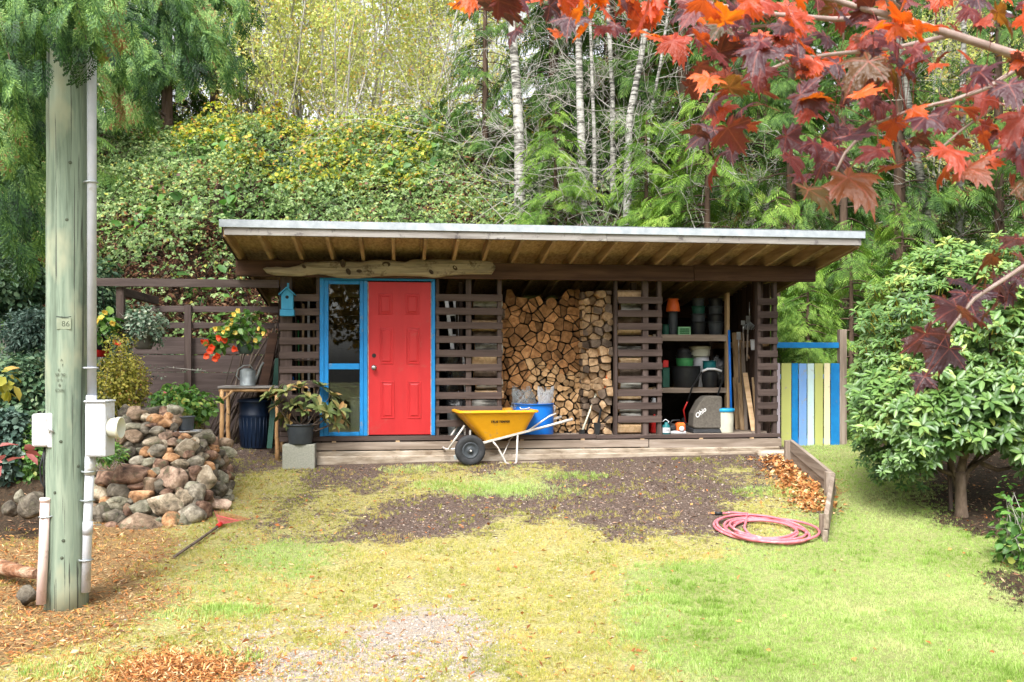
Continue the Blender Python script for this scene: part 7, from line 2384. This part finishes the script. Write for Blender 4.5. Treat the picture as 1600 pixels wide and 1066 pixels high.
mb = MB(); iv = pr.matrix_basis.inverted()
mb.tube([iv @ p for p in (pb, at(478, 654, pY - .05), at(486, 640, pY), at(500, 636, pY), at(516, 650, pY))], [.012, .011, .010, .008, .006], 6); mb.build('branch', M['stick'], pr)

# ------------------------------------------------------------------ the big rhododendron
rb = G(1502, 806)
rh = thing('rhododendron', 'large rounded rhododendron bush on a short gnarled trunk by the lawn', 'bush', rb, 0)
mb = MB()
def R_(px, py, Y): return at(px, py, Y) - rb
Yr = rb.y
mb.tube([(0, 0, -.08), (0.0, 0, .06), R_(1501, 760, Yr), R_(1500, 738, Yr)], [.085, .058, .050, .048], 14)
mb.build('trunk', M['rhbark'], rh)
limbs = [[(1500, 745), (1506, 712), (1512, 690), (1520, 660), (1535, 600)], [(1502, 745), (1530, 722), (1555, 705), (1600, 690)], [(1498, 750), (1487, 725), (1478, 690), (1470, 640), (1440, 580)],
         [(1508, 712), (1500, 695), (1506, 655), (1500, 600)], [(1520, 660), (1548, 610), (1580, 540)], [(1500, 745), (1470, 735), (1430, 700), (1395, 680)], [(1500, 780), (1490, 740), (1480, 700), (1465, 640)], [(1503, 770), (1515, 730), (1545, 690), (1570, 640)], [(1535, 725), (1560, 735), (1590, 728)], [(1512, 690), (1530, 640), (1550, 560), (1545, 500)],
         [(1478, 690), (1440, 650), (1400, 600), (1380, 540)]]
for i, L in enumerate(limbs):
    mb = MB(); n = len(L)
    mb.tube([R_(px, py, Yr + (k / n) * (0.8 if i % 2 else .45)) for k, (px, py) in enumerate(L)], [(.042 if i in (0, 3) else .026) * (1 - .6 * k / n) for k in range(n)], 9); mb.build('limb', M['rhbark'], rh)
r_ = np.random.default_rng(12)
lobes = [(at(1512, 585, 9.75), (1.22, 1.15, 1.10), 1.0), (at(1425, 662, 9.3), (.62, .7, .56), .40), (at(1575, 470, 10.2), (.92, .9, .62), .4), (at(1605, 620, 9.2), (.80, .8, .62), .5), (at(1452, 500, 10.2), (.66, .7, .66), .3), (at(1392, 590, 9.8), (.42, .6, .5), .2), (at(1500, 630, 9.05), (.70, .35, .40), .30), (at(1640, 540, 9.3), (.7, .7, .8), .35), (at(1480, 430, 10.4), (.5, .5, .35), .15)]
RP = []; RN = []
for c, rad, w in lobes:
    n = int(1900 * w)
    d_ = r_.normal(size=(n, 3)); d_ /= np.linalg.norm(d_, axis=1, keepdims=True)
    l_ = .70 + .30 * r_.random(n) + .48 * fbm(d_[:, 0] * 3, d_[:, 2] * 3 + d_[:, 1], 1.3, 3)
    P = np.array(c) + d_ * np.array(rad) * l_[:, None]
    RP.append(P); RN.append(d_)
RP = np.concatenate(RP); RN = np.concatenate(RN)
pxx = 800 + RP[:, 0] / RP[:, 1] * F; pyy = HZ - (RP[:, 2] - CZ) / RP[:, 1] * F
low = 786 - 92 * sstep(1430, 1480, pxx) + 62 * sstep(1560, 1620, pxx) + 30 * (1 - sstep(1330, 1400, pxx)) * 0
keep = ((pxx > 1336) | (pyy > 700)) & (RP[:, 2] > gz(RP[:, 0], RP[:, 1]) + .12) & (pyy < low + r_.normal(size=len(RP)) * 8) & (RN[:, 1] < .75) & (fbm(RP[:, 0], RP[:, 2], 2.2, 44) > -.27)
ins = np.zeros(len(RP), bool)
for c, rad, w in lobes:
    q = (RP - np.array(c)) / np.array(rad)
    ins |= (np.linalg.norm(q, axis=1) < .66)
keep &= ~ins
RP = RP[keep]; RN = RN[keep]
nl = 9
ax = RN * .55 + np.array([0, -.30, .70]) + r_.normal(size=RN.shape) * .15; ax /= np.linalg.norm(ax, axis=1, keepdims=True)
e1 = np.cross(ax, np.array([[0, 0, 1.0]])); e1 /= np.linalg.norm(e1, axis=1, keepdims=True) + 1e-6; e2 = np.cross(ax, e1)
LP = []; LN = []; LT = []; LS = []
for k in range(nl):
    a = 2 * PI * k / nl + r_.normal(size=len(RP)) * .2
    d_ = e1 * np.cos(a)[:, None] + e2 * np.sin(a)[:, None]
    el = (r_.uniform(-.35, .25, len(RP)) if k % 3 else r_.uniform(.3, .9, len(RP)))[:, None]
    LP.append(RP + d_ * .01); LT.append(d_ + ax * el); LN.append(ax - d_ * el * .7); LS.append(r_.uniform(.09, .150, len(RP)) * (.8 + .3 * vnoise(RP[:, 0], RP[:, 2], 3, 2)))
LP = np.concatenate(LP); LN = np.concatenate(LN); LT = np.concatenate(LT); LS = np.concatenate(LS)
vx = 800 + LP[:, 0] / LP[:, 1] * F
order = np.argsort(LP[:, 1] - .35 * LN[:, 2] + np.where(vx > 1600, 50, 0))
front = order[:290]; rest = order[290:]
RL = leaf_mesh('leaf', RHODO, LM['rhodo_one'])
for i in front:
    leafobj(RL, rh, LP[i], LN[i], LT[i], LS[i])
V_, F_ = scatter(RHODO[0], RHODO[1], frames(LN[rest], LT[rest]), LP[rest] - np.array(rb), LS[rest])
np_obj('crown', V_, F_, LM['rhodo'], rh)['kind'] = 'stuff'
# yellow leaf stalks in the upper crown
k_ = (RP[:, 2] > 1.6); A = RP[k_] - ax[k_] * .09; B_ = RP[k_] + ax[k_] * .01
V_, F_ = seg_tubes(A - np.array(rb), B_ - np.array(rb), np.full(len(A), .007), np.full(len(A), .005), 4)
np_obj('young_stems', V_, F_, LM['lime'], rh)['kind'] = 'stuff'
print('rhodo leaves', len(LP))

# plant at the right edge
t = pxshrub('garden_plant', 'pale green leafy plant at the right edge of the lawn', 'plant', 1556, 1640, 775, 905, 7.6, 420, .085, LM['fresh'], seed=61, hollow=.15, dep=.3, stems=16, lump=.4)
pxshrub('x', 'x', 'x', 1560, 1585, 735, 800, 7.6, 22, .05, LM['fresh'], seed=62, parent=t, part='sprig', dep=.06, hollow=.1, stems=6, base=at(1590, 860, 7.6))

# ------------------------------------------------------------------ grass, gravel, litter
def ground_pts(n, seed, yr=(4.2, 13.2)):
    r_ = np.random.default_rng(seed)
    y = yr[0] + (yr[1] - yr[0]) * r_.random(n) ** 1.25
    x = r_.uniform(-.60, .60, n) * y
    return x, y, r_


def under_shed(x, y):
    s = x * CT + (y - Y0) * ST; d_ = -x * ST + (y - Y0) * CT
    return ((s > -2.95) & (s < 3.75) & (d_ > -.30) & (d_ < 3))


TUFT = ([], [])
tr_ = random.Random(2)
tv = []; tf = []
for k in range(6):
    a = tr_.uniform(0, 2 * PI); o_ = (tr_.uniform(-.35, .35), tr_.uniform(-.35, .35)); h = tr_.uniform(.6, 1.1); ln = tr_.uniform(.15, .75)
    b_ = len(tv); w = .055
    tv += [(o_[0] - w * math.sin(a), o_[1] + w * math.cos(a), -.05), (o_[0] + w * math.sin(a), o_[1] - w * math.cos(a), -.05), (o_[0] + ln * math.cos(a), o_[1] + ln * math.sin(a), h)]
    tf.append((b_, b_ + 1, b_ + 2))
TUFT = (np.array(tv), np.array(tf))


def carpet(name, label, n, seed, wfun, tpl, size, mat, cat, flat=False, lift=0.0, yr=(4.2, 13.2), jitter=.5):
    x, y, r_ = ground_pts(n, seed, yr)
    z_ = zones(x, y, jitter)
    k = (r_.random(n) < wfun(z_, x, y)) & ~under_shed(x, y)
    x = x[k]; y = y[k]; n = len(x)
    P = np.stack([x, y, gz(x, y) + lift], 1)
    if flat:
        nn = r_.normal(size=(n, 3)) * .35 + np.array([0, 0, 1]); td = r_.normal(size=(n, 3)) * np.array([1, 1, .2])
    else:
        nn = r_.normal(size=(n, 3)) * .12 + np.array([0, 0, 1]); td = r_.normal(size=(n, 3)) * np.array([1, 1, .1])
    V_, F_ = scatter(tpl[0], tpl[1], frames(nn, td), P, size(n, r_, y))
    o = np_obj(name, V_, F_, mat); tag(o, label, cat, kind='stuff')
    print(name, n)
    return o


fsz = lambda a, b_: (lambda n, r_, y: r_.uniform(a, b_, n) * (0.8 + .045 * y))
carpet('lawn_grass', 'short bright green lawn grass on the right side', 190000, 71, lambda z_, x, y: np.clip(z_[:, 0] * 1.3, 0, 1) * (.75 + .25 * vnoise(x, y, 2, 3)), TUFT, fsz(.014, .030), LM['grass'], 'grass')
carpet('mossy_grass', 'patchy yellow mossy grass over the drive', 120000, 72, lambda z_, x, y: np.clip(z_[:, 1] * .9 + .35 * z_[:, 3] + .22 * z_[:, 4] * (vnoise(x, y, 2.2, 4) > -.1) + (.03 + .55 * (fbm(x, y, 3.4, 66) > .06)) * z_[:, 2], 0, 1) * (vnoise(x, y, 6, 6) > -.45) * (vnoise(x, y, 14, 7) > -.6), TUFT, fsz(.016, .034), LM['moss'], 'grass')
M['pebble'] = leafm('drive_gravel', [(0.0, (0.09, 0.08, 0.075)), (0.4, (0.26, 0.24, 0.22)), (0.8, (0.46, 0.44, 0.42)), (1.0, (0.36, 0.22, 0.16))], 0.0, 0.9, 0.2)
oct_v = np.array([[1, 0, 0], [-1, 0, 0], [0, .8, 0], [0, -.8, 0], [0, 0, .55], [.6, .6, .25], [-.6, .5, .3]], float)
PEB = (np.array([[1, 0, 0], [0, .8, 0], [-1, 0, 0], [0, -.8, 0], [.1, .1, .6]], float), np.array([[0, 1, 4], [1, 2, 4], [2, 3, 4], [3, 0, 4]]))
carpet('gravel', 'loose grey gravel on the drive', 130000, 73, lambda z_, x, y: np.clip(z_[:, 3] * .9 + z_[:, 1] * .10, 0, 1), PEB, lambda n, r_, y: .0035 + .009 * r_.random(n) ** 2, M['pebble'], 'gravel', lift=.001)
M['darkpeb'] = leafm('dark_crumbs', [(0.0, (0.025, 0.018, 0.014)), (0.5, (0.10, 0.07, 0.056)), (0.85, (0.20, 0.15, 0.125)), (1.0, (0.42, 0.35, 0.29))], 0.0, 0.9, 0.2)
carpet('soil_crumbs', 'dark gravel and bark crumbs in front of the woodshed', 90000, 74, lambda z_, x, y: np.clip(z_[:, 2] * .9, 0, 1), PEB, lambda n, r_, y: .006 + .012 * r_.random(n) ** 2, M['darkpeb'], 'gravel', lift=.001)
CHIP = (np.array([[0, 0, 0], [.10, .4, .06], [-.08, .55, .02], [.06, 1, .05]]), np.array([[0, 1, 3], [0, 3, 2]]))
M['chip'] = leafm('orange_cedar_litter', [(0.0, (0.12, 0.045, 0.018)), (0.35, (0.38, 0.145, 0.048)), (0.75, (0.56, 0.28, 0.10)), (1.0, (0.62, 0.46, 0.27))], 0.1, 0.9, 0.1, .2, 2)
M['chipdark'] = leafm('brown_bark_litter', [(0.0, (0.03, 0.018, 0.012)), (0.5, (0.13, 0.065, 0.042)), (0.85, (0.32, 0.17, 0.10)), (1.0, (0.48, 0.35, 0.23))], 0.1, 0.9, 0.1, .2, 2)
carpet('cedar_litter', 'orange-brown fallen cedar litter under the utility pole', 110000, 75, lambda z_, x, y: np.clip(z_[:, 4] * .95 + (z_[:, 1] + z_[:, 0]) * (.04 + .42 * sstep(0.2, -2.6, x) * (.6 + .6 * vnoise(x, y, 3, 9))) * (x < 1.2) + z_[:, 3] * .16, 0, 1), CHIP, lambda n, r_, y: r_.uniform(.018, .062, n), M['chip'], 'litter', flat=True, lift=.006)
carpet('bark_litter', 'brown bark litter under the shrubs and over the dark soil', 60000, 76, lambda z_, x, y: np.clip(z_[:, 5] * .9 + z_[:, 2] * .42 + z_[:, 4] * .12, 0, 1), CHIP, lambda n, r_, y: r_.uniform(.02, .07, n), M['chipdark'], 'litter', flat=True, lift=.005)
# raked pile of orange litter
r_ = np.random.default_rng(77); n = 5200
c = G(275, 1050)
P = np.stack([c.x + r_.normal(size=n) * .22, c.y + r_.normal(size=n) * .17, np.zeros(n)], 1)
q = np.exp(-(((P[:, 0] - c.x) / .26) ** 2 + ((P[:, 1] - c.y) / .2) ** 2) * .7)
P[:, 2] = gz(P[:, 0], P[:, 1]) + q * .05 * r_.random(n) ** .4 + .005
V_, F_ = scatter(CHIP[0], CHIP[1], frames(r_.normal(size=(n, 3)) * .5 + np.array([0, 0, 1]), r_.normal(size=(n, 3)) * np.array([1, 1, .3])), P, r_.uniform(.02, .055, n))
tag(np_obj('litter_pile', V_, F_, M['chip']), 'small raked heap of orange litter in the near left corner', 'litter', kind='stuff')
# brown leaves drifted against the boards
r_ = np.random.default_rng(78); n = 1500
A = G(1215, 715); B_ = G(1285, 800); t_ = r_.random(n)
P = np.stack([A.x + (B_.x - A.x) * t_ + r_.normal(size=n) * .13 - .05, A.y + (B_.y - A.y) * t_ + r_.normal(size=n) * .1, 0 * t_], 1)
P[:, 2] = gz(P[:, 0], P[:, 1]) + r_.random(n) * .035 + .005
V_, F_ = scatter(LEAF2[0], LEAF2[1], frames(r_.normal(size=(n, 3)) * .5 + np.array([0, 0, 1]), r_.normal(size=(n, 3))), P, r_.uniform(.03, .075, n))
tag(np_obj('drifted_leaves', V_, F_, M['chip']), 'brown leaves drifted against the board edging', 'litter', kind='stuff')
# scattered light leaves over drive
carpet('scattered_leaves', 'scattered pale fallen leaves over drive and lawn', 1600, 79, lambda z_, x, y: np.full(len(x), .8) - .6 * z_[:, 0], LEAF2, lambda n, r_, y: r_.uniform(.03, .06, n), M['chip'], 'litter', flat=True, lift=.015)
# bigger grass clumps
r_ = random.Random(80); cl = []
for (px, py, rad_) in ((1105, 962, .09), (1128, 976, .08), (340, 960, .3), (370, 955, .2), (1035, 938, .14), (760, 765, .5), (820, 770, .5), (700, 760, .35), (1200, 770, .35), (345, 1030, .2), (120, 1050, .25), (640, 735, .3), (900, 745, .3)):
    g_ = G(px, py)
    for k in range(int(500 * rad_)):
        a = r_.uniform(0, 2 * PI); q = rad_ * math.sqrt(r_.random()); x, y = g_.x + q * math.cos(a) * 1.3, g_.y + q * math.sin(a) * .7
        cl.append((x, y, float(gz(x, y))))
for k in range(150):
    px = r_.uniform(960, 1590); py = r_.uniform(760, 1066) if px > 1320 else r_.uniform(880, 1066)
    g_ = G(px, py); rad_ = r_.uniform(.02, .07)
    if float(zones(g_.x, g_.y)[0][0]) < .5: continue
    for j in range(int(160 * rad_) + 4):
        a = r_.uniform(0, 2 * PI); q = rad_ * math.sqrt(r_.random()); x, y = g_.x + q * math.cos(a) * 1.3, g_.y + q * math.sin(a)
        cl.append((x, y, float(gz(x, y))))
P = np.array(cl); n = len(P)
V_, F_ = scatter(TUFT[0], TUFT[1], frames(np.tile([0, 0, 1.0], (n, 1)), rand_dirs(n)), P, rng.uniform(.03, .06, n))
tag(np_obj('grass_clumps', V_, F_, LM['grass']), 'fresh green grass clumps and moss tufts in the drive', 'grass', kind='stuff')

# ------------------------------------------------------------------ the red maple in front
def maple_leaf(seed):
    rr_ = random.Random(seed)
    lobes_ = [(-128, .42), (-72, .78), (0, 1.0), (72, .78), (128, .42)]
    out = []
    for i, (a, L) in enumerate(lobes_):
        L *= rr_.uniform(.92, 1.08)
        w = 21 if L > .5 else 15
        for da, k in ((-w * 1.15, .60), (-w * 1.05, .76), (-w * .62, .66), (-w * .42, .84), (-w * .18, .80), (0, 1.0), (w * .18, .80), (w * .42, .84), (w * .62, .66), (w * 1.05, .76), (w * 1.15, .60)):
            out.append((a + da, L * k))
        if i < 4:
            nxt = lobes_[i + 1][0]; out.append(((a + nxt) / 2, .44 if L > .5 and lobes_[i + 1][1] > .5 else .33))
    out = [(-168, .16)] + out + [(168, .16)]
    cx_, cy_ = 0, .0
    vs = [(0, 0, 0)]
    cup = rr_.uniform(-.65, .35); curl = rr_.uniform(.2, 1.5); tw = rr_.uniform(-.6, .6)
    for a, L in out:
        x = L * math.sin(R(a)); y = L * math.cos(R(a))
        fold = min(abs(((a + 180) % 72) - 36) / 36, 1)
        z = cup * x * x - curl * max(0, L - .40) ** 2 + .09 * math.cos(R(a) * 5) * L + tw * x * y
        vs.append((x, y, z))
    # mid ring for smoother bending
    n = len(out); fs = []
    mid = [(v_[0] * .55, v_[1] * .55, cup * .3 * v_[0] ** 2 + .05 * math.cos(5 * math.atan2(v_[0], v_[1])) * .5 + tw * .3 * v_[0] * v_[1]) for v_ in vs[1:]]
    vs += mid
    for k in range(n - 1):
        fs += [(0, 1 + n + k + 1, 1 + n + k)]
        fs += [(1 + n + k, 1 + n + k + 1, 1 + k + 1), (1 + n + k, 1 + k + 1, 1 + k)]
    return np.array(vs), np.array(fs)


def maple_mat(mname, tops, thrs):
    m, nt, b, out = new_mat(mname)
    oi = nt.nodes.new('ShaderNodeObjectInfo')
    top = ramp(nt, oi.outputs['Random'], tops)
    thr = ramp(nt, oi.outputs['Random'], thrs)
    tc = nt.nodes.new('ShaderNodeTexCoord')
    nz = tex(nt, tc.outputs['Object'], 4, 5, .6)
    mr = nt.nodes.new('ShaderNodeMapRange'); mr.inputs['To Min'].default_value = .6; mr.inputs['To Max'].default_value = 1.4
    nt.links.new(nz, mr.inputs['Value'])
    hs = nt.nodes.new('ShaderNodeHueSaturation'); nt.links.new(mr.outputs[0], hs.inputs['Value']); nt.links.new(top, hs.inputs['Color'])
    # veins: distance to five rays
    sx = nt.nodes.new('ShaderNodeSeparateXYZ'); nt.links.new(tc.outputs['Object'], sx.inputs[0])
    acc = None


    def mth(op, a, b_=None, c_=None):
        q = nt.nodes.new('ShaderNodeMath'); q.operation = op
        for i_, v_ in enumerate((a, b_, c_)):
            if v_ is None: continue
            if isinstance(v_, (int, float)): q.inputs[i_].default_value = v_
            else: nt.links.new(v_, q.inputs[i_])
        return q.outputs[0]


    for ang in (-128, -72, 0, 72, 128):
        dx, dy = math.sin(R(ang)), math.cos(R(ang))
        cr = mth('ABSOLUTE', mth('SUBTRACT', mth('MULTIPLY', sx.outputs[0], dy), mth('MULTIPLY', sx.outputs[1], dx)))
        dt = mth('ADD', mth('MULTIPLY', sx.outputs[0], dx), mth('MULTIPLY', sx.outputs[1], dy))
        dist_ = mth('ADD', cr, mth('MULTIPLY', mth('LESS_THAN', dt, 0.0), 1.0))
        acc = dist_ if acc is None else mth('MINIMUM', acc, dist_)
    vein = mth('LESS_THAN', acc, 0.014)
    colv = mixc(nt, mth('MULTIPLY', vein, .55), hs.outputs[0], (0.42, 0.10, 0.07))
    nt.links.new(colv, b.inputs['Base Color'])
    b.inputs['Roughness'].default_value = .36; b.inputs['Specular IOR Level'].default_value = .6
    bump(nt, b, nz, .3, .05)
    tr = nt.nodes.new('ShaderNodeBsdfTranslucent'); nt.links.new(thr, tr.inputs['Color'])
    mx = nt.nodes.new('ShaderNodeMixShader'); mx.inputs[0].default_value = .42
    nt.links.new(b.outputs[0], mx.inputs[1]); nt.links.new(tr.outputs[0], mx.inputs[2]); nt.links.new(mx.outputs[0], out.inputs[0])
    return m


LM['maple'] = maple_mat('maple_leaf', [(0.0, (0.040, 0.016, 0.026)), (0.35, (0.080, 0.018, 0.028)), (0.62, (0.15, 0.018, 0.020)), (0.78, (0.30, 0.028, 0.010)), (0.86, (0.11, 0.045, 0.012)), (1.0, (0.055, 0.038, 0.010))],
                      [(0.0, (0.10, 0.025, 0.010)), (0.35, (0.20, 0.035, 0.010)), (0.62, (0.40, 0.055, 0.010)), (0.78, (0.80, 0.13, 0.008)), (0.86, (0.32, 0.13, 0.012)), (1.0, (0.16, 0.095, 0.010))])
LM['maple_orange'] = maple_mat('orange_maple_leaf', [(0.0, (0.22, 0.03, 0.015)), (0.5, (0.50, 0.055, 0.010)), (1.0, (0.60, 0.10, 0.012))], [(0.0, (0.60, 0.08, 0.008)), (0.5, (0.92, 0.16, 0.006)), (1.0, (0.95, 0.26, 0.01))])
M['maplebark'] = pm('maple_twig_bark', [(0.3, (0.20, 0.14, 0.12)), (0.7, (0.36, 0.28, 0.25))], 20, rough=.7, bmp=.3)
M['petiole'] = pm('red_leaf_stalk', [(0.3, (0.16, 0.03, 0.025)), (0.7, (0.24, 0.06, 0.045))], 9, rough=.6, bmp=0)
mp = thing('maple_tree', 'red-leaved maple whose branches hang into the upper right of the view', 'tree', (3.6, 3.0, float(gz(3.6, 3.0)) - .05), 0)
mo_ = Vector(mp.location)
mb = MB(); mb.tube([(0, 0, 0), (0.03, 0, 1.2), (-.05, .05, 2.4), (0.05, .1, 4.2)], [.14, .11, .09, .05], 14); mb.build('trunk', M['maplebark'], mp)
MY = 2.55
Bpaths = [([(1700, 120), (1600, 90), (1488, 54), (1403, 28), (1336, 10), (1240, -20), (1120, -30)], MY, .0115, (.1, 0.0, 2.6)),
          ([(1403, 28), (1300, 30), (1180, 20), (1060, -5), (960, -10), (860, -20), (770, -15)], MY + .15, .006, None),
          ([(1700, 60), (1600, 101), (1544, 137), (1488, 157), (1426, 171), (1358, 197)], MY - .15, .0062, (.0, 0, 2.4)),
          ([(1490, 54), (1400, 75), (1300, 85), (1240, 93), (1180, 118), (1116, 150), (1095, 190)], MY + .1, .005, None),
          ([(1700, 380), (1600, 416), (1522, 467), (1480, 520)], MY - .1, .0065, (.05, .0, 1.9)),
          ([(1700, 160), (1640, 190), (1600, 165), (1560, 163), (1500, 205), (1450, 250)], MY, .005, (.03, 0, 2.3)),
          ([(1358, 197), (1320, 240), (1290, 300)], MY - .05, .0035, None),
          ([(1600, 165), (1560, 230), (1490, 250)], MY + .1, .004, None),
          ([(1240, 93), (1260, 60), (1200, 40), (1130, 45), (1060, 60), (1035, 85)], MY + .1, .004, None)]
bpts = []
for P_, Y, r0, tr0 in Bpaths:
    pts = [at(px, py, Y) - mo_ for px, py in P_]
    if tr0: pts = [Vector((-.05, .03, tr0[2]))] + [pts[0].lerp(Vector((-.05, .03, tr0[2])), .4) + Vector((0, 0, .1))] + pts
    n = len(pts)
    mb = MB(); mb.tube(pts, [r0 * (1.5 - 1.1 * k / n) for k in range(n)], 8); mb.build('branch', M['maplebark'], mp)
    for k in range(n - 1):
        for j in range(6): bpts.append(pts[k].lerp(pts[k + 1], j / 6) + mo_)
LMS = [np_mesh('leaf', *maple_leaf(s_), LM['maple'], True) for s_ in range(12)]
LM['maple_dark'] = maple_mat('dark_maple_leaf', [(0.0, (0.030, 0.014, 0.024)), (0.6, (0.060, 0.018, 0.028)), (1.0, (0.10, 0.030, 0.018))], [(0.0, (0.08, 0.02, 0.012)), (0.6, (0.16, 0.03, 0.012)), (1.0, (0.30, 0.08, 0.012))])
LMD = [np_mesh('leaf', *maple_leaf(s_ + 80), LM['maple_dark'], True) for s_ in range(6)]
LMO = [np_mesh('leaf', *maple_leaf(s_ + 40), LM['maple_orange'], True) for s_ in range(6)]
r_ = random.Random(19)
spots = []
def reg(x0, x1, y0, y1, n): 
    for _ in range(n): spots.append((r_.uniform(x0, x1), r_.uniform(y0, y1), None))
reg(715, 900, -25, 18, 18); reg(880, 1080, -25, 40, 24); reg(1080, 1330, -25, 80, 42); reg(1330, 1620, -25, 110, 46); reg(1380, 1620, 80, 240, 28); reg(1040, 1250, 55, 230, 13); reg(1220, 1400, 150, 330, 10); reg(1200, 1400, 60, 160, 22); reg(1090, 1200, 90, 190, 8); reg(1420, 1600, 420, 520, 6); reg(1470, 1620, 200, 290, 12)
for px, py, s_ in ((715, 12, 70), (780, 25, 95), (800, 55, 60), (888, 35, 80), (912, 42, 80), (870, 60, 50), (940, 45, 60), (1020, 30, 90), (1005, 60, 70), (1030, 85, 95), (960, 50, 55), (1128, 40, 80), (1090, 120, 60), (1112, 110, 70),
                   (1150, 150, 80), (1100, 215, 90), (1128, 185, 80), (1110, 270, 80), (1145, 245, 60), (1170, 205, 50), (1185, 95, 80), (1190, 125, 70), (1265, 160, 80), (1150, 70, 70), (1240, 40, 80), (1270, 110, 60), (1345, 120, 90),
                   (1240, 265, 100), (1275, 235, 60), (1290, 250, 80), (1265, 320, 90), (1335, 305, 110), (1360, 290, 80), (1310, 215, 70), (1340, 225, 80), (1400, 205, 80), (1430, 240, 70), (1480, 255, 90), (1530, 215, 90), (1440, 200, 80), (1545, 260, 70), (1575, 300, 70),
                   (1590, 200, 90), (1300, 190, 60), (1380, 170, 80), (1585, 388, 70), (1590, 420, 80), (1545, 415, 70), (1560, 450, 80), (1590, 460, 70), (1515, 480, 100), (1500, 445, 60), (1480, 495, 90), (1450, 545, 115), (1530, 500, 60), (1440, 600, 50), (1560, 490, 60), (1470, 560, 90), (1580, 440, 60)):
    spots.append((px, py, s_))
for (px, py, s_) in spots:
    Y = MY + r_.uniform(-.38, .45)
    size = (s_ or r_.uniform(50, 88)) / 1.66 / F * MY * r_.uniform(.9, 1.1)
    c = at(px, py, Y)
    att = min(bpts, key=lambda q: (q - c).length)
    # blade hangs: tip downwards and away from the twig
    tip = Vector((r_.gauss(0, .65), r_.gauss(-.1, .5), r_.gauss(-.75, .4)))
    if (c - att).length > .03: tip += (c - att).normalized() * .6
    nrm = Vector((r_.gauss(0, .6), r_.gauss(-.35, .55), r_.uniform(.15, 1.0)))
    if s_ and py > 60: nrm = Vector((r_.gauss(0, .5), r_.gauss(-.6, .45), r_.uniform(.2, .9))); tip = Vector((r_.gauss(-.1, .6), r_.gauss(0, .3), r_.gauss(-.9, .35))); size *= 1.08
    base = c - tip.normalized() * size * .35
    po_ = .60 if py < 70 and px < 1120 else .38 if py < 140 else 0 if py > 370 else .20 if px > 1530 else .08
    dk_ = py > 370
    lf = leafobj(r_.choice(LMD if dk_ else LMO if r_.random() < po_ else LMS), mp, base, nrm, tip, size)
    mb = MB(); a_ = att - mo_; e_ = base - mo_
    if (a_ - e_).length > .22: a_ = e_ + (a_ - e_).normalized() * .11
    mb.tube([a_, a_.lerp(e_, .5) + Vector((0, 0, .012)), e_], .0009, 4, cap=False); mb.build('leaf_stalk', M['petiole'], mp)
print('maple leaves', len(spots))

# ------------------------------------------------------------------ trees behind the camera, seen in the window glass
LM['brownleaf'] = leafm('autumn_tree_leaves', [(0.0, (0.05, 0.04, 0.012)), (0.5, (0.16, 0.11, 0.03)), (1.0, (0.34, 0.20, 0.05))], .25, .6, .2, .3, .4)
for i, (x, y, H, rad_) in enumerate(((-4.5, -9, 7.5, 2.8), (-9.5, -12, 9, 3.4), (1.0, -15, 9, 3.6), (7.5, -13, 8.5, 3.4), (-15, -14, 9, 4.0))):
    t = thing('autumn_tree', f'brown autumn tree behind the viewer, {["reflected in the window pane", "left of the reflected one", "behind the drive", "at the lawn side", "far beyond the pole"][i]}', 'tree', (x, y, float(gz(x, y))), 0, 'trees behind the viewer')
    mb = MB(); mb.tube([(0, 0, 0), (.1, 0, H * .35), (0, 0, H * .8)], [.2, .15, .05], 10); mb.build('trunk', M['birchbark'], t)
    r_ = np.random.default_rng(90 + i); n = 5000
    d_ = r_.normal(size=(n, 3)); d_ /= np.linalg.norm(d_, axis=1, keepdims=True)
    P = np.array([0, 0, H * .62]) + d_ * np.array([rad_, rad_, H * .38]) * (r_.random(n) ** .4)[:, None]
    V_, F_ = scatter(LEAF2[0], LEAF2[1], frames(rand_dirs(n, .4), rand_dirs(n, -.3)), P, r_.uniform(.18, .4, n))
    np_obj('crown', V_, F_, LM['brownleaf'], t)
